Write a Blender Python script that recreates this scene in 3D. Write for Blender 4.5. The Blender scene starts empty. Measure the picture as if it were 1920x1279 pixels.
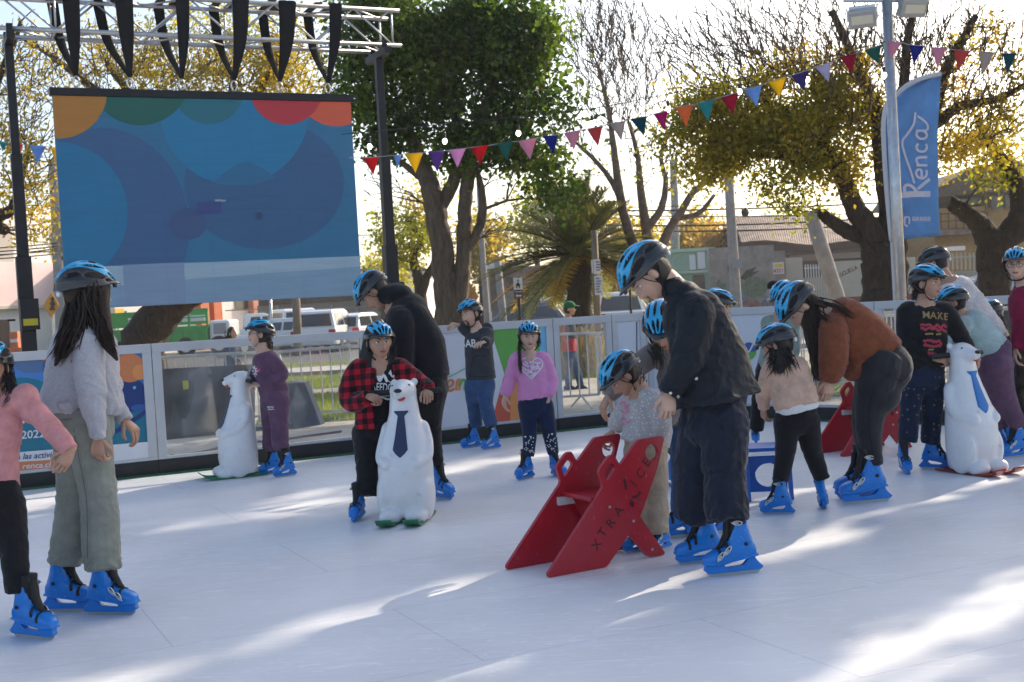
import bpy, bmesh, math, random
import numpy as np
from math import sin, cos, pi, radians, atan2, sqrt
from mathutils import Vector, Matrix, noise
from mathutils.geometry import tessellate_polygon
from mathutils.bvhtree import BVHTree

random.seed(7)
RNG = np.random.default_rng(11)
scene = bpy.context.scene
col = scene.collection

# ------------------------------------------------------------------ camera
F = 2300.0            # focal length in photo pixels (photo is 1920 wide)
HCAM = 1.37
TILT = math.atan(67.9 / F)
ROLL = math.atan(0.0564)
CAM = np.array([0.0, 0.0, HCAM])
FWD = np.array([0.0, cos(TILT), -sin(TILT)])
_H = np.array([1.0, 0, 0]); _U = np.array([0.0, sin(TILT), cos(TILT)])
CR = cos(ROLL) * _H - sin(ROLL) * _U
CU = sin(ROLL) * _H + cos(ROLL) * _U
GZ = -0.10            # ground level outside the rink

def ray(px, py):
    return FWD + CR * (px - 960.0) / F + CU * (639.5 - py) / F
def at(px, py, d):
    return CAM + ray(px, py) * d
def gnd(px, py, z=0.0):
    r = ray(px, py)
    return CAM + r * ((z - HCAM) / r[2])
def onplane(px, py, p, n):
    r = ray(px, py)
    return CAM + r * (np.dot(p - CAM, n) / np.dot(r, n))
def depth(p):
    return float(np.dot(np.asarray(p) - CAM, FWD))
def unit(v):
    v = np.asarray(v, float); l = np.linalg.norm(v)
    return v / l if l > 1e-12 else np.array([0.0, 0, 1])

cd = bpy.data.cameras.new('camera')
co = bpy.data.objects.new('camera', cd); col.objects.link(co)
cd.sensor_width = 36.0; cd.lens = 36.0 * F / 1920.0
cd.clip_start = 0.1; cd.clip_end = 2000
co.matrix_world = Matrix(((CR[0], CU[0], -FWD[0], CAM[0]), (CR[1], CU[1], -FWD[1], CAM[1]),
                          (CR[2], CU[2], -FWD[2], CAM[2]), (0, 0, 0, 1)))
cd.dof.use_dof = True; cd.dof.focus_distance = 7.2; cd.dof.aperture_fstop = 6.3
scene.camera = co

# ------------------------------------------------------------------ materials
MATS = {}
def M(name, colr=(.5, .5, .5), rough=.6, metal=0.0, var=0.0, vscale=8.0, bump=0.0, bscale=40.0, sheen=0.0,
      coat=0.0, spec=.5, dark=None, emit=None, estr=1.0, trans=0.0, stretch=None, bdist=.01, sub=0.0):
    if name in MATS: return MATS[name]
    m = bpy.data.materials.new(name); m.use_nodes = True
    nt = m.node_tree; b = nt.nodes['Principled BSDF']
    b.inputs['Base Color'].default_value = (*colr, 1)
    b.inputs['Roughness'].default_value = rough; b.inputs['Metallic'].default_value = metal
    b.inputs['Specular IOR Level'].default_value = spec
    if sheen: b.inputs['Sheen Weight'].default_value = sheen
    if coat: b.inputs['Coat Weight'].default_value = coat
    if trans: b.inputs['Transmission Weight'].default_value = trans
    if sub:
        b.inputs['Subsurface Weight'].default_value = sub
        b.inputs['Subsurface Radius'].default_value = (.012, .004, .002); b.inputs['Subsurface Scale'].default_value = 1.0
    if emit:
        b.inputs['Emission Color'].default_value = (*emit, 1); b.inputs['Emission Strength'].default_value = estr
    tc = nt.nodes.new('ShaderNodeTexCoord')
    src = tc.outputs['Object']
    if stretch:
        mp = nt.nodes.new('ShaderNodeMapping'); mp.inputs['Scale'].default_value = stretch
        nt.links.new(src, mp.inputs['Vector']); src = mp.outputs['Vector']
    if var:
        n = nt.nodes.new('ShaderNodeTexNoise'); n.inputs['Scale'].default_value = vscale; n.inputs['Detail'].default_value = 6
        n.inputs['Roughness'].default_value = .65
        r = nt.nodes.new('ShaderNodeValToRGB'); r.color_ramp.elements[0].position = .33; r.color_ramp.elements[1].position = .67
        dk = dark if dark else tuple(c * (1 - var) for c in colr)
        lt = tuple(min(1, c * (1 + var * .7)) for c in colr) if not dark else colr
        r.color_ramp.elements[0].color = (*dk, 1); r.color_ramp.elements[1].color = (*lt, 1)
        nt.links.new(src, n.inputs['Vector']); nt.links.new(n.outputs['Fac'], r.inputs['Fac'])
        nt.links.new(r.outputs['Color'], b.inputs['Base Color'])
    if bump:
        n2 = nt.nodes.new('ShaderNodeTexNoise'); n2.inputs['Scale'].default_value = bscale; n2.inputs['Detail'].default_value = 5
        bp = nt.nodes.new('ShaderNodeBump'); bp.inputs['Strength'].default_value = bump; bp.inputs['Distance'].default_value = bdist
        nt.links.new(src, n2.inputs['Vector']); nt.links.new(n2.outputs['Fac'], bp.inputs['Height'])
        nt.links.new(bp.outputs['Normal'], b.inputs['Normal'])
    MATS[name] = m
    return m
def cloth(name, c, var=.22, rough=.92, sheen=.15, vscale=14, bump=.35, bscale=120, **k):
    return M(name, c, rough, 0, var, vscale, bump, bscale, sheen, spec=.2, **k)

# ------------------------------------------------------------------ mesh builder (world coordinates)
class MB:
    def __init__(s): s.v = []; s.f = []; s.m = []; s.cur = 0
    def add(s, V, Fs, mi=None):
        o = len(s.v); s.v.extend([tuple(map(float, p)) for p in V])
        s.f.extend([tuple(i + o for i in f) for f in Fs]); s.m.extend([s.cur if mi is None else mi] * len(Fs))
        return s
    def box(s, c, ax, ay, az, mi=None):
        """c centre, ax ay az half-extent vectors"""
        c, ax, ay, az = map(lambda t: np.asarray(t, float), (c, ax, ay, az))
        V = [c + i * ax + j * ay + k * az for i in (-1, 1) for j in (-1, 1) for k in (-1, 1)]
        return s.add(V, [(0, 1, 3, 2), (4, 6, 7, 5), (0, 4, 5, 1), (2, 3, 7, 6), (0, 2, 6, 4), (1, 5, 7, 3)], mi)
    def abox(s, x0, y0, z0, x1, y1, z1, mi=None):
        return s.box(((x0 + x1) / 2, (y0 + y1) / 2, (z0 + z1) / 2), ((x1 - x0) / 2, 0, 0), (0, (y1 - y0) / 2, 0), (0, 0, (z1 - z0) / 2), mi)
    def rings(s, rings, cap=True, mi=None):
        """list of equal-length rings of points; consistent winding"""
        n = len(rings[0]); V = [p for r in rings for p in r]; Fs = []
        for i in range(len(rings) - 1):
            a, b = i * n, (i + 1) * n
            for j in range(n):
                k = (j + 1) % n
                Fs.append((a + j, a + k, b + k, b + j))
        if cap:
            Fs.append(tuple(range(n - 1, -1, -1))); Fs.append(tuple(range((len(rings) - 1) * n, len(rings) * n)))
        return s.add(V, Fs, mi)
    def tube(s, pts, rad, seg=8, cap=True, flat=1.0, ref=None, mi=None, round_=False):
        pts = [np.asarray(p, float) for p in pts]; n = len(pts)
        if not hasattr(rad, '__len__'): rad = [rad] * n
        rad = list(rad)
        if round_:
            t0 = unit(pts[0] - pts[1]); t1 = unit(pts[-1] - pts[-2]); r0, r1 = rad[0], rad[-1]
            pts = [pts[0] + t0 * r0 * .9, pts[0] + t0 * r0 * .6] + pts + [pts[-1] + t1 * r1 * .6, pts[-1] + t1 * r1 * .9]
            rad = [r0 * .35, r0 * .78] + rad + [r1 * .78, r1 * .35]; n += 4
        rs = []; a = None
        for i in range(n):
            t = unit(pts[min(i + 1, n - 1)] - pts[max(i - 1, 0)])
            if a is None:
                a = np.asarray(ref, float) if ref is not None else (np.array([0, 0, 1.]) if abs(t[2]) < .9 else np.array([1., 0, 0]))
            a = unit(a - t * np.dot(a, t)); b = np.cross(t, a)
            rs.append([pts[i] + rad[i] * (cos(q) * a + flat * sin(q) * b) for q in [2 * pi * k / seg for k in range(seg)]])
        return s.rings(rs, cap, mi)
    def ell(s, c, ax, ay, az, nu=16, nv=10, mi=None):
        c, ax, ay, az = map(lambda t: np.asarray(t, float), (c, ax, ay, az))
        rs = [[c + cos(pi * i / nv) * az + sin(pi * i / nv) * (cos(2 * pi * j / nu) * ax + sin(2 * pi * j / nu) * ay) for j in range(nu)] for i in range(nv - 1, 0, -1)]
        V = [p for r in rs for p in r]; Fs = []
        for i in range(len(rs) - 1):
            for j in range(nu):
                k = (j + 1) % nu; Fs.append((i * nu + j, i * nu + k, (i + 1) * nu + k, (i + 1) * nu + j))
        V.append(c - az); V.append(c + az); b, t = len(V) - 2, len(V) - 1
        for j in range(nu):
            k = (j + 1) % nu; Fs.append((b, k, j)); Fs.append((t, (len(rs) - 1) * nu + j, (len(rs) - 1) * nu + k))
        return s.add(V, Fs, mi)
    def prism(s, outer, holes, o, ex, ey, ez, th, mi=None):
        """2D outline (x,y) with holes, extruded +-th/2 along ez, in frame o,ex,ey"""
        o, ex, ey, ez = map(lambda t: np.asarray(t, float), (o, ex, ey, ez))
        loops = [outer] + list(holes); flat = [p for l in loops for p in l]
        tris = tessellate_polygon([[Vector((p[0], p[1], 0)) for p in l] for l in loops])
        n = len(flat); V = [o + ex * p[0] + ey * p[1] - ez * th / 2 for p in flat] + [o + ex * p[0] + ey * p[1] + ez * th / 2 for p in flat]
        Fs = []
        for t in tris:
            a, b, c = t
            ar = (flat[b][0] - flat[a][0]) * (flat[c][1] - flat[a][1]) - (flat[b][1] - flat[a][1]) * (flat[c][0] - flat[a][0])
            if ar < 0: b, c = c, b
            Fs.append((a + n, b + n, c + n)); Fs.append((c, b, a))
        k = 0
        for l in loops:
            m = len(l)
            for i in range(m):
                j = (i + 1) % m; Fs.append((k + i, k + j, k + j + n, k + i + n))
            k += m
        return s.add(V, Fs, mi)
    def poly(s, P, mi=None): return s.add(P, [tuple(range(len(P)))], mi)

def link(o): col.objects.link(o); return o
def setlab(o, label, cat, group=None, kind=None):
    if label: o['label'] = label
    if cat: o['category'] = cat
    if group: o['group'] = group
    if kind: o['kind'] = kind
    return o
ORIG = {}
def mesh_from(name, V, Fs, mi=None, smooth=False):
    me = bpy.data.meshes.new(name)
    me.from_pydata([tuple(p) for p in V], [], Fs)
    if mi is not None: me.polygons.foreach_set('material_index', np.asarray(mi, 'i'))
    if smooth: me.polygons.foreach_set('use_smooth', np.ones(len(me.polygons), bool))
    me.update()
    return me
def obj(name, mb, mats, parent=None, base=None, label=None, cat=None, group=None, kind=None, smooth=False, fix=False, bev=0):
    V = np.array(mb.v, float)
    if parent is not None: o0 = ORIG[parent.name]
    elif base is not None: o0 = np.asarray(base, float)
    else:
        mn, mx = V.min(0), V.max(0); o0 = np.array([(mn[0] + mx[0]) / 2, (mn[1] + mx[1]) / 2, mn[2]])
    me = mesh_from(name, V - o0, mb.f, mb.m, smooth)
    for m in (mats if isinstance(mats, (list, tuple)) else [mats]): me.materials.append(m)
    if fix:
        bm = bmesh.new(); bm.from_mesh(me); bmesh.ops.recalc_face_normals(bm, faces=bm.faces); bm.to_mesh(me); bm.free()
    o = link(bpy.data.objects.new(name, me))
    if parent is not None: o.parent = parent
    else: o.location = o0
    ORIG[o.name] = o0
    setlab(o, label, cat, group, kind)
    if bev:
        b = o.modifiers.new('bevel', 'BEVEL'); b.width = bev; b.segments = 2; b.limit_method = 'ANGLE'; b.angle_limit = radians(40)
    return o
def empty(name, base, label, cat, group=None, kind=None):
    o = link(bpy.data.objects.new(name, None)); o.location = tuple(base); o.empty_display_size = .1
    ORIG[o.name] = np.asarray(base, float)
    return setlab(o, label, cat, group, kind)
def place(name, me, parent, mat4):
    """instance of shared mesh data under a parent; mat4 is a world matrix"""
    o = link(bpy.data.objects.new(name, me)); o.parent = parent
    o.matrix_local = Matrix.Translation(-Vector(ORIG[parent.name])) @ mat4 if parent.name in ORIG else mat4
    return o

BAKE = []
def bake_all():
    if not BAKE: return
    dg = bpy.context.evaluated_depsgraph_get(); dg.update()
    for o, post in BAKE:
        me = bpy.data.meshes.new_from_object(o.evaluated_get(dg)); old = o.data
        mats = list(old.materials); me.name = old.name
        if not len(me.materials):
            for m in mats: me.materials.append(m)
        o.modifiers.clear(); o.data = me
        me.polygons.foreach_set('use_smooth', np.ones(len(me.polygons), bool)); me.update()
    for o, post in BAKE:
        if post: post(o)
    BAKE.clear()
def tex_clouds(name, scale, depth=2):
    t = bpy.data.textures.get(name)
    if t is None:
        t = bpy.data.textures.new(name, 'CLOUDS'); t.noise_scale = scale; t.noise_depth = depth
    return t
def skinmesh(name, mb, mat, parent, voxel, smooth=3, folds=0.0, fscale=.07, post=None):
    """union of overlapping closed shapes as one continuous surface (voxel remesh), baked later"""
    o = obj(name, mb, mat, parent)
    r = o.modifiers.new('r', 'REMESH'); r.mode = 'VOXEL'; r.voxel_size = voxel; r.use_smooth_shade = True
    if smooth:
        sm = o.modifiers.new('s', 'SMOOTH'); sm.factor = .5; sm.iterations = smooth
    if folds:
        d = o.modifiers.new('d', 'DISPLACE'); d.texture = tex_clouds('folds_%g' % fscale, fscale); d.strength = folds; d.mid_level = .5
        d.texture_coords = 'GLOBAL'
        s2 = o.modifiers.new('s2', 'SMOOTH'); s2.factor = .5; s2.iterations = 1
    BAKE.append((o, post))
    return o
def catmull(P, n=6):
    P = [np.asarray(p, float) for p in P]; out = []
    if len(P) < 3:
        return [P[0] + (P[-1] - P[0]) * i / n for i in range(n + 1)]
    Q = [2 * P[0] - P[1]] + P + [2 * P[-1] - P[-2]]
    for i in range(1, len(Q) - 2):
        for k in range(n):
            t = k / n; a, b, c, d = Q[i - 1:i + 3]
            out.append(.5 * (2 * b + (c - a) * t + (2 * a - 5 * b + 4 * c - d) * t * t + (3 * b - a - 3 * c + d) * t ** 3))
    out.append(P[-1]); return out
def lerpn(t, T, Vv): return float(np.interp(t, T, Vv))

TEXTC = {}
def text_tris(s, bold=False, shear=0.0):
    """flat mesh of a string in the built-in font: verts (x,y) with height about 1, triangles"""
    key = (s, shear)
    if key in TEXTC: return TEXTC[key]
    cu = bpy.data.curves.new('t', 'FONT'); cu.body = s; cu.size = 1.4; cu.align_x = 'CENTER'; cu.align_y = 'CENTER'; cu.shear = shear
    cu.resolution_u = 3
    if bold: cu.offset = .02
    o = bpy.data.objects.new('t', cu); col.objects.link(o)
    dg = bpy.context.evaluated_depsgraph_get(); dg.update()
    me = bpy.data.meshes.new_from_object(o.evaluated_get(dg))
    V = [(v.co.x, v.co.y) for v in me.vertices]; Fs = [tuple(p.vertices) for p in me.polygons]
    bpy.data.objects.remove(o); bpy.data.curves.remove(cu); bpy.data.meshes.remove(me)
    TEXTC[key] = (V, Fs); return V, Fs
def text_mb(mb, s, o, ex, ey, h, bold=False, shear=0.0, mi=None, w=None):
    V, Fs = text_tris(s, bold, shear)
    xs = [p[0] for p in V]; k = h
    kx = k if w is None else w / max(1e-6, max(xs) - min(xs))
    o, ex, ey = map(np.asarray, (o, ex, ey))
    mb.add([o + ex * p[0] * kx + ey * p[1] * k for p in V], Fs, mi)
SKY_STR, SUN_STR, EXPO, SCR_EMIT = .12, 3.2, 1.17, .24
#       c along the sun's side axis, distance, crown bottom, crown top, radius, leaves, scatter
SHT = [(.02, 12, 1.4, 13.0, 1.90, 54000, .12, 520), (-2.85, 13, 2.2, 14.5, .47, 26000, .06, 300), (-3.95, 15, 3.2, 15.5, .22, 15000, .05, 240), (-5.92, 20, 5.2, 18.5, 1.39, 56000, .12, 520), (-8.3, 24, 8.0, 17.5, .9, 9000, .2, 80)]
# ------------------------------------------------------------------ materials worn by people
SKIN = M('skin', (.46, .255, .17), .5, var=.10, vscale=30, bump=.08, bscale=300, sub=.12)
SKIN_L = M('skin_pale', (.60, .37, .27), .5, var=.08, vscale=30, bump=.08, bscale=300, sub=.12)
HAIR = M('hair_black', (.012, .009, .008), .42, var=.4, vscale=60, bump=.6, bscale=60, stretch=(6, 6, .6), spec=.5)
HAIRB = M('hair_brown', (.035, .017, .010), .42, var=.5, vscale=50, bump=.6, bscale=60, stretch=(6, 6, .6), spec=.5)
HAIRD = M('hair_dark_brown', (.028, .0155, .010), .5, var=.45, vscale=50, bump=.6, bscale=60, stretch=(6, 6, .6), spec=.35)
HELM_B = M('helmet_blue', (.003, .37, .68), .22, var=.10, vscale=12, coat=.5)
HELM_D = M('helmet_grey', (.022, .024, .027), .28, var=.2, vscale=20, coat=.4)
HELM_V = M('helmet_vent', (.008, .008, .009), .8)
STRAP = M('strap_black', (.008, .008, .009), .75, bump=.3, bscale=300)
WHITE_PL = M('white_plastic', (.75, .76, .78), .4)
SK_B = M('skate_blue', (.0, .185, .62), .34, var=.12, vscale=25, bump=.12, bscale=60, coat=.15)
SK_K = M('skate_black', (.01, .01, .011), .7, bump=.4, bscale=150)
STEEL = M('steel', (.62, .63, .64), .28, 1.0, bump=.08, bscale=90)
BLADE = M('blade_steel', (.45, .45, .44), .4, .7)
EYEW = M('eye_white', (.72, .70, .68), .2)
EYED = M('eye_dark', (.015, .009, .006), .15)
LIP = M('lip', (.36, .12, .105), .45)
BROW = M('eyebrow', (.018, .011, .008), .8)

# ------------------------------------------------------------------ head (local: +X right, +Y face, +Z up, metres, 0.233 tall)
def head_pts(nu=72, nv=56):
    V = []; Fs = []
    def g(x, z, x0, z0, sx, sz): return math.exp(-((x - x0) / sx) ** 2 - ((z - z0) / sz) ** 2)
    for i in range(nv + 1):
        for j in range(nu):
            th = pi * i / nv; ph = 2 * pi * j / nu
            x, y, z = sin(th) * cos(ph), sin(th) * sin(ph), cos(th)
            lo = max(0.0, -z)
            X = x * .076 * (1 - .34 * lo ** 1.8 * (1 if y > -.2 else .8))
            Z = z * (.118 if z > 0 else .115)
            Y = y * (.089 if y > 0 else .104 * (1 - .42 * lo))
            Y += .034 * lo ** 1.6 if y > -.3 else 0
            if y > 0.05:
                k = min(1, (y - .05) * 2.5)
                d = .020 * g(X, Z, 0, -.036, .0105, .013) + .011 * g(X, Z, 0, -.014, .009, .022) + .009 * g(X, Z, 0, -.041, .019, .009)
                d += .005 * g(abs(X), Z, .026, .022, .022, .010) - .0085 * g(abs(X), Z, .030, .001, .016, .011)
                d += .006 * g(X, Z, 0, -.064, .020, .010) - .003 * g(X, Z, 0, -.076, .016, .005) + .007 * g(X, Z, 0, -.098, .018, .014)
                d += .004 * g(abs(X), Z, .042, -.032, .018, .020)
                Y += d * k
            V.append((X, Y, Z))
    for i in range(nv):
        for j in range(nu):
            k = (j + 1) % nu; a, b = i * nu, (i + 1) * nu
            if i == 0: Fs.append((a + j, b + j, b + k))
            elif i == nv - 1: Fs.append((a + j, b + j, a + k))
            else: Fs.append((a + j, b + j, b + k, a + k))
    # merge poles
    return V, Fs
def _clean(V, Fs):
    me = mesh_from('tmp', V, Fs); bm = bmesh.new(); bm.from_mesh(me); bmesh.ops.remove_doubles(bm, verts=bm.verts, dist=1e-6)
    bmesh.ops.recalc_face_normals(bm, faces=bm.faces); bm.verts.ensure_lookup_table()
    for i, v in enumerate(bm.verts): v.index = i
    out = ([tuple(v.co) for v in bm.verts], [tuple(v.index for v in f.verts) for f in bm.faces]); bm.free(); bpy.data.meshes.remove(me)
    return out
HEADV, HEADF = _clean(*head_pts())
_hb = BVHTree.FromPolygons(HEADV, HEADF)
def face_y(x, z):
    h = _hb.ray_cast(Vector((x, .3, z)), Vector((0, -1, 0)))
    return h[0].y if h[0] else .08
def local_mesh(name, mb, mats, smooth=True, fix=True):
    me = mesh_from(name, mb.v, mb.f, mb.m, smooth)
    for m in mats: me.materials.append(m)
    if fix:
        bm = bmesh.new(); bm.from_mesh(me); bmesh.ops.recalc_face_normals(bm, faces=bm.faces); bm.to_mesh(me); bm.free()
    return me
def mk_eye(sx):
    m = MB(); x = .0305 * sx; y = face_y(x, 0) - .0046
    m.ell((x, y, 0), (.0145, 0, 0), (0, .0098, 0), (0, 0, .0086), 16, 10, 0)
    m.ell((x, y + .0052, .0003), (.0070, 0, 0), (0, .0054, 0), (0, 0, .0070), 12, 8, 1)
    P = [(x + .0145 * t, face_y(x + .0145 * t, .0065) + .0008, .0068 - .0045 * t * t) for t in (-1, -.6, -.2, .2, .6, 1)]
    m.tube(P, [.0006, .0018, .002, .002, .0018, .0006], 6, mi=1)
    return local_mesh('eye', m, [EYEW, EYED])
def mk_brow(sx):
    m = MB(); P = [((.012 + .036 * t) * sx, face_y((.012 + .036 * t) * sx, .019) + .0008, .017 + .007 * sin(t * 2.2)) for t in (0, .2, .4, .6, .8, 1)]
    m.tube(P, [.002, .0034, .0034, .003, .0022, .0008], 6); return local_mesh('eyebrow', m, [BROW])
def mk_lips():
    m = MB()
    for z, r in ((-.0600, .0042), (-.0668, .0050)):
        P = [(t * .023, face_y(t * .023, z) - .0008, z + (.0035 * t * t if z > -.065 else .004 * t * t)) for t in (-1, -.66, -.33, 0, .33, .66, 1)]
        m.tube(P, [.0008, r * .8, r, r * .9, r, r * .8, .0008], 8)
    P = [(t * .022, face_y(t * .022, -.0635) + .0022, -.0635 + .003 * t * t) for t in (-1, -.5, 0, .5, 1)]
    m.tube(P, [.0005, .0012, .0014, .0012, .0005], 6, mi=1)
    return local_mesh('mouth', m, [LIP, EYED])
EYE = {1: mk_eye(1), -1: mk_eye(-1)}; BROWM = {1: mk_brow(1), -1: mk_brow(-1)}; LIPS = mk_lips()
def mk_glasses():
    m = MB()
    for sx in (-1, 1):
        x = .033 * sx; y = .098
        m.tube([(x + .023 * cos(q), y, .018 * sin(q) - .003) for q in [2 * pi * k / 20 for k in range(21)]], .0017, 6)
        m.tube([(x + .023 * sx, y, 0), (.078 * sx, .075, .002), (.083 * sx, .0, .004)], .0017, 6)
    m.tube([(-.011, .099, 0), (0, .101, .003), (.011, .099, 0)], .0016, 6)
    return local_mesh('glasses', m, [M('glasses_frame', (.02, .016, .015), .3)])
GLASSES = mk_glasses()

# ------------------------------------------------------------------ helmet (in head coordinates)
def mk_helmet():
    NA, NB = 100, 84
    vents = [(a, b, c * .78, d * .92) for a, b, c, d in [(0, 50, 7, 15), (20, 52, 8, 17), (-20, 52, 8, 17), (44, 50, 9, 16), (-44, 50, 9, 16), (70, 44, 9, 16), (-70, 44, 9, 16),
             (11, 6, 6.5, 22), (-11, 6, 6.5, 22), (35, 4, 7.5, 23), (-35, 4, 7.5, 23), (62, 6, 10, 22), (-62, 6, 10, 22),
             (0, -42, 7, 17), (27, -42, 8, 18), (-27, -42, 8, 18), (58, -38, 10, 17), (-58, -38, 10, 17)]]
    C = np.array([0, -.006, .012]); R = np.array([.106, .144, .128])
    def amax(b):
        # rim height: higher over the face, lower at the temples and the back
        zr = .048 if b > 30 else (.010 if b > -20 else -.008)
        zr = np.interp(b, [-90, -50, -10, 25, 50, 90], [-.012, -.012, .010, .022, .046, .050])
        c = (zr - C[2]) / (R[2] * max(.12, cos(radians(b)))); c = max(-.85, min(.95, c))
        return math.degrees(math.acos(c))
    V = []; info = []
    for layer in (0, 1):
        for j in range(NB + 1):
            b = -84 + 168 * j / NB; am = amax(b)
            for i in range(NA + 1):
                al_ = am * np.interp(b, [-84, -45, -5, 40, 84], [.24, .34, .50, .72, .84]); u = 2 * i / NA - 1; q_ = abs(u)
                a = math.copysign(al_ * q_ / .6 if q_ < .6 else al_ + (am - al_) * (q_ - .6) / .4, u)
                ca, sa, cb, sb = cos(radians(a)), sin(radians(a)), cos(radians(b)), sin(radians(b))
                n = np.array([sa * cb, sb, ca * cb])
                if layer: k = .90; mk = 0
                else:
                    mk = 0
                    for (a0, b0, da, db) in vents:
                        d = ((a - a0 * (1 + .004 * (b - b0) * 0)) / da) ** 2 + ((b - b0) / db) ** 2
                        if d < 1.7: mk = max(mk, 1 - max(0, min(1, (d - .75) / .6)))
                    k = 1 + .022 * cos(radians(a) * 9.4) * cb - .13 * mk
                    e = abs(i - NA / 2) / (NA / 2)
                    if e > .93: k += .02
                p = C + R * n * k
                V.append(p); info.append((a, b, n, mk, i))
    Fs = []; mi = []; W = NA + 1; N0 = W * (NB + 1)
    for j in range(NB):
        for i in range(NA):
            q = (j * W + i, j * W + i + 1, (j + 1) * W + i + 1, (j + 1) * W + i)
            a, b, n, mk, _ = info[q[0]]
            mk = sum(info[t][3] for t in q) / 4; sn = abs(n[0]); e = abs(i + .5 - NA / 2) / (NA / 2)
            t = 2 if mk > .4 else (0 if (e < .6 and j > 5) else 1)
            Fs.append(q); mi.append(t)
            Fs.append(tuple(N0 + k for k in reversed(q))); mi.append(2)
    def bridge(seq):
        for x, y in zip(seq[:-1], seq[1:]):
            Fs.append((x, y, y + N0, x + N0)); mi.append(1)
    bridge([j * W for j in range(NB + 1)]); bridge([j * W + NA for j in range(NB, -1, -1)])
    bridge([i for i in range(NA, -1, -1)]); bridge([NB * W + i for i in range(W)])
    m = MB(); m.v = [tuple(p) for p in V]; m.f = Fs; m.m = mi
    return local_mesh('helmet', m, [HELM_B, HELM_D, HELM_V])
HELMET = mk_helmet()
def mk_visor():
    m = MB(); top = []; bot = []
    r1, r2 = [], []
    for k in range(21):
        q = radians(-58 + 116 * k / 20)
        r1.append((.098 * sin(q), -.006 + .130 * cos(q), .062 - .012 * (1 - cos(q)) * 2)); r2.append((.098 * sin(q) * 1.0, -.006 + .130 * cos(q) + .034 * cos(q) ** 2, .047 - .02 * (1 - cos(q))))
    n = 21; V = r1 + r2 + [(x, y, z - .006) for x, y, z in r1] + [(x, y, z - .004) for x, y, z in r2]; Fs = []
    for i in range(n - 1):
        Fs += [(i, i + 1, n + i + 1, n + i), (2 * n + i, 3 * n + i, 3 * n + i + 1, 2 * n + i + 1), (n + i, n + i + 1, 3 * n + i + 1, 3 * n + i), (i, 2 * n + i, 2 * n + i + 1, i + 1)]
    m.add(V, Fs); return local_mesh('visor', m, [HELM_D])
VISOR = mk_visor()
def mk_strap():
    m = MB()
    for s in (-1, 1):
        v = (.079 * s, .012, -.06)
        for P in ([(.092 * s, .045, .03), (.087 * s, .035, -.01), v], [(.09 * s, -.06, .01), (.085 * s, -.03, -.03), v],
                  [v, (.068 * s, .025, -.092), (.042 * s, .040, -.120), (0, .048, -.128)]):
            m.tube(catmull(P, 4), .0085 if P[-1] is v else .0065, 6, flat=.3, ref=(1, 0, 0))
    return local_mesh('strap', m, [STRAP])
STRAPM = mk_strap()
def mk_dial():
    m = MB(); m.ell((0, -.128, -.022), (.019, 0, 0), (0, .012, 0), (0, 0, .019), 16, 8); return local_mesh('dial', m, [WHITE_PL])
DIAL = mk_dial()

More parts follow.
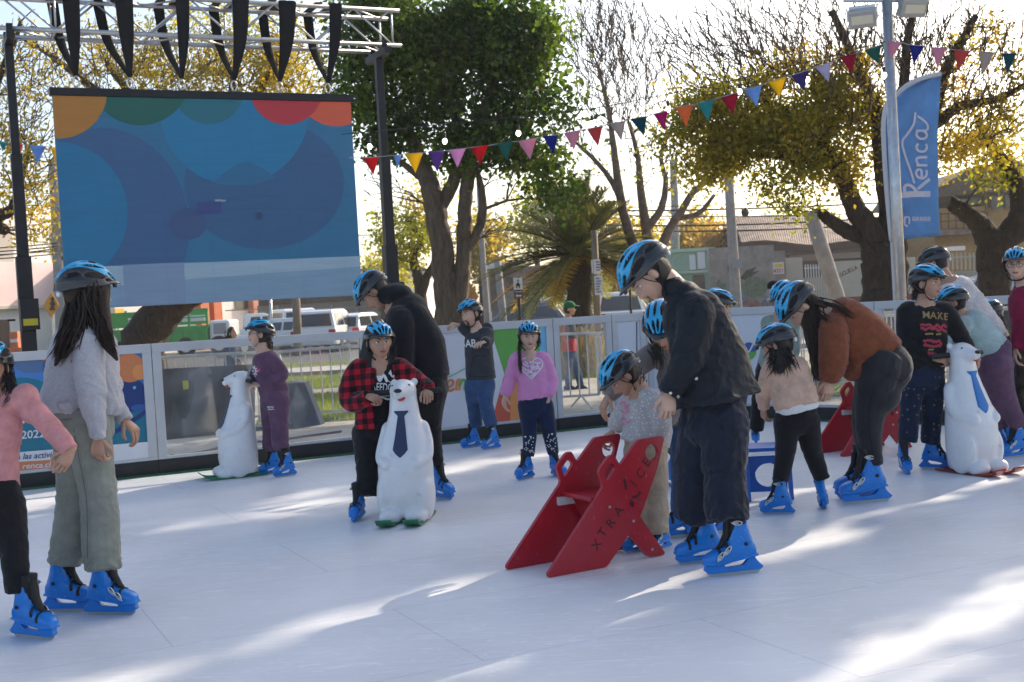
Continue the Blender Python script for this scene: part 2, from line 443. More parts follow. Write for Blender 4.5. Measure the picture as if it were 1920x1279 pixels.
# ------------------------------------------------------------------ skate (local: +X toe, +Z up, outer side at -Y for the right foot; metres, 0.29 long)
def ring_xz(x, z0, z1, hw, n=18, e=2.6):
    out = []
    for k in range(n):
        q = 2 * pi * k / n; c, s = cos(q), sin(q)
        out.append((x, hw * math.copysign(abs(c) ** (2 / e), c), (z0 + z1) / 2 + (z1 - z0) / 2 * math.copysign(abs(s) ** (2 / e), s)))
    return out
def ring_xy(z, x0, x1, hw, n=18, e=2.5):
    out = []
    for k in range(n):
        q = 2 * pi * k / n; c, s = cos(q), sin(q)
        out.append(((x0 + x1) / 2 + (x1 - x0) / 2 * math.copysign(abs(c) ** (2 / e), c), hw * math.copysign(abs(s) ** (2 / e), s), z))
    return out
def mk_skate(side):
    sh = MB()
    sh.rings([ring_xz(*r) for r in ((-.094, .096, .125, .016), (-.085, .085, .15, .031), (-.05, .08, .18, .039), (0, .074, .205, .041), (.045, .068, .172, .042),
                                    (.08, .064, .143, .044), (.12, .06, .128, .045), (.15, .058, .117, .041), (.168, .06, .106, .033), (.179, .068, .096, .018))])
    sh.rings([ring_xy(*r) for r in ((.12, -.09, .05, .036), (.16, -.082, .056, .042), (.20, -.066, .048, .044), (.25, -.054, .036, .045), (.282, -.05, .028, .046))])
    sh.rings([ring_xz(*r) for r in ((-.10, .086, .10, .03), (.0, .072, .088, .044), (.12, .056, .072, .048), (.181, .058, .072, .03))])   # rand
    out = [(.170, .062), (.178, .030), (.150, .014), (-.110, .016), (-.128, .030), (-.098, .060), (-.075, .095), (0, .09), (.09, .075)]
    hole = [(.085, .050), (.022, .066), (-.034, .078), (-.046, .068), (-.018, .044), (.06, .040)]
    sh.prism(out, [hole], (0, 0, 0), (1, 0, 0), (0, 0, 1), (0, -1, 0), .030)
    me = mesh_from('skate', sh.v, sh.f); o = link(bpy.data.objects.new('tmp', me))
    r = o.modifiers.new('r', 'REMESH'); r.mode = 'VOXEL'; r.voxel_size = .0036
    s = o.modifiers.new('s', 'SMOOTH'); s.factor = .5; s.iterations = 3
    dg = bpy.context.evaluated_depsgraph_get(); dg.update()
    shell = bpy.data.meshes.new_from_object(o.evaluated_get(dg)); shell.name = 'skate'; shell.materials.clear(); shell.materials.append(SK_B)
    shell.polygons.foreach_set('use_smooth', np.ones(len(shell.polygons), bool)); bpy.data.objects.remove(o)
    b = MB(); b.prism([(.168, .018), (.150, .002), (.13, 0), (-.1, 0), (-.118, .018)], [], (0, 0, 0), (1, 0, 0), (0, 0, 1), (0, -1, 0), .005)
    blade = local_mesh('blade', b, [BLADE], False)
    l = MB(); l.rings([ring_xy(*r) for r in ((.16, -.06, .055, .036), (.25, -.048, .045, .040), (.30, -.052, .058, .043), (.312, -.048, .06, .038))])
    l.tube([(.03, 0, .30), (.052, 0, .25), (.058, 0, .20), (.085, 0, .152), (.105, 0, .138)], [.022, .026, .024, .02, .012], 10, flat=.6, ref=(0, 1, 0))
    for x, z in ((.098, .132), (.062, .158)):   # straps across the instep
        l.tube([(x + .004, s2 * .047 * cos(q), z - .03 + .036 * sin(q)) for s2, q in [(1, radians(t)) for t in (-20, 15, 50, 90, 130, 165, 200)]], .009, 6, flat=.35, ref=(1, 0, 0))
    l.tube([(-.01 + .047 * cos(q), .047 * sin(q), .262) for q in [radians(t) for t in range(-120, 121, 20)]], .009, 6, flat=.35, ref=(0, 0, 1))
    for sy in (-1, 1): l.ell((-.03, sy * .046, .155), (.010, 0, 0), (0, .004, 0), (0, 0, .010), 12, 6)
    liner = local_mesh('liner', l, [SK_K])
    k = MB()
    for (x, z, ang) in ((.104, .105, -52), (.066, .132, -50), (.012, .262, 6)):
        y = -.050 * side; ca, sa = cos(radians(ang)), sin(radians(ang)); e = np.array([ca, 0, sa]); f = np.array([-sa, 0, ca])
        c = np.array([x, y, z])
        k.tube([c + e * .024 * cos(q) + f * .0095 * sin(q) for q in [2 * pi * t / 14 for t in range(15)]], .0034, 6)
        k.tube([c - e * .005, c + e * .032], .004, 6)
    buck = local_mesh('buckle', k, [STEEL])
    return shell, blade, liner, buck
SKATE = {1: mk_skate(1), -1: mk_skate(-1)}

# ------------------------------------------------------------------ hand (local: wrist at 0, +X fingers, +Z back of hand, thumb towards +Y*side; adult metres)
def hand_mb(M4, side, curl, spread=1.0):
    m = MB()
    def rot(v, axis, ang): return np.array(Matrix.Rotation(ang, 3, Vector(axis)) @ Vector(v))
    m.tube([(-.03, 0, 0), (0, 0, 0), (.025, 0, 0), (.06, 0, 0), (.09, 0, -.002)], [.024, .025, .034, .04, .038], 12, flat=.42, ref=(0, 1, 0), round_=False)
    ys = (.030, .010, -.010, -.029); ls = ((.044, .026, .021), (.049, .030, .023), (.046, .028, .022), (.036, .021, .019))
    for i in range(4):
        p = np.array([.086 - .006 * abs(i - 1.2), ys[i] * side, -.001]); a = 0; P = [p - np.array([.02, 0, 0]), p]; rr = [.0085, .0092]
        for k, l in enumerate(ls[i]):
            a += radians((curl * (1.0, 1.15, .7)[k]) * (1 + .10 * i)); d = np.array([cos(a), (.05 * (1.5 - i)) * side * spread * cos(a), -sin(a)])
            p = p + d * l; P.append(p); rr.append((.0088, .0080, .0066)[k] * (.9 if i == 3 else 1))
        m.tube(catmull(P, 3), np.interp(np.linspace(0, 1, len(catmull(P, 3))), np.linspace(0, 1, len(rr)), rr), 8, round_=True)
    P = [(.012, .018 * side, -.006), (.034, .040 * side, -.014), (.062, .056 * side, -.022 - .0004 * curl), (.086, .054 * side, -.03 - .0005 * curl)]
    m.tube(catmull(P, 3), np.interp(np.linspace(0, 1, 10), [0, .4, .8, 1], [.015, .0125, .0105, .008]), 8, round_=True)
    m.v = [tuple(M4 @ Vector(p)) for p in m.v]
    return m

def wrinkle(o, base, limbs, amp, along=20.0, across=13.0):
    """cloth folds: ridges running round each limb, strongest where it bends or bunches; limbs: (A, B, weight at A, weight at B)"""
    me = o.data; n = len(me.vertices); V = np.empty(n * 3, 'f'); me.vertices.foreach_get('co', V); V = V.reshape(-1, 3).astype(float) + base
    Nn = np.empty(n * 3, 'f'); me.vertices.foreach_get('normal', Nn); Nn = Nn.reshape(-1, 3); best = np.full(n, 1e9); C = np.zeros((n, 3)); Wt = np.zeros(n)
    for A, B, wa, wb in limbs:
        d = B - A; L = np.linalg.norm(d); t_ = d / L; u = np.clip((V - A) @ t_ / L, 0, 1); q = np.linalg.norm(V - (A + u[:, None] * d), axis=1); a = unit(np.cross(t_, (.3, .2, .9))); b = np.cross(t_, a); m = q < best
        X = np.stack([(V - A) @ t_ * along + ((V - A) @ a) * across * 1.3, (V - A) @ a * across, (V - A) @ b * across], 1) + wa * 7.3 + L * 31
        w = .30 + wa * .75 * np.exp(-(u / .25) ** 2) + wb * .75 * np.exp(-((1 - u) / .26) ** 2); best[m] = q[m]; C[m] = X[m]; Wt[m] = w[m]
    nz = noise.noise; h = np.array([(.8 - abs(nz(c)) * 3.0) * .38 + nz(c * .45) * .75 + nz(c * 1.9) * .12 for c in map(Vector, C)])
    V += Nn * (h * Wt * amp)[:, None] - base; me.vertices.foreach_set('co', V.astype('f').ravel()); me.update()

# ------------------------------------------------------------------ a person, traced in photo pixels at the depth where the feet stand
PEOPLE = {}
def person(label, foot, head, n, p, m=None, by=0, sr=None, sl=None, er=None, wr=None, el=None, wl=None, sw=None,
           hipr=None, hipl=None, kr=None, kl=None, ar=None, al=None, hw=None, hr=None, hl=None,
           top=None, tw=((40, 28),) * 3, arm=(18, 15, 12), pants=None, hip=(35, 26), leg=(25, 18, 13), skates=(), hair=(), hairmat=None,
           haircap=True, helmet=True, group='skaters on the rink', skin=None, extra=None, pextra=None, pose_hem=None, folds=.012, pfolds=.012,
           s=None, name='person', face=True, topname='sweater', pantsname='trousers', gz=0.0, glasses=False, dial=True, hemflare=None, toppost=None, neckr=None, cuff=True, hairmass=(), hcol=None):
    D = depth(gnd(foot[0], foot[1], gz)); s = s or F / D
    skin = skin or SKIN; hairmat = hairmat or HAIR
    def W(q, *r):
        q = tuple(q) + (0,) * (3 - len(q)); return at(q[0], q[1], D + q[2] / s)
    def Vd(q): return CR * q[0] - CU * q[1] + FWD * q[2]
    base = gnd(foot[0], foot[1], gz)
    root = empty(name, base, label, 'person', group)
    # head frame
    hx, hy, hz, hh, yaw, pitch, roll = head
    k = hh / s / .233; y = radians(yaw)
    f = np.array([sin(y), -cos(y), 0]); r = np.cross(f, (0, 0, 1.0)); up = np.array([0, 0, 1.0])
    a = radians(pitch); f, up = f * cos(a) - up * sin(a), up * cos(a) + f * sin(a)
    a = radians(roll); r, up = r * cos(a) - up * sin(a), up * cos(a) + r * sin(a)
    HC = W((hx, hy, hz))
    H4 = Matrix(((r[0] * k, f[0] * k, up[0] * k, HC[0]), (r[1] * k, f[1] * k, up[1] * k, HC[1]), (r[2] * k, f[2] * k, up[2] * k, HC[2]), (0, 0, 0, 1)))
    HP = lambda q: np.array(H4 @ Vector(q))
    # body frame
    b = radians(by); rt = np.array([-cos(b), 0, -sin(b)])       # person's right in (px, py, dz)
    n = np.array(tuple(n) + (0,) * (3 - len(n)), float); p = np.array(tuple(p) + (0,) * (3 - len(p)), float)
    sw = sw or .165 * s * k; hw = hw or .09 * s * k
    def J(q, d): return d if q is None else np.array(tuple(q) + (0,) * (3 - len(q)), float)
    sc = n + (p - n) * .13
    sr = J(sr, sc + rt * sw); sl = J(sl, sc - rt * sw)
    hipr = J(hipr, p + rt * hw); hipl = J(hipl, p - rt * hw)
    dn = np.array([0, 1.0, 0])
    er = J(er, sr + dn * .29 * s * k); wr = J(wr, er + dn * .25 * s * k); el = J(el, sl + dn * .29 * s * k); wl = J(wl, el + dn * .25 * s * k)
    kr = J(kr, hipr + dn * .42 * s * k); ar = J(ar, kr + dn * .34 * s * k); kl = J(kl, hipl + dn * .42 * s * k); al = J(al, kl + dn * .34 * s * k)
    for (x_, y_, dz_, *_r) in skates:
        dd = (depth(gnd(x_, y_)) - D) * s
        if _r[-1] == 1:
            if ar is not None and not ar[2]: ar[2] = dd
            if kr is not None and not kr[2]: kr[2] = dd * .55
        else:
            if not al[2]: al[2] = dd
            if not kl[2]: kl[2] = dd * .55
    spine = [n] + ([np.array(tuple(m) + (0,) * (3 - len(m)), float)] if m is not None else []) + [p]
    SP = [W(q) for q in catmull(spine, 12)]
    latS = unit(Vd(sr - sl)); latH = unit(Vd(hipr - hipl))
    def ring(t, rx, ry, e=2.4, nn=28):
        i = t * (len(SP) - 1); i0 = int(max(0, min(len(SP) - 2, math.floor(i)))); c = SP[i0] + (SP[i0 + 1] - SP[i0]) * (i - i0)
        tg = unit(SP[min(i0 + 2, len(SP) - 1)] - SP[max(i0 - 1, 0)]); lat = latS * (1 - max(0, min(1, t))) + latH * max(0, min(1, t))
        lat = unit(lat - tg * np.dot(lat, tg)); dp = np.cross(tg, lat); out = []
        for q in range(nn):
            w = 2 * pi * q / nn; cc, ss = cos(w), sin(w)
            out.append(c + lat * (rx / s) * math.copysign(abs(cc) ** (2 / e), cc) + dp * (ry / s) * math.copysign(abs(ss) ** (2 / e), ss))
        return out
    nr = (neckr or .056 * s * k)
    (cx, cy), (mx, my), (bx, by_) = tw
    vox = float(np.clip(2.4 / s, .006, .014))
    # body: one continuous skin surface
    B = MB(); B.add([HP(q) for q in HEADV], HEADF)
    for sx in (-1, 1): B.ell(HP((.077 * sx, -.004, -.012)), np.array(H4.to_3x3() @ Vector((.013 * sx, -.004, 0))), np.array(H4.to_3x3() @ Vector((0, .018, .004))), np.array(H4.to_3x3() @ Vector((0, 0, .031))), 12, 8)
    B.tube([HP((0, -.022, -.03)), HP((0, -.03, -.085)), SP[0], SP[2]], [.053 * k, .052 * k, .06 * k, .09 * k], 14)
    B.rings([ring(t, cx * q, cy * q) for t, q in ((.02, .5), (.15, .62), (.5, .72), (1.0, .72))])
    for S_, E_, W_ in ((sr, er, wr), (sl, el, wl)):
        P = [W(q) for q in catmull([sc * .5 + S_ * .5, S_, E_, W_], 4)]
        B.tube(P, np.interp(np.linspace(0, 1, len(P)), [0, .35, .7, 1], [arm[0] / s * .6, arm[0] / s * .62, arm[1] / s * .6, .023 * k]), 10)
    for h_, k_, a_ in ((hipr, kr, ar), (hipl, kl, al)):
        P = [W(q) for q in catmull([p * .4 + h_ * .6, h_, k_, a_], 4)]
        B.tube(P, np.interp(np.linspace(0, 1, len(P)), [0, .35, .7, 1], [leg[0] / s * .7, leg[0] / s * .7, leg[1] / s * .7, min(leg[2] / s * .7, .04 * k)]), 10)
    hands = []
    for key, side, E_, W_, spec in (('r', 1, er, wr, hr), ('l', -1, el, wl, hl)):
        spec = spec or {}
        d = spec.get('d'); d = unit(Vd(np.array(d, float))) if d is not None else unit(W(W_) - W(E_))
        nh = Vd(np.array(spec.get('n', (rt * (1 if key == 'r' else -1) + np.array([0, -.2, 0]))), float)); nh = unit(nh - d * np.dot(nh, d))
        yy = np.cross(nh, d); kk = k * .88 * spec.get('k', 1.0); o = W(spec['at']) if 'at' in spec else W(W_)
        M4 = Matrix(((d[0] * kk, yy[0] * kk, nh[0] * kk, o[0]), (d[1] * kk, yy[1] * kk, nh[1] * kk, o[1]), (d[2] * kk, yy[2] * kk, nh[2] * kk, o[2]), (0, 0, 0, 1)))
        hands.append(hand_mb(M4, side, spec.get('c', 28)))
    def addhands(o):
        bm = bmesh.new(); bm.from_mesh(o.data)
        for hm in hands:
            vs = [bm.verts.new(Vector(q) - Vector(base)) for q in hm.v]
            for fc in hm.f:
                try: fx = bm.faces.new([vs[i] for i in fc]); fx.smooth = True
                except ValueError: pass
        bmesh.ops.recalc_face_normals(bm, faces=bm.faces); bm.to_mesh(o.data); bm.free()
    skinmesh('body', B, skin, root, float(np.clip(1.5 / s, .0036, .007)), 1, post=addhands)
    if face:
        for sx in (-1, 1): place('eye', EYE[sx], root, H4); place('eyebrow', BROWM[sx], root, H4)
        place('mouth', LIPS, root, H4)
    if glasses: place('glasses', GLASSES, root, H4)
    # top
    if top:
        T = MB(); hm = hemflare or 1.0
        T.rings([ring(0.0, nr * 1.02, nr * 1.0), ring(.045, nr * 1.25, nr * 1.05), ring(.11, cx * .74, cy * .78), ring(.2, cx * .96, cy * .94), ring(.32, cx, cy),
                 ring(.65, mx, my), ring(.92, bx, by_), ring(pose_hem or 1.0, bx * hm, by_ * hm)])
        for S_, E_, W_ in ((sr, er, wr), (sl, el, wl)):
            P = [W(q) for q in catmull([sc * .55 + S_ * .45, S_, E_, W_], 5)]
            T.tube(P, np.interp(np.linspace(0, 1, len(P)), [0, .33, .67, .86, .93, 1], [arm[0] / s * .9, arm[0] / s, arm[1] / s, arm[2] / s * 1.16, arm[2] / s * (1.0 if cuff else 1.12), arm[2] / s * (.96 if cuff else 1.08)]), 16, round_=False)
            T.ell(W(S_), np.array([1, 0, 0]) * arm[0] / s, np.array([0, 1, 0]) * arm[0] / s, np.array([0, 0, 1]) * arm[0] / s, 14, 10)
        for ex in (extra or ()):
            c = W(ex[:3]); T.ell(c, CR * ex[3] / s, CU * ex[4] / s, FWD * ex[5] / s, 16, 12)
        lm = [(W(S_), W(E_), .25, .9) for S_, E_ in ((sr, er), (sl, el))] + [(W(E_), W(W_), .9, .9) for E_, W_ in ((er, wr), (el, wl))] + [(SP[0], SP[len(SP) // 2], 0, .25), (SP[len(SP) // 2], SP[-1], .25, .9)]
        skinmesh(topname, T, top, root, vox, 3, folds * .55, .09, post=lambda o, lm=lm: wrinkle(o, base, lm, folds * .75))
    if pants:
        T = MB(); wa = np.array(spine[0] + (p - spine[0]) * .84) if m is None else p + (spine[1] - p) * .3
        hc = (hipr + hipl) / 2; hx_, hy_ = hip
        T.rings([ring(.84 if m is None else .86, hx_ * .9, hy_ * .92), ring(1.0, hx_, hy_)] +
                [[W(hc) + (q - SP[-1]) * sc_ + (W((0, off, 0)) - W((0, 0, 0))) for q in ring(1.0, hx_, hy_)] for off, sc_ in ((.02 * s * k, 1.0), (.055 * s * k, .86), (.09 * s * k, .6))])
        for h_, k_, a_ in ((hipr, kr, ar), (hipl, kl, al)):
            P = [W(q) for q in catmull([p * .35 + h_ * .65, h_, k_, a_], 6)]
            T.tube(P, np.interp(np.linspace(0, 1, len(P)), [0, .34, .67, .9, 1], [leg[0] / s * .92, leg[0] / s, leg[1] / s, leg[2] / s * 1.08, leg[2] / s]), 16)
        for ex in (pextra or ()):
            c = W(ex[:3]); T.ell(c, CR * ex[3] / s, CU * ex[4] / s, FWD * ex[5] / s, 16, 12)
        lm = [(W(h_), W(k_), .45, .6) for h_, k_ in ((hipr, kr), (hipl, kl))] + [(W(k_), W(a_), .6, 1.2) for k_, a_ in ((kr, ar), (kl, al))]
        skinmesh(pantsname, T, pants, root, vox, 3, pfolds * .5, .09, post=lambda o, lm=lm: wrinkle(o, base, lm, pfolds * .75))
    # hair
    Hm = MB()
    if haircap:
        Hm.ell(HP((0, -.020, .014)), np.array(H4.to_3x3() @ Vector((.083, 0, 0))), np.array(H4.to_3x3() @ Vector((0, .094, 0))), np.array(H4.to_3x3() @ Vector((0, 0, .122))), 24, 16)
    rg = random.Random(hash(label) % 9999 if False else len(label) * 31)
    for (pts, rr_, fl_) in hairmass:
        Q = [W(q) for q in catmull([np.array(tuple(q) + (0,) * (3 - len(q)), float) for q in pts], 5)]
        Hm.tube(Q, np.interp(np.linspace(0, 1, len(Q)), np.linspace(0, 1, len(rr_)), rr_) / s, 18, flat=fl_, ref=CR, round_=True)
    for (pts, r0, r1, cnt) in hair:
        G = [W(q) for q in catmull([np.array(tuple(q) + (0,) * (3 - len(q)), float) for q in pts], 5)]
        for c in range(int(cnt * 4)):
            o1 = np.array([rg.gauss(0, 1), rg.gauss(0, .8), rg.gauss(0, 1)]) * (r0 / s) * .55; o2 = np.array([rg.gauss(0, 1), rg.gauss(0, .8), rg.gauss(0, 1)]) * (r1 / s) * .8
            L = 1 - .25 * rg.random(); nG = max(4, int(len(G) * L)); Q = G[:nG]; ph = rg.random() * 6
            P = [q + o1 * (1 - i / nG) + o2 * (i / nG) + np.array([1, .5, 0]) * .004 * sin(ph + i * .9) for i, q in enumerate(Q)]
            w = max(.7, (r0 + r1) * .5 * .115) / s
            Hm.tube(P, [w * (.9 if i < nG - 3 else (.75, .5, .15)[i - nG + 3]) for i in range(nG)], 6, flat=.5)
    if Hm.v: obj('hair', Hm, hairmat, root, smooth=True)
    if helmet:
        o = place('helmet', HELMET, root, H4)
        if hcol: o.material_slots[0].link = 'OBJECT'; o.material_slots[0].material = hcol
        for nm, me in (('visor', VISOR), ('strap', STRAPM)) + ((('dial', DIAL),) if dial else ()):
            c = link(bpy.data.objects.new(nm, me)); c.parent = o
    for i, (x, yy, dz, yw, ln, pt, rl, sd) in enumerate(skates):
        # x, y: where the blade touches (pixels), yaw of the toe, length px, pitch (toe down +), roll, side 1 right / -1 left
        o3 = W((x, yy, dz)) if dz is not None else gnd(x, yy, .0)
        if dz is None: o3 = gnd(x, yy, 0.0)
        ks = ln / s / .29; q = radians(yw); fx = np.array([sin(q), -cos(q), 0])
        mt = Matrix.Translation(Vector(o3)) @ Matrix(((fx[0], -fx[1], 0, 0), (fx[1], fx[0], 0, 0), (0, 0, 1, 0), (0, 0, 0, 1))) @ Matrix.Rotation(radians(pt), 4, 'Y') @ Matrix.Rotation(radians(rl), 4, 'X') @ Matrix.Scale(ks, 4) @ Matrix.Translation((-.02, 0, 0))
        sh, bl, li, bu = SKATE[sd]
        o = place('skate', sh, root, mt)
        for nm, me in (('blade', bl), ('liner', li), ('buckle', bu)):
            c = link(bpy.data.objects.new(nm, me)); c.parent = o
    PEOPLE[label] = dict(root=root, W=W, Vd=Vd, s=s, k=k, H4=H4, HP=HP, D=D, base=base, SP=SP, ring=ring)
    return PEOPLE[label]

def find(root, name):
    return [c for c in root.children if c.name.split('.')[0] == name][0]
def decal(P, target, center, mb2, mat, name='print', rot=0.0, off=.003, dirv=None):
    """project flat (x right, y up, in photo px) shapes onto a garment of person P along the given direction, as a thin printed layer"""
    t = find(P['root'], target); me = t.data
    bv = BVHTree.FromPolygons([v.co.copy() for v in me.vertices], [tuple(q.vertices) for q in me.polygons])
    base = Vector(P['base']); dv = Vector(P['Vd'](np.array(dirv if dirv is not None else (0, 0, 1), float))).normalized()
    V = []; c = cos(rot); sn = sin(rot)
    for x, y in mb2.v2:
        q = (center[0] + x * c + y * sn, center[1] - (y * c - x * sn), 0)
        w = Vector(P['W'](q)) - base - dv * .6
        h = bv.ray_cast(w, dv)
        V.append(tuple(h[0] + h[1] * off * (1 if h[1].dot(dv) < 0 else -1)) if h[0] else None)
    ok = [i for i, v in enumerate(V) if v is not None]; mp = {i: k for k, i in enumerate(ok)}
    Fs = [tuple(mp[i] for i in f) for f in mb2.f if all(V[i] is not None for i in f)]
    Fs = [f for f in Fs if max((Vector(V[ok[a]]) - Vector(V[ok[b]])).length for a in f for b in f) < .3]
    if not Fs: return None
    me2 = mesh_from(name, [V[i] for i in ok], Fs); me2.materials.append(mat)
    o = link(bpy.data.objects.new(name, me2)); o.parent = t; return o
class D2:
    """flat artwork: vertices (x right, y up)"""
    def __init__(s): s.v2 = []; s.f = []
    def text(s, t, x, y, h, w=None, bold=True, shear=0.0):
        V, Fs = text_tris(t, bold, shear); xs = [q[0] for q in V]; kx = h if w is None else w / (max(xs) - min(xs)); o = len(s.v2)
        s.v2 += [(x + a * kx, y + b * h) for a, b in V]; s.f += [tuple(i + o for i in f) for f in Fs]; return s
    def stroke(s, pts, w, n=4):
        P = catmull([np.array(q, float) for q in pts], n) if len(pts) > 2 else [np.array(q, float) for q in pts]; o = len(s.v2)
        for i, q in enumerate(P):
            t = unit(P[min(i + 1, len(P) - 1)] - P[max(i - 1, 0)]) if len(P) > 1 else np.array([1, 0]); nn = np.array([-t[1], t[0]]) * w / 2
            s.v2 += [tuple(q + nn), tuple(q - nn)]
        for i in range(len(P) - 1): s.f.append((o + 2 * i, o + 2 * i + 1, o + 2 * i + 3, o + 2 * i + 2))
        return s
    def poly(s, pts):
        o = len(s.v2); s.v2 += [tuple(q) for q in pts]
        s.f += [tuple(i + o for i in t) for t in tessellate_polygon([[Vector((q[0], q[1], 0)) for q in pts]])]; return s
    def grid(s, x0, y0, x1, y1, nx, ny):
        o = len(s.v2); s.v2 += [(x0 + (x1 - x0) * i / nx, y0 + (y1 - y0) * j / ny) for j in range(ny + 1) for i in range(nx + 1)]
        s.f += [(o + j * (nx + 1) + i, o + j * (nx + 1) + i + 1, o + (j + 1) * (nx + 1) + i + 1, o + (j + 1) * (nx + 1) + i) for j in range(ny) for i in range(nx)]; return s
# ------------------------------------------------------------------ fabrics
C_PINK = cloth('pink_knit', (.62, .27, .27)); C_BLACK = cloth('black_cotton', (.012, .012, .014), var=.3)
C_GREY = cloth('grey_marl', (.44, .43, .455), var=.12, vscale=90); C_OLIVE = cloth('washed_green_denim', (.25, .26, .22), var=.2, vscale=9)
C_PURPLE = cloth('plum_fleece', (.125, .064, .11)); C_HOOD = cloth('charcoal_fleece', (.038, .042, .050))
C_HOODB = cloth('black_hoodie', (.014, .014, .017)); C_DENIM = cloth('blue_denim', (.035, .075, .165), var=.35, vscale=10)
C_ROSE = cloth('bright_pink_jersey', (.70, .28, .53), var=.1); C_NAVY = cloth('navy_jersey', (.012, .024, .065))
C_SPARK = cloth('pale_grey_dotted_knit', (.42, .40, .40), var=.0); C_BEIGE = cloth('beige_cord', (.44, .355, .26)); C_TAUPE = cloth('taupe_wool', (.20, .17, .165))
C_JACK = cloth('black_shell_fabric', (.012, .015, .022), rough=.6, sheen=.05, bump=.2, bscale=60)
C_BAGGY = cloth('navy_track_fabric', (.011, .015, .030), rough=.7, bump=.25); C_SAGE = cloth('sage_fleece', (.24, .29, .25))
C_VEST = cloth('beige_vest', (.60, .40, .30), rough=.8, bump=.3, bscale=30); C_RUST = cloth('rust_corduroy', (.20, .060, .028), var=.25, vscale=20)
C_BLKJ = cloth('faded_black_denim', (.026, .026, .030), var=.3, vscale=6); C_STAR = cloth('navy_star_print', (.014, .022, .050))
C_WOOL = cloth('white_teddy_fleece', (.72, .66, .64), bump=1.0, bscale=45, bdist=.02); C_MINT = cloth('mint_cotton', (.36, .47, .47)); C_MAROON = cloth('maroon_cotton', (.22, .010, .045))
C_CAMO = cloth('brown_camo', (.07, .055, .045), var=.6, vscale=16); C_RED = cloth('red_polo', (.50, .035, .04)); C_GREEN = cloth('dark_green_cotton', (.03, .075, .05))
C_WHITE = cloth('white_cotton', (.72, .72, .72), var=.05)
PRINT_W = M('print_white', (.72, .73, .74), .7); PRINT_PK = M('print_pink', (.75, .05, .22), .7); PRINT_GD = M('print_gold', (.30, .20, .07), .6)
PRINT_RD = M('print_red', (.35, .02, .05), .6); PRINT_RO = M('print_rose', (.55, .22, .32), .7); PRINT_BK = M('print_black', (.02, .02, .02), .7)

def dotted(m, scale, colr, thr=.18):
    """white flecks woven into the cloth"""
    nt = m.node_tree; b = nt.nodes['Principled BSDF']; tc = nt.nodes.new('ShaderNodeTexCoord'); v = nt.nodes.new('ShaderNodeTexVoronoi'); v.inputs['Scale'].default_value = scale
    nt.links.new(tc.outputs['Object'], v.inputs['Vector']); c = nt.nodes.new('ShaderNodeMath'); c.operation = 'LESS_THAN'; c.inputs[1].default_value = thr
    nt.links.new(v.outputs['Distance'], c.inputs[0]); mx = nt.nodes.new('ShaderNodeMix'); mx.data_type = 'RGBA'
    old = b.inputs['Base Color'].links; mx.inputs['A'].default_value = b.inputs['Base Color'].default_value
    if old: nt.links.new(old[0].from_socket, mx.inputs['A'])
    mx.inputs['B'].default_value = (*colr, 1); nt.links.new(c.outputs[0], mx.inputs['Factor']); nt.links.new(mx.outputs['Result'], b.inputs['Base Color'])
dotted(C_SPARK, 66, (.72, .72, .74), .24); dotted(C_STAR, 22, (.16, .13, .09), .17)
def plaid():
    m = cloth('red_black_plaid', (.36, .012, .028)); nt = m.node_tree; b = nt.nodes['Principled BSDF']; tc = nt.nodes.new('ShaderNodeTexCoord')
    mp = nt.nodes.new('ShaderNodeMapping'); mp.inputs['Rotation'].default_value = (0, .06, .25); nt.links.new(tc.outputs['Object'], mp.inputs['Vector'])
    sp = nt.nodes.new('ShaderNodeSeparateXYZ'); nt.links.new(mp.outputs['Vector'], sp.inputs[0]); sq = []
    for ax in 'XZ':
        k = nt.nodes.new('ShaderNodeMath'); k.operation = 'MULTIPLY'; k.inputs[1].default_value = 13.5; nt.links.new(sp.outputs[ax], k.inputs[0])
        fr = nt.nodes.new('ShaderNodeMath'); fr.operation = 'FRACT'; nt.links.new(k.outputs[0], fr.inputs[0])
        gt = nt.nodes.new('ShaderNodeMath'); gt.operation = 'GREATER_THAN'; gt.inputs[1].default_value = .5; nt.links.new(fr.outputs[0], gt.inputs[0]); sq.append(gt)
    ad = nt.nodes.new('ShaderNodeMath'); ad.operation = 'ADD'; nt.links.new(sq[0].outputs[0], ad.inputs[0]); nt.links.new(sq[1].outputs[0], ad.inputs[1])
    hf = nt.nodes.new('ShaderNodeMath'); hf.operation = 'MULTIPLY'; hf.inputs[1].default_value = .5; nt.links.new(ad.outputs[0], hf.inputs[0])
    rp = nt.nodes.new('ShaderNodeValToRGB'); rp.color_ramp.interpolation = 'CONSTANT'
    e = rp.color_ramp.elements; e[0].color = (.42, .012, .03, 1); e[1].position = .25; e[1].color = (.14, .006, .014, 1); x = e.new(.75); x.color = (.010, .008, .010, 1)
    nt.links.new(hf.outputs[0], rp.inputs[0]); nt.links.new(rp.outputs['Color'], b.inputs['Base Color']); return m
C_PLAID = plaid()

def ell_pts(x, y, r): return [(x + r * cos(k * pi / 5), y + r * sin(k * pi / 5)) for k in range(10)]
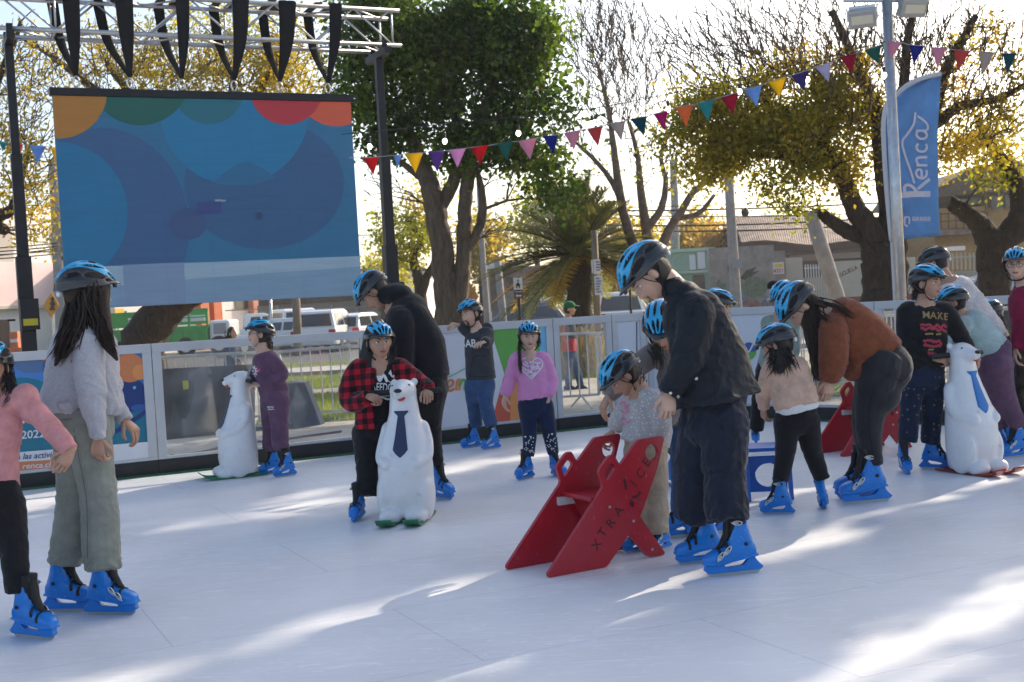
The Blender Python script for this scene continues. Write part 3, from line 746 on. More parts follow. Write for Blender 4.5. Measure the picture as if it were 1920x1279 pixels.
# ------------------------------------------------------------------ the skaters
# 1 little girl at the left edge
P1 = person('girl in a pink ruffled top stretching out an arm at the left edge', (62, 1196), (-19, 690, 0, 90, 4, 6, 0), (-12, 742), (-22, 925), by=-25,
    sr=(-66, 752, 0), sl=(42, 752, -5), el=(98, 806, -10), wl=(132, 845, -22), hl=dict(d=(-.35, .75, -.3), n=(.6, -.5, -.5), c=30), er=(-95, 820, -10), wr=(-110, 890, -25),
    hipr=(-55, 950, 0), hipl=(6, 950, 0), kl=(27, 1040), al=(31, 1112), kr=(-52, 1040), ar=(-50, 1110), top=C_PINK, tw=((56, 38), (52, 36), (56, 40)), arm=(23, 20, 17),
    extra=[(48, 748, -4, 26, 30, 24), (58, 770, -6, 20, 26, 22)], pants=C_BLACK, hip=(62, 42), leg=(42, 26, 21), skates=[(62, 1196, None, 62, 112, 0, 0, -1), (-52, 1188, None, 30, 112, 0, 0, 1)],
    hair=[([(8, 680, 8), (22, 715, 6), (20, 745, -10), (4, 762, -22)], 11, 6, 12), ([(6, 700, -4), (20, 740, -18), (-4, 770, -30)], 8, 5, 8)])
# 2 tall young woman seen from behind
P2 = person('long-haired woman in a grey sweatshirt and loose washed trousers seen from behind', (180, 1150), (163, 545, 0, 92, 124, 6, 0), (160, 600), (150, 775, -2), by=112,
    sr=(163, 645, -38), er=(173, 745, -60), wr=(184, 822, -68), sl=(170, 640, 44), el=(205, 735, 52), wl=(234, 788, 46), hl=dict(d=(.8, .75, -.1), n=(.5, -.8, -.3), c=34), hr=dict(d=(-.05, 1, .05), n=(-.2, 0, -1), c=42),
    hipr=(163, 800, -22), hipl=(138, 800, 26), kr=(184, 930), ar=(192, 1068), kl=(140, 930), al=(124, 1055), top=C_GREY, tw=((44, 62), (48, 68), (52, 76)), hemflare=.94, arm=(30, 27, 15), neckr=24,
    pants=C_OLIVE, hip=(46, 62), leg=(41, 34, 33), pfolds=.018, folds=.026, skates=[(207, 1152, None, 76, 106, 0, 0, 1), (128, 1146, None, 82, 106, 0, 0, -1)],
    hairmass=[([(165, 535, 0), (163, 565, 2), (157, 596, 4), (146, 622, 4)], [41, 41, 34, 20], .9), ([(152, 565, 0), (136, 602, -26), (119, 646, -46), (104, 684, -52)], [28, 24, 16, 3], .55), ([(178, 550, -8), (187, 595, -28), (201, 640, -44), (219, 674, -46)], [26, 21, 14, 3], .55)],
    hair=[([(150, 555, -8), (138, 595, -34), (120, 640, -56), (102, 684, -62)], 20, 11, 26), ([(176, 555, -14), (188, 600, -36), (202, 640, -52), (220, 674, -54)], 20, 6, 20), ([(160, 555, -24), (152, 595, -40), (140, 632, -58), (124, 668, -64)], 20, 14, 18), ([(166, 550, -34), (176, 590, -40), (188, 625, -50), (196, 640, -58)], 18, 9, 12)], hairmat=HAIRD)
# 3 girl in plum behind the left bear
P3 = person('girl in a plum tracksuit and glasses pushing the bear beside the fence', (520, 890), (487, 626, 0, 46, -72, -6, 0), (492, 655), (514, 738), by=-60, m=(503, 695, 0), sl=(510, 676, -14), el=(530, 704, -20), wl=(489, 722, -18), hl=dict(d=(-1, -.1, -.1), n=(0, -.8, -.6), c=50),
    sr=(490, 674, 16), er=(478, 706, 22), wr=(470, 718, 16), hr=dict(d=(-1, 0, 0), c=50), hipl=(522, 750, -8), hipr=(508, 750, 10), kl=(524, 795), al=(527, 843), kr=(508, 797), ar=(508, 842),
    top=C_PURPLE, tw=((22, 25), (23, 26), (25, 27)), arm=(13, 11.5, 8.5), pants=C_PURPLE, hip=(24, 27), leg=(22, 17, 15), pfolds=.018, skates=[(536, 893, None, -52, 46, 0, 0, -1), (510, 888, None, -60, 46, 0, 0, 1)],
    hair=[([(500, 635, 0), (503, 650, 0), (500, 662, 2)], 8, 5, 12)], hairmat=HAIRB, glasses=True, skin=SKIN_L)
g = D2()
for q in range(10): a = q * pi / 5; g.stroke([(4 * cos(a), 5.5 * sin(a)), (8.5 * cos(a), 11 * sin(a))], 2.6)
g.stroke([(4.2 * cos(t * .4), 6 * sin(t * .4)) for t in range(17)], 2)
ART = [(P3, 'sweater', (479, 696), g, PRINT_W, 0)]
g = D2().poly([(0, -4), (4, 1), (2.6, 3.6), (0, 2), (-2.6, 3.6), (-4, 1)]); ART.append((P3, 'sweater', (489, 694), g, PRINT_PK, 0))
g = D2().stroke([(-7, 2), (-4, 4), (-2, 2), (1, 4), (4, 2.5), (7, 4)], 1.3).stroke([(-6, -2), (-3, 0), (0, -2), (4, -.5), (8, -1.5)], 1.3); ART.append((P3, 'trousers', (512, 765), g, PRINT_W, 0))
# 4 girl in red plaid with the front bear
P4 = person('girl in an open red and black plaid shirt pushing the middle bear', (700, 968), (711, 640, 0, 64, 22, 4, 0), (712, 684), (712, 805), by=8, sr=(672, 694, 2), er=(660, 745, -6), wr=(688, 742, -40), hr=dict(d=(1, .25, -.55), n=(0, -.8, -.7), c=52),
    sl=(750, 690, 2), el=(782, 712, -12), wl=(801, 728, -42), hl=dict(d=(.15, .55, -.7), n=(.1, -.7, -.7), c=50), hipr=(688, 815, 0), hipl=(734, 815, 4), kr=(690, 875), ar=(690, 930), kl=(738, 870, 30), al=(738, 925, 36),
    top=C_BLACK, topname='tshirt', tw=((37, 25), (36, 25), (38, 27)), arm=(15, 13, 11), pants=C_BLACK, hip=(40, 30), leg=(29, 23, 20), pfolds=.02, skates=[(673, 974, None, -12, 64, 4, 0, 1), (742, 962, None, 10, 64, 0, 0, -1)],
    hairmass=[([(694, 640, 6), (688, 680, 2), (690, 720, -12), (688, 755, -18)], [14, 14, 11, 4], .7)], hair=[([(688, 650, 6), (684, 690, 0), (688, 730, -14), (686, 760, -16)], 11, 6, 16), ([(694, 640, 10), (700, 690, 8), (705, 720, 20)], 10, 7, 8), ([(738, 650, 8), (742, 690, 16)], 6, 4, 6)])
def open_shirt(o):
    P = P4; b = Vector(P['base']); bm = bmesh.new(); bm.from_mesh(o.data); kill = []
    inv = np.linalg.inv(np.array([CR, CU, FWD]).T)
    for v in bm.verts:
        w = np.array(v.co + b) - CAM; c = inv @ w; px = 960 + F * c[0] / c[2]; py = 639.5 - F * c[1] / c[2]
        if 704 < px < 744 and (c[2] - P['D']) * P['s'] < -5 and abs(px - 722) < 14 + (py - 690) * .10: kill.append(v)
        elif py < 683 and 688 < px < 738: kill.append(v)
        elif py > 806: kill.append(v)
    bmesh.ops.delete(bm, geom=kill, context='VERTS'); bm.to_mesh(o.data); bm.free()
def plaid_shirt():
    P = P4; W = P['W']; s = P['s']; T = MB(); R_ = P['ring']
    T.rings([R_(.03, 20, 18), R_(.11, 31, 22), R_(.2, 41, 27), R_(.4, 43, 30), R_(.7, 45, 32), R_(1.05, 49, 34)])
    for pts in ([(690, 688, 2), (670, 694, 2), (652, 740, -4), (664, 757, -22), (688, 745, -42)], [(735, 686, 2), (752, 692, 2), (782, 714, -14), (806, 731, -40)]):
        Q = [W(q) for q in catmull([np.array(q, float) for q in pts], 6)]
        T.tube(Q, np.interp(np.linspace(0, 1, len(Q)), [0, .3, .65, .9, 1], [17 / s, 20 / s, 18 / s, 15 / s, 14 / s]), 16)
    skinmesh('plaid_shirt', T, C_PLAID, P['root'], .009, 3, .016, .06, post=open_shirt)
plaid_shirt()
g = D2().text('FREEDOM', 0, -4, 15, 52).stroke([(-22, 10), (-14, 19), (-8, 8), (-2, 19), (6, 7)], 5).poly([(2, 12), (10, 30), (14, 18), (22, 32), (20, 12), (12, 5)]).stroke([(-24, -17), (-10, -13), (4, -18), (24, -14)], 4).stroke([(-20, -24), (-6, -20), (8, -25), (20, -22)], 3.5).poly([(-16, 16), (-10, 27), (-3, 18), (-8, 10)])
ART.append((P4, 'tshirt', (722, 722), g, PRINT_W, .06))
# 5 man in black hoodie bending over her
P5 = person('man in a black hoodie bending down behind the girl in the plaid shirt', (822, 936), (699, 546, 0, 62, -86, 56, 0), (735, 566), (800, 712), by=-85, m=(780, 622, 0), sl=(752, 606, -38), el=(752, 680, -46), wl=(738, 738, -40), sr=(752, 604, 38), er=(748, 680, 46), wr=(738, 735, 36),
    hipl=(803, 735, -18), hipr=(795, 735, 24), kl=(802, 800), al=(812, 872), kr=(786, 805, 14), ar=(778, 880, 24), top=C_HOODB, topname='hoodie', tw=((46, 44), (48, 48), (48, 45)), arm=(27, 24, 17),
    extra=[(724, 553, 0, 21, 19, 23), (744, 552, 0, 30, 22, 30), (765, 585, 0, 40, 38, 40)], pants=C_BLACK, hip=(40, 40), leg=(36, 26, 20), skates=[(826, 935, None, 42, 70, 0, 0, -1), (785, 930, None, -40, 70, 0, 0, 1)], hair=[], pextra=[(806, 725, 0, 36, 34, 36)])
# 6 girl in a charcoal hoodie leaning on the fence
P6 = person('girl in a charcoal hoodie and jeans leaning on the fence rail', (905, 840), (882, 588, 0, 46, -42, 4, 6), (894, 616), (902, 712), by=-38, sr=(882, 624, 10), er=(869, 614, 12), wr=(861, 609, 10), hr=dict(d=(-1, -.1, .1), n=(0, -1, -.3), c=35), sl=(914, 626, -12), el=(913, 641, -32), wl=(908, 642, -52), hl=dict(d=(-.55, .05, -.9), n=(0, -1, 0), c=16),
    hipr=(888, 722, 2), hipl=(912, 722, -3), kr=(889, 760), ar=(893, 800), kl=(911, 756), al=(922, 800), top=C_HOOD, topname='hoodie', tw=((26, 22), (27, 22), (28, 23)), arm=(13, 12, 9), extra=[(912, 617, 10, 13, 13, 12), (900, 613, 8, 14, 9, 12)], pants=C_DENIM, hip=(26, 20), leg=(18, 14, 12), skates=[(885, 839, None, -62, 42, 0, 0, 1), (922, 842, None, -55, 42, 0, 0, -1)],
    hair=[([(893, 595, 4), (898, 612, 2), (901, 622, -4)], 8, 5, 12), ([(873, 585, -8), (876, 600, -12), (880, 618, -14)], 4, 3, 5)], skin=SKIN_L)
ART.append((P6, 'hoodie', (877, 645), D2().text('GAP', 0, 0, 14, 30), PRINT_W, -.08))
# 7 girl in bright pink
P7 = person('girl in a bright pink top with a white heart print facing the camera', (1008, 896), (992, 631, 0, 49, 4, 2, 0), (993, 662), (1003, 748), by=4, sr=(968, 674, 0), er=(956, 714, 2), wr=(946, 742, -6), hr=dict(d=(-.1, 1, -.1), n=(-.9, -.1, -.5), c=22), sl=(1020, 674, 0), el=(1034, 714, 2), wl=(1028, 743, -12), hl=dict(d=(-.3, 1, -.2), n=(.4, 0, -.9), c=30),
    hipr=(989, 762), hipl=(1020, 762), kr=(993, 812), ar=(991, 856), kl=(1030, 812), al=(1038, 852), top=C_ROSE, topname='top', tw=((28, 19), (28, 20), (33, 23)), arm=(13.5, 12, 11), pants=C_NAVY, pantsname='leggings', hip=(30, 22), leg=(19, 14, 11), skates=[(986, 898, None, -38, 52, 0, 0, 1), (1048, 893, None, 30, 50, 0, 10, -1)], pfolds=.006,
    hair=[([(976, 640, 2), (974, 660, -14), (976, 685, -22), (977, 710, -24)], 4.5, 2.5, 10), ([(1008, 635, 4), (1013, 652, 0)], 5, 3, 6)], hairmat=HAIRB, skin=SKIN_L)
g = D2(); hp = [(0, -19), (10, -9), (20, 4), (20, 14), (13, 19), (5, 17), (0, 10), (-5, 17), (-13, 19), (-20, 14), (-20, 4), (-10, -9), (0, -19)]
g.stroke(hp, 2.2, 3)
for a, b in (((-16, 10), (-4, 4)), ((-17, 4), (-6, -4)), ((4, 12), (17, 12)), ((-2, 6), (8, -2)), ((10, 6), (16, -2)), ((-8, -8), (2, 0)), ((-2, -14), (8, -6)), ((3, 3), (12, 8)), ((-12, 14), (-6, 9)), ((-6, -2), (6, -10)), ((0, 0), (3, 9)), ((8, 0), (14, 5))): g.stroke([a, ((a[0] + b[0]) / 2 + 1.5, (a[1] + b[1]) / 2 - 2), b], 2.4)
ART.append((P7, 'top', (996, 691), g, PRINT_W, 0))
g = D2(); rr = random.Random(5)
for q in range(34): x, y = rr.uniform(-10, 10), rr.uniform(-16, 16); g.poly([(x - 1, y - 1), (x + 1.1, y - .8), (x + .7, y + 1.2), (x - .9, y + .9)])
ART += [(P7, 'leggings', (990, 832), g, PRINT_W, 0), (P7, 'leggings', (1035, 828), g, PRINT_W, .3)]
# 8 small child with the red aid
P8 = person('small child in a pale dotted sweater holding the front red skating aid', (1215, 1030), (1166, 703, 0, 74, -78, 48, 0), (1200, 733), (1210, 832), by=-70, m=(1216, 790, 0), sl=(1222, 752, -24), el=(1240, 795, -34), wl=(1222, 822, -34), hl=dict(d=(-.6, .5, 0), n=(0, -.8, -.6), c=50), sr=(1188, 750, 22), er=(1160, 790, 26), wr=(1150, 808, 26), hr=dict(d=(-.7, .6, .1), n=(-.2, -.9, -.3), c=40),
    hipl=(1222, 848, -14), hipr=(1198, 848, 14), kl=(1229, 925), al=(1231, 1000), kr=(1196, 925), ar=(1194, 1000), top=C_SPARK, tw=((36, 38), (42, 46), (42, 46)), arm=(22, 20, 14), pants=C_BEIGE, hip=(36, 38), leg=(30, 24, 22), pfolds=.02, skates=[(1240, 1031, None, -48, 58, 0, 0, -1), (1195, 1033, None, -60, 58, 0, 0, 1)],
    hair=[([(1198, 705, 0), (1200, 730, -10), (1196, 760, -20)], 10, 5, 14), ([(1196, 700, 2), (1205, 728, -8), (1208, 748, -16)], 7, 4, 7)], hairmat=HAIRB)
g = D2().stroke([(-8, 16), (-2, 22), (2, 12), (7, 18)], 4).stroke([(-7, 6), (0, 2), (6, 7), (0, 10)], 4).stroke([(-8, -14), (-2, -8), (4, -15), (9, -10)], 4).stroke([(-4, -20), (4, -18)], 3.5)
ART.append((P8, 'sweater', (1172, 776), g, PRINT_RO, 0))
# 9 adult helping from behind the child
P9 = person('adult in a taupe pullover reaching around the small child at the red skating aid', (1285, 1006), (1243, 612, 6, 84, -18, 38, 0), (1262, 665, 30), (1310, 800, 40), by=-22, sr=(1222, 668, 26), er=(1178, 702, 10), wr=(1140, 742, 4), hr=dict(d=(-.45, 1, -.1), n=(-.8, -.5, -.4), c=30), sl=(1296, 668, 14), el=(1276, 750, -12), wl=(1230, 802, -30), hl=dict(d=(-.75, .6, -.1), n=(-.2, -.75, -.7), c=48),
    hipr=(1292, 815, 40), hipl=(1330, 815, 30), kr=(1290, 890), ar=(1290, 970), kl=(1335, 890), al=(1325, 970), top=C_TAUPE, tw=((46, 34), (48, 36), (48, 38)), arm=(24, 21, 17), pants=C_DENIM, hip=(50, 40), leg=(38, 32, 30), skates=[(1285, 1006, None, -82, 92, 0, 0, 1), (1330, 1002, None, -70, 92, 0, 0, -1)],
    hair=[([(1228, 650, -6), (1236, 672, -10), (1240, 690, -8)], 12, 8, 10)])
# 10 man in the dark jacket
P10 = person('tall man in a black jacket and baggy navy trousers looking down', (1345, 1068), (1214, 512, 0, 96, -86, 52, 0), (1270, 545, 0), (1345, 750, 0), m=(1322, 640, 0), by=-80, sl=(1305, 592, -50), el=(1290, 670, -62), wl=(1254, 738, -52), hl=dict(d=(-.02, 1, -.1), n=(.1, 0, -1), c=38), sr=(1298, 590, 50), er=(1290, 670, 62), wr=(1262, 730, 50),
    hipl=(1358, 795, -24), hipr=(1316, 795, 26), kl=(1358, 885), al=(1364, 975), kr=(1306, 885), ar=(1306, 968), top=C_JACK, topname='jacket', cuff=False, tw=((54, 60), (58, 72), (64, 82)), hemflare=1.07, folds=.022, arm=(37, 32, 20), neckr=29, extra=[(1262, 538, 0, 27, 25, 28), (1282, 552, 0, 34, 28, 34)], pants=C_BAGGY, hip=(52, 56), leg=(46, 40, 37), pfolds=.03,
    skates=[(1378, 1077, None, -80, 108, 0, 0, -1), (1317, 1055, None, -80, 98, 0, 0, 1)], hair=[([(1238, 500, 0), (1250, 520, 0)], 16, 10, 8)], skin=SKIN_L)
# 11 skater hidden behind him
P11 = person('skater in green trousers mostly hidden behind the man in the black jacket', (1262, 916), (1346, 574, 0, 56, 100, 12, 0), (1330, 612), (1300, 740), by=95, top=C_SAGE, tw=((30, 26), (30, 28), (32, 30)), arm=(15, 13, 10), hipr=(1296, 755, -10), hipl=(1300, 755, 14), kr=(1282, 810, -4), ar=(1261, 852), kl=(1316, 820, 10), al=(1322, 870), pants=C_GREEN, hip=(28, 28), leg=(22, 18, 15),
    sr=(1325, 630, -26), er=(1335, 690, -20), wr=(1350, 730, -10), sl=(1330, 630, 26), el=(1340, 690, 24), wl=(1355, 730, 14), skates=[(1258, 915, None, 60, 62, 18, 0, 1), (1322, 905, None, 88, 62, 0, 0, -1)])
# 12 skater behind the brown jacket
P12 = person('bending skater in a sage top behind the blue skating aid', (1455, 834), (1470, 556, 0, 50, -62, 30, 0), (1462, 592), (1446, 700), by=-40, sr=(1440, 606, 4), er=(1446, 655, -10), wr=(1452, 690, -26), sl=(1482, 608, -6), el=(1488, 655, -14), wl=(1480, 690, -24), hipr=(1434, 712), hipl=(1466, 712), kr=(1424, 762), ar=(1418, 806), kl=(1496, 765), al=(1521, 815), top=C_SAGE, tw=((27, 20), (27, 21), (28, 22)), arm=(14, 12, 10), pants=C_BLACK, hip=(30, 22), leg=(20, 16, 13),
    skates=[(1417, 833, None, -8, 46, 0, 0, 1), (1523, 848, None, 8, 46, 0, 0, -1)])
# 13 little girl from behind
P13 = person('little girl in a beige vest and black trousers seen from behind', (1505, 961), (1456, 646, 0, 66, -118, 24, 0), (1470, 672), (1496, 770), by=-150, m=(1484, 722, 0), sr=(1498, 686, 4), er=(1512, 735, 22), wr=(1500, 775, 40), sl=(1448, 686, -4), el=(1432, 730, 14), wl=(1432, 765, 34), hipr=(1512, 790, 2), hipl=(1476, 790, -2), kr=(1524, 846), ar=(1541, 898), kl=(1473, 846), al=(1463, 902), top=C_VEST, topname='vest', tw=((37, 26), (43, 33), (41, 32)), arm=(17, 15, 12), pose_hem=.90,
    pants=C_BLACK, hip=(38, 29), leg=(26, 19, 15), skates=[(1460, 964, None, -112, 64, 0, 0, -1), (1548, 955, None, 168, 60, 20, -10, 1)], hairmass=[([(1462, 648, -8), (1464, 668, -18), (1462, 692, -30)], [20, 22, 10], .6)], hair=[([(1462, 652, -12), (1455, 675, -24), (1450, 700, -34)], 12, 14, 16), ([(1468, 652, -12), (1476, 672, -26), (1484, 696, -34)], 12, 14, 14)])
def white_hem():
    T = MB(); R_ = P13['ring']; T.rings([R_(.84, 40, 31), R_(.95, 41, 32), R_(1.02, 39.5, 30.5)]); skinmesh('undershirt', T, C_WHITE, P13['root'], .008, 2, .006)
white_hem()
# 14 woman in the rust jacket
P14 = person('woman in a rust jacket and black jeans bending deep towards the little girl', (1626, 944), (1497, 574, 0, 74, -84, 58, 0), (1542, 590), (1652, 672), m=(1595, 617, 0), by=-84, sl=(1563, 622, -36), el=(1562, 678, -48), wl=(1554, 714, -40), hl=dict(d=(-.05, 1, -.1), n=(.2, 0, -1), c=34), sr=(1558, 622, 36), er=(1556, 680, 48), wr=(1548, 715, 40), hipl=(1650, 692, -20), hipr=(1648, 692, 22), kl=(1630, 790), al=(1638, 872), kr=(1624, 790, 20), ar=(1628, 868),
    top=C_RUST, topname='jacket', tw=((46, 50), (48, 54), (46, 50)), arm=(29, 27, 20), extra=[(1608, 640, 0, 46, 44, 44), (1600, 690, 0, 22, 26, 36)], pants=C_BLKJ, pantsname='jeans', hip=(46, 50), leg=(42, 27, 18), pextra=[(1655, 690, 0, 56, 54, 50), (1648, 735, -8, 42, 44, 34)], pfolds=.008,
    skates=[(1626, 942, None, -84, 96, 0, 0, -1), (1615, 932, None, -84, 96, 0, 0, 1)], hairmass=[([(1512, 575, -4), (1526, 610, -8), (1533, 660, -12), (1534, 708, -10)], [22, 22, 17, 5], .9), ([(1514, 562, -2), (1532, 566, -16), (1548, 576, -28)], [18, 12, 3], .8)], hair=[([(1515, 580, -6), (1530, 620, -22), (1534, 670, -22), (1536, 716, -14)], 17, 7, 20), ([(1512, 590, 8), (1520, 640, 4), (1528, 690, 4), (1530, 722, 0)], 14, 6, 14), ([(1525, 565, -10), (1560, 572, -34), (1590, 590, -52), (1604, 600, -54)], 8, 7, 4), ([(1522, 575, -16), (1552, 600, -50), (1578, 628, -56), (1592, 640, -58)], 8, 8, 4)], hairmat=HAIRD, skin=SKIN_L)
# 15 girl with the right bear
P15 = person('girl in a black lettered sweatshirt and star print leggings beside a bear', (1735, 884), (1739, 530, 0, 60, 42, 2, 0), (1732, 566), (1733, 700), by=14, sr=(1699, 586, 6), er=(1704, 650, -8), wr=(1750, 672, -26), hr=dict(d=(1, .1, -.2), n=(0, -.6, -.8), c=40), sl=(1774, 586, -4), el=(1802, 632, -10), wl=(1822, 662, -16), hl=dict(d=(.6, .7, -.2), n=(.4, -.7, -.5), c=40),
    hipr=(1712, 715), hipl=(1748, 715), kr=(1706, 770), ar=(1702, 828), kl=(1748, 772), al=(1744, 830), top=C_BLACK, topname='sweatshirt', tw=((43, 29), (41, 28), (37, 27)), arm=(18, 16, 12), pants=C_STAR, pantsname='leggings', hip=(37, 28), leg=(24, 19, 17), skates=[(1696, 886, None, -4, 60, 6, 0, 1), (1755, 879, None, 66, 62, 0, 0, -1)], hair=[([(1722, 535, 4), (1716, 552, 2), (1712, 566, 2)], 8, 5, 10)], hairmat=HAIRB)
g = D2().text('M', -16, 34, 13).text('A', -3, 34, 13).text('K', 10, 34, 13).text('E', 22, 34, 13); ART.append((P15, 'sweatshirt', (1741, 627), g, PRINT_GD, .08))
g = D2(); rr = random.Random(3)
for y, w in ((16, 26), (9, 25), (-14, 18), (-22, 16), (-38, 9)):
    g.stroke([(-w + 2 * w * i / 12, y + rr.uniform(-3, 3)) for i in range(13)], 4.5)
ART.append((P15, 'sweatshirt', (1741, 627), g, PRINT_RD, .08))
g = D2().stroke([(-16, -1), (-4, 1), (-2, -1)], 3).stroke([(4, 0), (14, 2)], 3).stroke([(-8, -30), (2, -28)], 3); ART.append((P15, 'sweatshirt', (1741, 627), g, PRINT_GD, .08))
# 16 adult in white teddy fleece
P16 = person('adult in a fluffy white fleece bending over behind the child in mint', (1850, 828), (1752, 492, 10, 50, -118, 20, 0), (1774, 522, 10), (1850, 640, 14), m=(1805, 570, 12), by=-92, sl=(1780, 560, -20), el=(1775, 610, -24), wl=(1780, 650, -22), sr=(1785, 560, 30), er=(1780, 610, 30), wr=(1780, 650, 26), hipl=(1852, 655, -8), hipr=(1850, 655, 26), kl=(1858, 715), al=(1868, 775), kr=(1846, 715), ar=(1846, 775),
    top=C_WOOL, topname='fleece', tw=((34, 36), (38, 40), (38, 40)), arm=(22, 20, 16), folds=.03, pants=C_BLACK, hip=(34, 32), leg=(26, 20, 15), skates=[(1877, 826, None, 30, 60, 0, 0, -1), (1840, 826, None, -60, 58, 0, 0, 1)], hair=[], hcol=HELM_D)
# 17 child in mint
P17 = person('child in a mint top and plum trousers bending forward', (1905, 857), (1786, 566, 0, 50, -98, 14, 0), (1800, 592), (1864, 664), m=(1832, 622, 0), by=-88, sl=(1806, 610, -24), el=(1776, 625, -20), wl=(1768, 660, -14), sr=(1812, 610, 24), er=(1790, 640, 20), wr=(1780, 665, 14), hipl=(1866, 690, -14), hipr=(1862, 690, 14), kl=(1880, 742), al=(1910, 800), kr=(1866, 748, 14), ar=(1872, 800, 30), top=C_MINT, topname='top', tw=((30, 31), (32, 34), (33, 33)), arm=(16, 14, 11),
    pants=C_PURPLE, hip=(35, 36), leg=(32, 25, 16), pextra=[(1868, 682, 0, 32, 30, 34)], skates=[(1905, 857, None, -72, 62, 0, 0, -1), (1866, 846, None, -90, 58, 0, 0, 1)], hair=[([(1796, 575, -2), (1797, 588, -6)], 8, 6, 8)])
# 18 curly haired
P18 = person('child with dark curly hair bending by the right fence', (1868, 816), (1852, 590, 0, 48, -96, 22, 0), (1872, 618), (1886, 705), by=-90, sl=(1872, 632, -18), el=(1862, 668, -18), wl=(1852, 700, -14), sr=(1874, 632, 18), er=(1864, 668, 18), wr=(1852, 700, 14), top=C_BLACK, tw=((18, 20), (19, 20), (19, 20)), arm=(11, 10, 8), pants=C_BLACK, hip=(20, 20), leg=(16, 13, 11), hipl=(1886, 715, -8), hipr=(1886, 715, 8), kl=(1884, 755), al=(1880, 785), kr=(1886, 755), ar=(1884, 782),
    skates=[(1872, 818, None, -60, 44, 0, 0, -1), (1884, 814, None, -60, 44, 0, 0, 1)], hair=[([(1862, 592, -4), (1872, 610, -6), (1870, 632, -8)], 9, 9, 14), ([(1868, 590, 0), (1878, 612, 0), (1874, 640, 0)], 8, 8, 12)], hairmat=HAIRB)
# 19 boy in maroon
P19 = person('boy in glasses and a maroon sweatshirt at the right edge of the rink', (1940, 852), (1906, 495, 0, 55, -30, 4, 0), (1924, 528), (1944, 655), by=-20, sr=(1914, 545, 8), er=(1912, 602, 4), wr=(1905, 655, -4), sl=(1968, 548, -8), hipr=(1926, 672), hipl=(1962, 672), kr=(1922, 735), ar=(1926, 795), top=C_MAROON, topname='sweatshirt', tw=((38, 28), (38, 28), (38, 28)), arm=(15, 14, 11), pants=C_CAMO, hip=(38, 28), leg=(22, 18, 15), skates=[(1930, 850, None, -20, 60, 0, 0, 1), (1970, 848, None, 10, 60, 0, 0, -1)], glasses=True, skin=SKIN_L)
# people beyond the fence
P20 = person('man in a green cap, red shirt and jeans walking beyond the fence', (1078, 730), (1068, 579, 0, 25, 72, 0, 0), (1065, 597), (1068, 660), by=70, sr=(1062, 606, -8), er=(1058, 628, -9), wr=(1066, 648, -10), sl=(1068, 606, 10), el=(1072, 630, 12), wl=(1078, 648, 8), hipr=(1066, 664, -4), hipl=(1070, 664, 5), kr=(1066, 695, -3), ar=(1066, 724, -2), kl=(1082, 695, 4), al=(1089, 724, 4), top=C_RED, topname='shirt', tw=((15, 12), (15, 12), (16, 13)), arm=(7, 6, 5), pants=C_DENIM, pantsname='jeans', hip=(15, 12), leg=(9, 7, 6), helmet=False, group='people beyond the fence', gz=GZ, dial=False)
m_ = MB(); H = P20['HP']
m_.ell(H((0, -.004, .055)), *[np.array(P20['H4'].to_3x3() @ Vector(q)) for q in ((.09, 0, 0), (0, .108, 0), (0, 0, .082))], 20, 12)
m_.ell(H((0, .125, .048)), *[np.array(P20['H4'].to_3x3() @ Vector(q)) for q in ((.07, 0, 0), (0, .07, -.01), (0, 0, .008))], 16, 8)
obj('cap', m_, cloth('green_cap', (.02, .16, .05)), P20['root'], smooth=True)
T = MB(); T.rings([P20['ring'](t, a, b) for t, a, b in ((.05, 8, 7), (.12, 13, 11), (.3, 17, 14), (.6, 16.5, 13.5))]); skinmesh('waistcoat', T, C_BLACK, P20['root'], .012, 1)
for x in (1066, 1089):
    m_ = MB(); P = [P20['W']((x - 5, 727, 0)), P20['W']((x + 2, 726, 0)), P20['W']((x + 11, 729, 0))]; m_.tube(P, [.045, .05, .03], 10, round_=True); obj('shoe', m_, C_BLACK, P20['root'], smooth=True)
P21 = person('person in a dark knitted cap and grey jacket standing beyond the white board', (1446, 726), (1450, 542, 0, 28, -60, 0, 0), (1447, 560), (1446, 640), by=-50, top=C_TAUPE, topname='jacket', tw=((17, 13), (17, 13), (18, 14)), arm=(8, 7, 5), pants=C_BLACK, hip=(17, 13), leg=(10, 8, 7), helmet=False, group='people beyond the fence', gz=GZ, dial=False)
m_ = MB(); m_.ell(P21['HP']((0, -.008, .045)), *[np.array(P21['H4'].to_3x3() @ Vector(q)) for q in ((.092, 0, 0), (0, .112, 0), (0, 0, .09))], 18, 12); obj('cap', m_, C_BLACK, P21['root'], smooth=True)
P23 = person('bareheaded dark haired person standing beyond the white board', (1474, 724), (1471, 539, 0, 28, 150, 0, 0), (1472, 558), (1473, 640), by=150, top=C_BLACK, topname='jacket', tw=((16, 12), (16, 12), (17, 13)), arm=(8, 7, 5), pants=C_DENIM, hip=(16, 12), leg=(10, 8, 7), helmet=False, group='people beyond the fence', gz=GZ, dial=False)
P22 = person('long-haired woman in a blue jacket sitting by the green truck', (434, 716), (436, 625, 0, 22, 62, 0, 0), (433, 639), (432, 688), by=55, hipr=(431, 692, -5), hipl=(436, 692, 6), kr=(448, 690, -7), ar=(448, 712, -7), kl=(452, 690, 6), al=(452, 712, 6), top=cloth('blue_jacket', (.02, .04, .11)), topname='jacket', tw=((12, 9), (12, 9), (13, 10)), arm=(6, 5, 4), er=(430, 668, -9), wr=(444, 680, -8), el=(438, 668, 9), wl=(450, 680, 7), pants=C_BLACK, hip=(13, 10), leg=(7, 6, 5), helmet=False, group='people beyond the fence', gz=GZ, dial=False,
    hair=[([(430, 622, -2), (427, 638, -4), (425, 655, -5)], 6, 5, 12)])
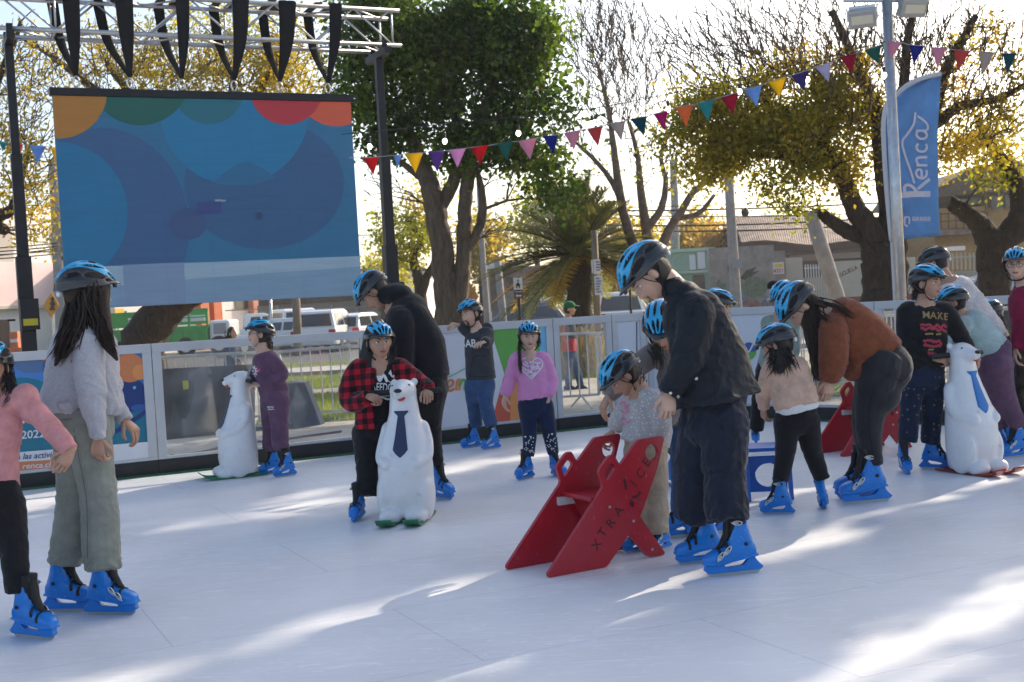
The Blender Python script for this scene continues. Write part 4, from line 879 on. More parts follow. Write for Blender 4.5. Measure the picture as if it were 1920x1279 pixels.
SEAM = M('seam_dark', (.006, .006, .007), .9); SEAMG = M('seam_green', (.12, .13, .105), .9); SNAP = M('snap_metal', (.5, .5, .48), .3, .9); SEAMR = M('seam_rust', (.085, .024, .012), .9)
ART += [(P2, 'trousers', (0, 0), D2().stroke([(160, -800), (168, -860), (178, -950), (180, -1040)], 1.6).stroke([(96, -792), (100, -838), (120, -846), (140, -838), (142, -794)], 1.6).stroke([(88, -778), (120, -784), (160, -782)], 1.4), SEAMG, 0),
        (P10, 'jacket', (0, 0), D2().stroke([(1300, -560), (1318, -620), (1325, -700), (1330, -760)], 1.8).stroke([(1282, -600), (1290, -575), (1306, -558)], 1.6).stroke([(1300, -700), (1322, -690), (1334, -712)], 1.6), SEAM, 0), (P10, 'trousers', (0, 0), D2().stroke([(1368, -800), (1378, -860), (1380, -950)], 1.8).stroke([(1340, -790), (1362, -830)], 1.8), SEAM, 0),
        (P10, 'jacket', (0, 0), D2().poly(ell_pts(1248, -734, 3)).poly(ell_pts(1262, -741, 3)).poly(ell_pts(1296, -708, 3.2)), SNAP, 0), (P14, 'jeans', (0, 0), D2().stroke([(1655, -668), (1662, -705), (1682, -712), (1694, -690), (1690, -662)], 1.5).stroke([(1625, -720), (1622, -780), (1634, -850)], 1.5), SEAM, 0), (P14, 'jacket', (0, 0), D2().stroke([(1572, -590), (1582, -640), (1576, -690)], 1.6).stroke([(1600, -712), (1640, -680), (1684, -634)], 1.6), SEAMR, 0),
        (P6, 'hoodie', (0, 0), D2().stroke([(884, -690), (890, -668), (910, -668)], 1.2).stroke([(874, -703), (900, -706), (930, -703)], 1.2), SEAM, 0), (P5, 'hoodie', (0, 0), D2().stroke([(768, -590), (788, -650), (792, -700)], 1.6).stroke([(800, -692), (838, -690)], 1.5), SEAM, 0)]
bake_all()
for a in ART: decal(a[0], a[1], a[2], a[3], a[4], rot=a[5])
# ------------------------------------------------------------------ bear skating aids
BEARW = M('bear_white', (.74, .74, .75), .34, var=.05, vscale=9, bump=.15, bscale=14, bdist=.012, coat=.1)
TIE_N = M('tie_navy', (.016, .030, .085), .5, var=.1); TIE_B = M('tie_blue', (.010, .16, .47), .45, var=.1)
GLOSSK = M('black_paint', (.012, .012, .014), .35); REDP = M('red_paint', (.50, .035, .03), .4)
SKI_G = M('ski_green', (.012, .17, .075), .35, var=.3, vscale=20); SKI_R = M('ski_red', (.27, .028, .022), .4, var=.35, vscale=20)
def bear_body():
    b = MB(); pr = [(.03, .01, .29, .15), (.06, -.0, .315, .165), (.2, -.005, .335, .182), (.35, 0, .33, .184), (.45, .004, .30, .172), (.54, .01, .262, .148), (.62, .018, .232, .123), (.70, .026, .205, .100), (.77, .03, .195, .093), (.82, .035, .18, .088)]
    b.rings([[( (x0 + x1) / 2 + (x1 - x0) / 2 * cos(q), w * math.copysign(abs(sin(q)) ** .9, sin(q)), z) for q in [2 * pi * k / 32 for k in range(32)]] for z, x0, x1, w in pr])
    b.ell((.108, 0, .845), (.098, 0, .01), (0, .089, 0), (-.01, 0, .077), 24, 16)
    b.tube([(.13, 0, .842), (.17, 0, .843), (.205, 0, .84), (.228, 0, .838)], [.074, .064, .051, .042], 18, round_=True)
    for s in (-1, 1):
        b.ell((.06, s * .068, .898), (.018, 0, 0), (0, .026, 0), (0, 0, .027), 12, 8)
        b.tube(catmull([(.10, s * .112, .60), (.13, s * .140, .50), (.20, s * .146, .415), (.292, s * .095, .385)], 5), np.linspace(.050, .042, 16), 14, round_=True)
        b.ell((.30, s * .085, .05), (.085, 0, 0), (0, .078, 0), (0, 0, .055), 16, 10)
        b.ell((.19, s * .13, .17), (.13, 0, 0), (0, .062, 0), (0, 0, .17), 16, 10)
    o = link(bpy.data.objects.new('tmp', mesh_from('bear', b.v, b.f)))
    r = o.modifiers.new('r', 'REMESH'); r.mode = 'VOXEL'; r.voxel_size = .0065
    s = o.modifiers.new('s', 'SMOOTH'); s.factor = .5; s.iterations = 14
    d = o.modifiers.new('d', 'DISPLACE'); d.texture = tex_clouds('folds_0.12', .12); d.strength = .004; d.mid_level = .5
    dg = bpy.context.evaluated_depsgraph_get(); dg.update(); me = bpy.data.meshes.new_from_object(o.evaluated_get(dg)); bpy.data.objects.remove(o)
    me.name = 'body'; me.materials.clear(); me.materials.append(BEARW); me.polygons.foreach_set('use_smooth', np.ones(len(me.polygons), bool)); return me
BEAR = bear_body()
def bear_bits():
    bv = BVHTree.FromPolygons([v.co.copy() for v in BEAR.vertices], [tuple(p.vertices) for p in BEAR.polygons]); out = {}
    def surf(y, z, off=.003):
        h = bv.ray_cast(Vector((1, y, z)), Vector((-1, 0, 0))); return h[0] + h[1] * off
    # tie as a raised relief following the chest
    rows = [(.720, .046), (.713, .047), (.690, .024), (.684, .022), (.62, .030), (.55, .038), (.475, .049), (.45, .030), (.428, .004)]
    V = []; Fs = []; nx = 8
    for z, wd in rows:
        for i in range(nx + 1): V.append(tuple(surf(-wd + 2 * wd * i / nx, z, .004)))
    for j in range(len(rows) - 1):
        for i in range(nx): a = j * (nx + 1) + i; Fs.append((a, a + nx + 1, a + nx + 2, a + 1))
    n = len(V)
    for j, (z, wd) in enumerate(rows):
        for i in range(nx + 1): V.append(tuple(surf((-wd + 2 * wd * i / nx), z, -.003)))
    bd = [i for i in range(nx + 1)] + [j * (nx + 1) + nx for j in range(1, len(rows))] + [(len(rows) - 1) * (nx + 1) + i for i in range(nx - 1, -1, -1)] + [j * (nx + 1) for j in range(len(rows) - 2, 0, -1)]
    for a, b in zip(bd, bd[1:] + bd[:1]): Fs.append((a, b, b + n, a + n))
    m = MB(); m.add(V, Fs); out['tie'] = m
    m = MB(); p = surf(0, .852, -.006); m.ell((p.x, 0, .855), (.016, 0, 0), (0, .027, 0), (0, 0, .015), 16, 10); out['nose'] = m
    m = MB(); p = surf(.012, .800, -.004); m.ell((p.x, .014, .801), (.012, 0, -.006), (0, .026, .004), (.004, 0, .013), 16, 10); out['mouth'] = m
    for s in (-1, 1):
        m = MB(); p = surf(s * .054, .886, -.004); m.ell(tuple(p), (.007, 0, 0), (0, .011, 0), (0, 0, .008), 12, 8); out['eye%d' % s] = m
        m = MB(); prof = [(-.06, .02), (.0, .016), (.36, .016), (.43, .021), (.47, .036), (.50, .060)]
        V = []; hw = .052
        for x, z in prof: V += [(x, s * .088 - hw, z), (x, s * .088 + hw, z), (x, s * .088 + hw, z - .012), (x, s * .088 - hw, z - .012)]
        Fs = [(3, 2, 1, 0), tuple(range(len(V) - 4, len(V)))]
        for i in range(len(prof) - 1):
            for k in range(4): a, b = i * 4 + k, i * 4 + (k + 1) % 4; Fs.append((a, b, b + 4, a + 4))
        m.add(V, Fs); out['ski%d' % s] = m
    m = MB(); m.tube([(.06, -.235, .835), (.06, -.19, .835), (.06, .19, .835), (.06, .235, .835)], [.017, .019, .019, .017], 12, round_=True); out['handle'] = m
    return out
BB = bear_bits()
BMESH = {}
def bear(px, py, yaw, label, tie, ski, nm='bear_skating_aid'):
    b = gnd(px, py); root = empty(nm, b, label, 'skating aid', 'bear skating aids'); q = radians(yaw); f = (sin(q), -cos(q)); s = 1.0
    m4 = Matrix.Translation(Vector(b)) @ Matrix(((f[0], -f[1], 0, 0), (f[1], f[0], 0, 0), (0, 0, 1, 0), (0, 0, 0, 1))) @ Matrix.Scale(s, 4) @ Matrix.Translation((-.17, 0, 0.0))
    place('body', BEAR, root, m4)
    for k, nm_, mt in (('tie', 'tie', tie), ('nose', 'nose', GLOSSK), ('mouth', 'mouth', REDP), ('eye-1', 'eye', GLOSSK), ('eye1', 'eye', GLOSSK), ('handle', 'handle', SK_K), ('ski-1', 'ski', ski), ('ski1', 'ski', ski)):
        key = (k, mt.name)
        if key not in BMESH: BMESH[key] = local_mesh(nm_, BB[k], [mt], k[:3] != 'ski')
        place(nm_, BMESH[key], root, m4)
    return root
bear(766, 975, -8, 'white polar bear skating aid with a navy tie on green skis, facing the camera', TIE_N, SKI_G)
bear(448, 893, -66, 'white polar bear skating aid on green skis in side view near the fence', TIE_N, SKI_G)
bear(1826, 885, 25, 'white polar bear skating aid with a bright blue tie on red skis', TIE_B, SKI_R)

# ------------------------------------------------------------------ board skating aids
RED = M('red_board', (.40, .006, .022), .42, var=.14, vscale=7, bump=.12, bscale=25, coat=.1); RED_D = M('engraving', (.085, .004, .010), .7)
BLUEB = M('blue_board', (.0, .10, .46), .38, var=.15, vscale=7); BRK = M('pale_bracket', (.55, .50, .50), .6)
def scuffs(m, colr, scale=70, thr=.68, amt=.5):
    nt = m.node_tree; b = nt.nodes['Principled BSDF']; tc = nt.nodes.new('ShaderNodeTexCoord'); mp = nt.nodes.new('ShaderNodeMapping'); mp.inputs['Scale'].default_value = (1, .25, .35); mp.inputs['Rotation'].default_value = (.4, .9, .2); n = nt.nodes.new('ShaderNodeTexNoise'); n.inputs['Scale'].default_value = scale; n.inputs['Detail'].default_value = 4
    nt.links.new(tc.outputs['Object'], mp.inputs[0]); nt.links.new(mp.outputs[0], n.inputs['Vector']); r = nt.nodes.new('ShaderNodeMapRange'); r.inputs['From Min'].default_value = thr; r.inputs['From Max'].default_value = thr + .06; r.inputs['To Max'].default_value = amt; nt.links.new(n.outputs['Fac'], r.inputs['Value'])
    mx = nt.nodes.new('ShaderNodeMix'); mx.data_type = 'RGBA'; mx.inputs['B'].default_value = (*colr, 1); nt.links.new(r.outputs['Result'], mx.inputs['Factor']); lk = b.inputs['Base Color'].links
    if lk: nt.links.new(lk[0].from_socket, mx.inputs['A'])
    else: mx.inputs['A'].default_value = b.inputs['Base Color'].default_value
    nt.links.new(mx.outputs['Result'], b.inputs['Base Color'])
scuffs(RED, (.55, .22, .23)); scuffs(BLUEB, (.3, .4, .6)); scuffs(BEARW, (.42, .40, .37), 34, .66, .45); scuffs(SK_B, (.25, .36, .62), 110, .66, .5); scuffs(TIE_N, (.2, .2, .25), 60, .68, .5)
def ell_loop(cx, cy, rx, ry, n=24): return [(cx + rx * cos(2 * pi * k / n), cy + ry * sin(2 * pi * k / n)) for k in range(n)]
def rounded(pts, r, n=4):
    out = []; m = len(pts)
    for i in range(m):
        a, b, c = (np.array(pts[(i + k) % m], float) for k in (-1, 0, 1)); u, v = a - b, c - b; lu, lv = np.linalg.norm(u), np.linalg.norm(v); rr = min(r, lu * .45, lv * .45)
        p, q = b + u / lu * rr, b + v / lv * rr
        for k in range(n + 1): t = k / n; out.append(tuple((1 - t) ** 2 * p + 2 * t * (1 - t) * b + t * t * q))
    return out
def red_aid():
    Z = lambda x, y: (920 + x * .25017, 780 + y * .25017)
    g0, g1 = gnd(*Z(430, 1212)), gnd(*Z(860, 1133)); ex = unit(g1 - g0); ez = np.array([0, 0, 1.0]); nn = unit(np.cross(ex, ez)); nn = nn if np.dot(nn, FWD) > 0 else -nn   # nn points away from the camera
    fg = gnd(*Z(120, 1153)); sep = float(np.dot(fg - g0, nn)); sh = float(np.dot(fg - g0, ex))
    L = lambda x, y: (lambda p: (float(np.dot(p - g0, ex)), float(p[2])))(onplane(*Z(x, y), g0, nn))
    outl = [L(*q) for q in [(428, 1212), (424, 1180), (838, 530), (802, 420), (814, 388), (880, 298), (916, 288), (960, 372), (1078, 203), (1100, 178), (1283, 150), (1290, 175), (1240, 390), (1125, 720), (1030, 885), (860, 1133)]]
    outl = [(u, max(0.002, z)) for u, z in outl]; outl = rounded(outl, .02, 3)
    hole1 = rounded([L(*q) for q in [(864, 492), (838, 420), (893, 345), (928, 390)]], .015, 3)
    a = L(1198, 272); e1 = L(1246, 272); e2 = L(1198, 210); hole2 = ell_loop(a[0], a[1], abs(e1[0] - a[0]), abs(e2[1] - a[1]))
    legp = rounded([(u, max(.002, z)) for u, z in [L(*q) for q in [(900, 640), (1100, 600), (1125, 745), (1318, 1025), (1312, 1043), (1192, 1060), (1040, 880)]]], .012, 3)
    root = empty('board_skating_aid', g0, 'red board skating aid with seat and grab loops in the foreground', 'skating aid', 'board skating aids'); TH = .024
    for off, o in ((0, np.zeros(3)), (1, nn * sep + ex * (sh))):
        m = MB(); m.prism(outl, [hole1, hole2], g0 + o, ex, ez, -nn, TH); obj('side_panel', m, RED, root, bev=.004)
        m = MB(); m.prism(legp, [], g0 + o + nn * (TH + .002) * (1 if not off else -1), ex, ez, -nn, TH); obj('leg', m, RED, root, bev=.003)
    sA, sB = L(800, 625), L(1090, 600); z = sA[1]
    m = MB(); c0 = g0 + ez * z + nn * sep / 2 + ex * (sA[0] + sB[0] + sh) / 2
    m.box(c0, ex * (sB[0] - sA[0]) * .5, nn * (abs(sep) / 2 - TH / 2 - .001), ez * .011); obj('seat', m, RED, root, bev=.003)
    m = MB(); m.box(g0 + ex * (sh + sA[0] + .09) + nn * (sep - TH * .5 - .013) + ez * (z - .034), ex * .09, nn * .012, ez * .021); obj('bracket', m, BRK, root)
    m = MB()
    for q in ((880, 680), (1103, 640), (1058, 785), (1200, 997)):
        u, zz = L(*q); c = g0 + ex * u + ez * zz - nn * (TH / 2 + .002); m.tube([c - nn * .003, c + nn * .003], .0075, 14)
    obj('bolts', m, STEEL, root)
    m = MB(); d = unit(np.array(L(1170, 340)) - np.array(L(785, 965))); t2 = (d[0], d[1]); up = (-d[1], d[0])
    # engraved lettering running up the panel
    for ch, q, h in (('X', (785, 965), .05), ('T', (830, 872), .05), ('R', (890, 802), .052), ('A', (950, 712), .052), ('I', (1064, 508), .055), ('C', (1115, 430), .052), ('E', (1160, 350), .052)):
        u, zz = L(*q); E1 = ex * d[0] + ez * d[1]; E2 = -ex * d[1] + ez * d[0]
        text_mb(m, ch, g0 + ex * u + ez * zz - nn * (TH / 2 + .0012), E1, E2, h, True)
    for pa, pb, pw in (((988, 468), (1008, 552), 7), ((1050, 610), (1092, 600), 8), ((1092, 600), (1112, 562), 7), ((1030, 660), (1062, 655), 8), ((1040, 625), (1058, 680), 7)):
        A, B = np.array(L(*pa)), np.array(L(*pb)); t = unit(np.array([*(B - A), 0]))[:2]; nv = np.array([-t[1], t[0]]) * .008
        m.poly([g0 + ex * q[0] + ez * q[1] - nn * (TH / 2 + .0012) for q in (A - nv, B - nv, B + nv, A + nv)])
    obj('lettering', m, RED_D, root, fix=False); return root, g0
RA, RG0 = red_aid()
def copy_thing(o, loc, rz, label, piv=None):
    c = o.copy(); col.objects.link(c); c.location = loc; c.rotation_euler = (0, 0, rz); c['label'] = label
    for ch in o.children:
        d = ch.copy(); col.objects.link(d); d.parent = c
        for g in ch.children: e = g.copy(); col.objects.link(e); e.parent = d
    return c
copy_thing(RA, Vector(gnd(1578, 857)), radians(-6), 'red board skating aid standing behind the woman in the rust jacket')
def blue_aid():
    g0 = gnd(1406, 942); g1 = gnd(1492, 938); ex = unit(g1 - g0); ez = np.array([0, 0, 1.0]); nn = unit(np.cross(ez, ex)); nn = nn if np.dot(nn, FWD) > 0 else -nn; s = F / depth(g0); W_ = float(np.dot(g1 - g0, ex))
    root = empty('board_skating_aid', g0, 'blue board skating aid with a round hole beside the beige vest girl', 'skating aid', 'board skating aids')
    for x0, tilt in ((0.0, 0.0), (W_ - .02, 0.0)):
        m = MB(); pl = [(0, .002), (.06, .002), (.12, .30), (.36, .30), (.46, .002), (.52, .002), (.46, .34), (.40, .60), (.33, .63), (.27, .60), (.25, .36), (.06, .35)]
        hl = [(.335, .42), (.37, .50), (.345, .57), (.31, .50)]
        m.prism(rounded(pl, .015, 3), [rounded(hl, .008, 2)], g0 + ex * x0, nn, ez, ex, .022); obj('side_panel', m, BLUEB, root, bev=.003)
    m = MB(); m.prism([(.013, .05), (W_ - .033, .05), (W_ - .033, .285), (.013, .285)], [ell_loop(W_ * .47, .16, .085, .08)], g0 + nn * .10, ex, ez, nn, .02); obj('front_board', m, BLUEB, root, bev=.003)
    m = MB(); m.box(g0 + ex * (W_ * .5 - .01) + nn * .17 + ez * .335, ex * (W_ * .5 - .024), nn * .15, ez * .012); obj('seat', m, BLUEB, root, bev=.003)
blue_aid()

# ------------------------------------------------------------------ rink fence
ALU = M('white_aluminium', (.50, .51, .53), .45, .15, var=.06, vscale=4); BASEK = M('black_board', (.013, .014, .017), .55, var=.3); TURFG = M('green_edge', (.03, .12, .055), .8, var=.4, vscale=30)
def glass_mat(name, refl=.07, tint=(.93, .95, .95)):
    m = bpy.data.materials.new(name); m.use_nodes = True; nt = m.node_tree; nt.nodes.clear(); o = nt.nodes.new('ShaderNodeOutputMaterial'); mx = nt.nodes.new('ShaderNodeMixShader')
    t = nt.nodes.new('ShaderNodeBsdfTransparent'); g = nt.nodes.new('ShaderNodeBsdfGlossy'); d = nt.nodes.new('ShaderNodeBsdfDiffuse'); m2 = nt.nodes.new('ShaderNodeMixShader')
    t.inputs['Color'].default_value = (*tint, 1); g.inputs['Roughness'].default_value = .04; d.inputs['Color'].default_value = (.6, .62, .64, 1)
    n = nt.nodes.new('ShaderNodeTexNoise'); n.inputs['Scale'].default_value = 3; n.inputs['Detail'].default_value = 5; tc = nt.nodes.new('ShaderNodeTexCoord'); nt.links.new(tc.outputs['Object'], n.inputs['Vector'])
    mr = nt.nodes.new('ShaderNodeMapRange'); mr.inputs['From Min'].default_value = .4; mr.inputs['From Max'].default_value = .8; mr.inputs['To Min'].default_value = .03; mr.inputs['To Max'].default_value = .16
    nt.links.new(n.outputs['Fac'], mr.inputs['Value']); mx.inputs['Fac'].default_value = refl
    nt.links.new(mr.outputs['Result'], m2.inputs['Fac']); nt.links.new(t.outputs[0], m2.inputs[1]); nt.links.new(d.outputs[0], m2.inputs[2])
    nt.links.new(m2.outputs[0], mx.inputs[1]); nt.links.new(g.outputs[0], mx.inputs[2]); nt.links.new(mx.outputs[0], o.inputs['Surface']); return m
GLASS = glass_mat('fence_glass')
BANW = M('banner_white', (.62, .63, .67), .55, var=.04, vscale=3)
A1, A2 = gnd(35, 918), gnd(1152, 797); AU = unit(A2 - A1); AN = unit(np.cross(AU, (0, 0, 1))); AN = AN if np.dot(AN, FWD) > 0 else -AN
B1, B2 = gnd(1398, 784), gnd(1603, 790); BU = unit(B2 - B1); BN = unit(np.cross(BU, (0, 0, 1))); BN = BN if np.dot(BN, FWD) > 0 else -BN
# corner of the two runs
_m = np.array([[AU[0], -BU[0]], [AU[1], -BU[1]]]); _t = np.linalg.solve(_m, (B1 - A1)[:2]); CORNER = A1 + AU * _t[0]
ZUP = np.array([0, 0, 1.0]); FH = 1.20
print('corner px', _t, 'fence h check', depth(A1), depth(A2), depth(CORNER), depth(gnd(1900, 801)))
def uA(px, py): return float(np.dot(onplane(px, py, A1, AN) - A1, AU))
def uB(px, py): return float(np.dot(onplane(px, py, B1, BN) - CORNER, BU))
def panel(o, ex, nn, w, label, fill, mat=None, st=.08):
    root = empty('fence_panel', o + ex * w / 2, label, 'fence panel', 'panels of the rink fence')
    m = MB(); g = .004
    m.box(o + ex * w / 2 + ZUP * (FH - .04), ex * (w / 2 - g), nn * .025, ZUP * .04)
    for u in (g + st / 2, w - g - st / 2): m.box(o + ex * u + ZUP * (.165 + FH - .08) / 2, ex * st / 2, nn * .0245, ZUP * ((FH - .08 - .165) / 2))
    m.box(o + ex * w / 2 + ZUP * .15, ex * (w / 2 - g), nn * .0247, ZUP * .0148)
    obj('frame', m, ALU, root, bev=.004)
    m = MB(); m.box(o + ex * w / 2 + ZUP * .0675 - nn * .004, ex * (w / 2 - .003), nn * .028, ZUP * .0665); obj('base_board', m, BASEK, root)
    m = MB(); m.box(o + ex * w / 2 + ZUP * .64, ex * (w / 2 - g - st), nn * .004, ZUP * ((FH - .08 - .165) / 2)); obj('glass' if fill == 'glass' else 'board', m, GLASS if fill == 'glass' else (mat or BANW), root)
    return root
PU = [-1.02 - .85] + [uA(x, y) for x, y in ((282, 643), (688, 619), (1034, 597), (1144, 591), (1208, 587))] + [_t[0]]
names = ['poster', 'glass', 'white', 'gate', 'narrow', 'corner']
panels = {}
for i, (a, b) in enumerate(zip(PU[:-1], PU[1:])):
    lab = ['fence panel with the blue and orange poster at the left', 'clear fence panel with a grey board behind it, right of the poster panel', 'fence panel with white, green and orange banner behind the charcoal hoodie girl',
           'narrow clear fence gate with the man in the green cap behind it', 'narrow white fence panel right of the clear gate', 'last white fence panel before the corner, hidden by the tall man'][i]
    panels[names[i]] = panel(A1 + AU * a, AU, AN, b - a, lab, 'glass' if i in (1, 3) else 'board', st=.08 if i in (0, 1, 2) else .07)
QU = [0.03] + [uB(1455, 572), uB(1640, 563), uB(1790, 556)]; QU.append(QU[-1] + 2.1)
for i, (a, b) in enumerate(zip(QU[:-1], QU[1:])):
    lab = ['white fence board with a round blue and green emblem beside the tall man', 'clear fence panel behind the woman in the rust jacket', 'clear fence panel behind the girl with lettered sweatshirt', 'clear fence panel at the right edge behind the boy in maroon'][i]
    panels['b%d' % i] = panel(CORNER + BU * a, BU, BN, b - a, lab, 'board' if i == 0 else 'glass')
PUl = A1 + AU * (PU[0] - 2.1); panel(PUl, AU, AN, 2.1 - .004, 'fence panel running out of the picture at the far left', 'board')
m = MB()
m.box(A1 + AU * (PU[0] - 2.1 + _t[0]) / 2 - AN * .075 + ZUP * .006, AU * (_t[0] - PU[0] + 2.1) / 2, AN * .042, ZUP * .008); m.box(CORNER + BU * (QU[-1] / 2) - BN * .075 + ZUP * .006, BU * QU[-1] / 2, BN * .042, ZUP * .0075)
obj('edge_strip', m, TURFG, kind='structure')

# ---- artwork printed on boards and screen: polygons in photo pixels laid on a plane
def clip(poly, quad):
    out = [np.array(p, float) for p in poly]; q = [np.array(p, float) for p in quad]; c = sum(q) / len(q)
    for a, b in zip(q, q[1:] + q[:1]):
        d = b - a; n = np.array([-d[1], d[0]]); n = n if np.dot(n, c - a) > 0 else -n; res = []
        for p, r in zip(out, out[1:] + out[:1]):
            sp, sr_ = np.dot(n, p - a), np.dot(n, r - a)
            if sp >= 0: res.append(p)
            if (sp >= 0) != (sr_ >= 0): res.append(p + (r - p) * sp / (sp - sr_))
        out = res
        if len(out) < 3: return []
    return out
class Art:
    """flat printed artwork on a plane: colours become material slots"""
    def __init__(s, p, n, quad, off=.004): s.p, s.n, s.quad, s.off, s.k, s.mb, s.mats = p, n, quad, off, 0, MB(), []
    def put(s, pts, mat):
        c = clip(pts, s.quad)
        if len(c) < 3: return
        s.k += 1; q = s.p - s.n * (s.off + s.k * .0009)
        if mat not in s.mats: s.mats.append(mat)
        P = [onplane(x, y, q, s.n) for x, y in c]
        t = tessellate_polygon([[Vector((x, y, 0)) for x, y in c]]); s.mb.add(P, [tuple(f) for f in t], s.mats.index(mat))
    def disc(s, x, y, r, mat, ry=None, n=48): s.put([(x + r * cos(2 * pi * k / n), y + (ry or r) * sin(2 * pi * k / n)) for k in range(n)], mat)
    def stroke(s, pts, w, mat):
        P = catmull([np.array(q, float) for q in pts], 5) if len(pts) > 2 else [np.array(q, float) for q in pts]
        L_, R_ = [], []
        for i, q in enumerate(P):
            t = P[min(i + 1, len(P) - 1)] - P[max(i - 1, 0)]; t = t / (np.linalg.norm(t) + 1e-9); nn = np.array([-t[1], t[0]]) * w / 2; L_.append(q + nn); R_.append(q - nn)
        s.k += 1
        for i in range(len(P) - 1):
            c = clip([L_[i], L_[i + 1], R_[i + 1], R_[i]], s.quad)
            if len(c) >= 3:
                if mat not in s.mats: s.mats.append(mat)
                s.mb.poly([onplane(x, y, s.p - s.n * (s.off + s.k * .0009), s.n) for x, y in c], s.mats.index(mat))
    def text(s, t, x, y, h, mat, slope=-.075, w=None, bold=True, shear=0.0):
        V, Fs = text_tris(t, bold, shear); xs = [q[0] for q in V]; kx = h if w is None else w / (max(xs) - min(xs)); s.k += 1
        if mat not in s.mats: s.mats.append(mat)
        q = s.p - s.n * (s.off + s.k * .0009)
        s.mb.add([onplane(x + a * kx, y - b * h + a * kx * slope, q, s.n) for a, b in V], Fs, s.mats.index(mat))
    def done(s, name, parent): return obj(name, s.mb, s.mats, parent)
def ink(n, c): return M('ink_' + n, c, .55, var=.05, vscale=3)
I = dict(sky=ink('sky', (.05, .20, .52)), teal=ink('teal', (.006, .155, .24)), navy=ink('navy', (.008, .035, .17)), orange=ink('orange', (.60, .20, .075)), white=ink('white', (.64, .65, .70)), mid=ink('mid', (.025, .10, .32)), slate=ink('slate', (.075, .15, .30)),
         org2=ink('pale_orange', (.72, .27, .08)), grn=ink('green', (.12, .37, .065)), tg=ink('sea_green', (.05, .30, .24)), red=ink('coral', (.58, .10, .055)), lb=ink('light_blue', (.16, .45, .66)), txt=ink('navy_text', (.03, .05, .16)))
q0 = A1 - AN * .0
Q = [(-140, 668), (271, 660), (284, 874), (-140, 912)]
a = Art(q0, AN, Q, .0055)
a.put(Q, I['sky']); a.disc(60, 640, 60, I['slate']); a.disc(40, 800, 100, I['teal'], 92); a.disc(200, 850, 130, I['teal'], 75); a.disc(120, 690, 40, I['mid']); a.put([(-140, 780), (284, 742), (284, 900), (-140, 940)], I['teal'])
a.disc(247, 741, 28, I['navy'], 31); a.disc(252, 727, 3, I['lb']); a.disc(262, 765, 16, I['mid'], 7); a.stroke([(160, 828), (215, 810), (255, 785), (282, 765)], 8, I['navy']); a.disc(243, 690, 30, I['orange'], 27); a.disc(262, 698, 14, I['org2'], 14); a.disc(84, 668, 9, I['red'])
a.put([(-140, 862), (284, 828), (284, 900), (-140, 940)], I['white'])
a.text('¡INVIERNO', 20, 790, 14, I['white'], -.08, 80); a.text('2022', 62, 815, 15, I['white'], -.08, 44)
a.text('todas las actividades en', 78, 854, 11, I['txt'], -.07, 150, shear=.2); a.put([(-20, 870), (101, 862), (101, 880), (-20, 888)], I['orange']); a.text('renca.cl', 68, 873, 10.5, I['white'], -.07, 54, shear=.2)
a.put([(-140, 902), (65, 886), (65, 896), (-140, 915)], I['grn']); a.put([(65, 886), (110, 882.5), (110, 892), (65, 896)], I['tg'])
a.done('poster', panels['poster'])
Q = [(700, 630), (1026, 611), (1024, 803), (706, 834)]
a = Art(q0, AN, Q, .0055); a.put(Q, I['white'])
a.put([(917, 610), (1012, 604), (1012, 690), (946, 702)], I['grn']); a.put([(1012, 604), (1030, 604), (1030, 700), (1012, 700)], I['lb']); a.put([(946, 702), (1030, 664), (1030, 810), (957, 810), (957, 730)], I['org2']); a.put([(946, 702), (957, 728), (957, 812), (916, 812)], I['red']); a.put([(990, 760), (1030, 730), (1030, 810), (990, 810)], I['orange'])
for P_, c in (([(792, 742), (798, 700), (812, 694), (818, 704), (808, 718), (822, 728), (836, 738)], 'red'), ([(838, 728), (848, 722), (849, 714), (842, 714), (838, 724), (843, 733), (852, 729)], 'orange'), ([(855, 732), (858, 714), (863, 714), (861, 732)], 'org2'), ([(861, 724), (867, 713), (873, 715), (872, 731), (877, 729)], 'grn'), ([(892, 715), (883, 716), (881, 726), (889, 729), (895, 725)], 'tg'), ([(910, 714), (900, 716), (899, 726), (907, 725), (911, 713), (912, 726), (918, 723)], 'lb')): a.stroke(P_, 5, I[c])
a.stroke([(822, 716), (852, 702), (884, 688), (904, 702)], 1.6, I['grn']); a.put([(810, 626), (822, 625), (818, 636), (810, 640)], I['red'])
a.done('banner', panels['white'])
Q = [(1150, 602), (1196, 600), (1197, 788), (1151, 792)]
a = Art(q0, AN, Q, .0055); a.put([(1153, 606), (1194, 603.5), (1195, 785), (1154, 789)], I['white']); a.put([(1192.5, 603), (1195, 603), (1196, 786), (1193.5, 786)], ink('grey', (.1, .1, .11))); a.done('banner', panels['narrow'])
a = Art(B1, BN, [(1300, 590), (1450, 584), (1450, 765), (1300, 762)], .0055); e = (1404, 659)
a.disc(*e, 14, I['grn'], 16); a.put([(e[0] + 14 * cos(t), e[1] - 1 + 16 * sin(t)) for t in np.linspace(-pi * 1.08, pi * .0, 20)] + [(e[0] - 1, e[1] + 3)], I['mid']); a.stroke([(1398, 652), (1404, 660), (1412, 645)], 3, I['white']); a.done('emblem', panels['b0'])

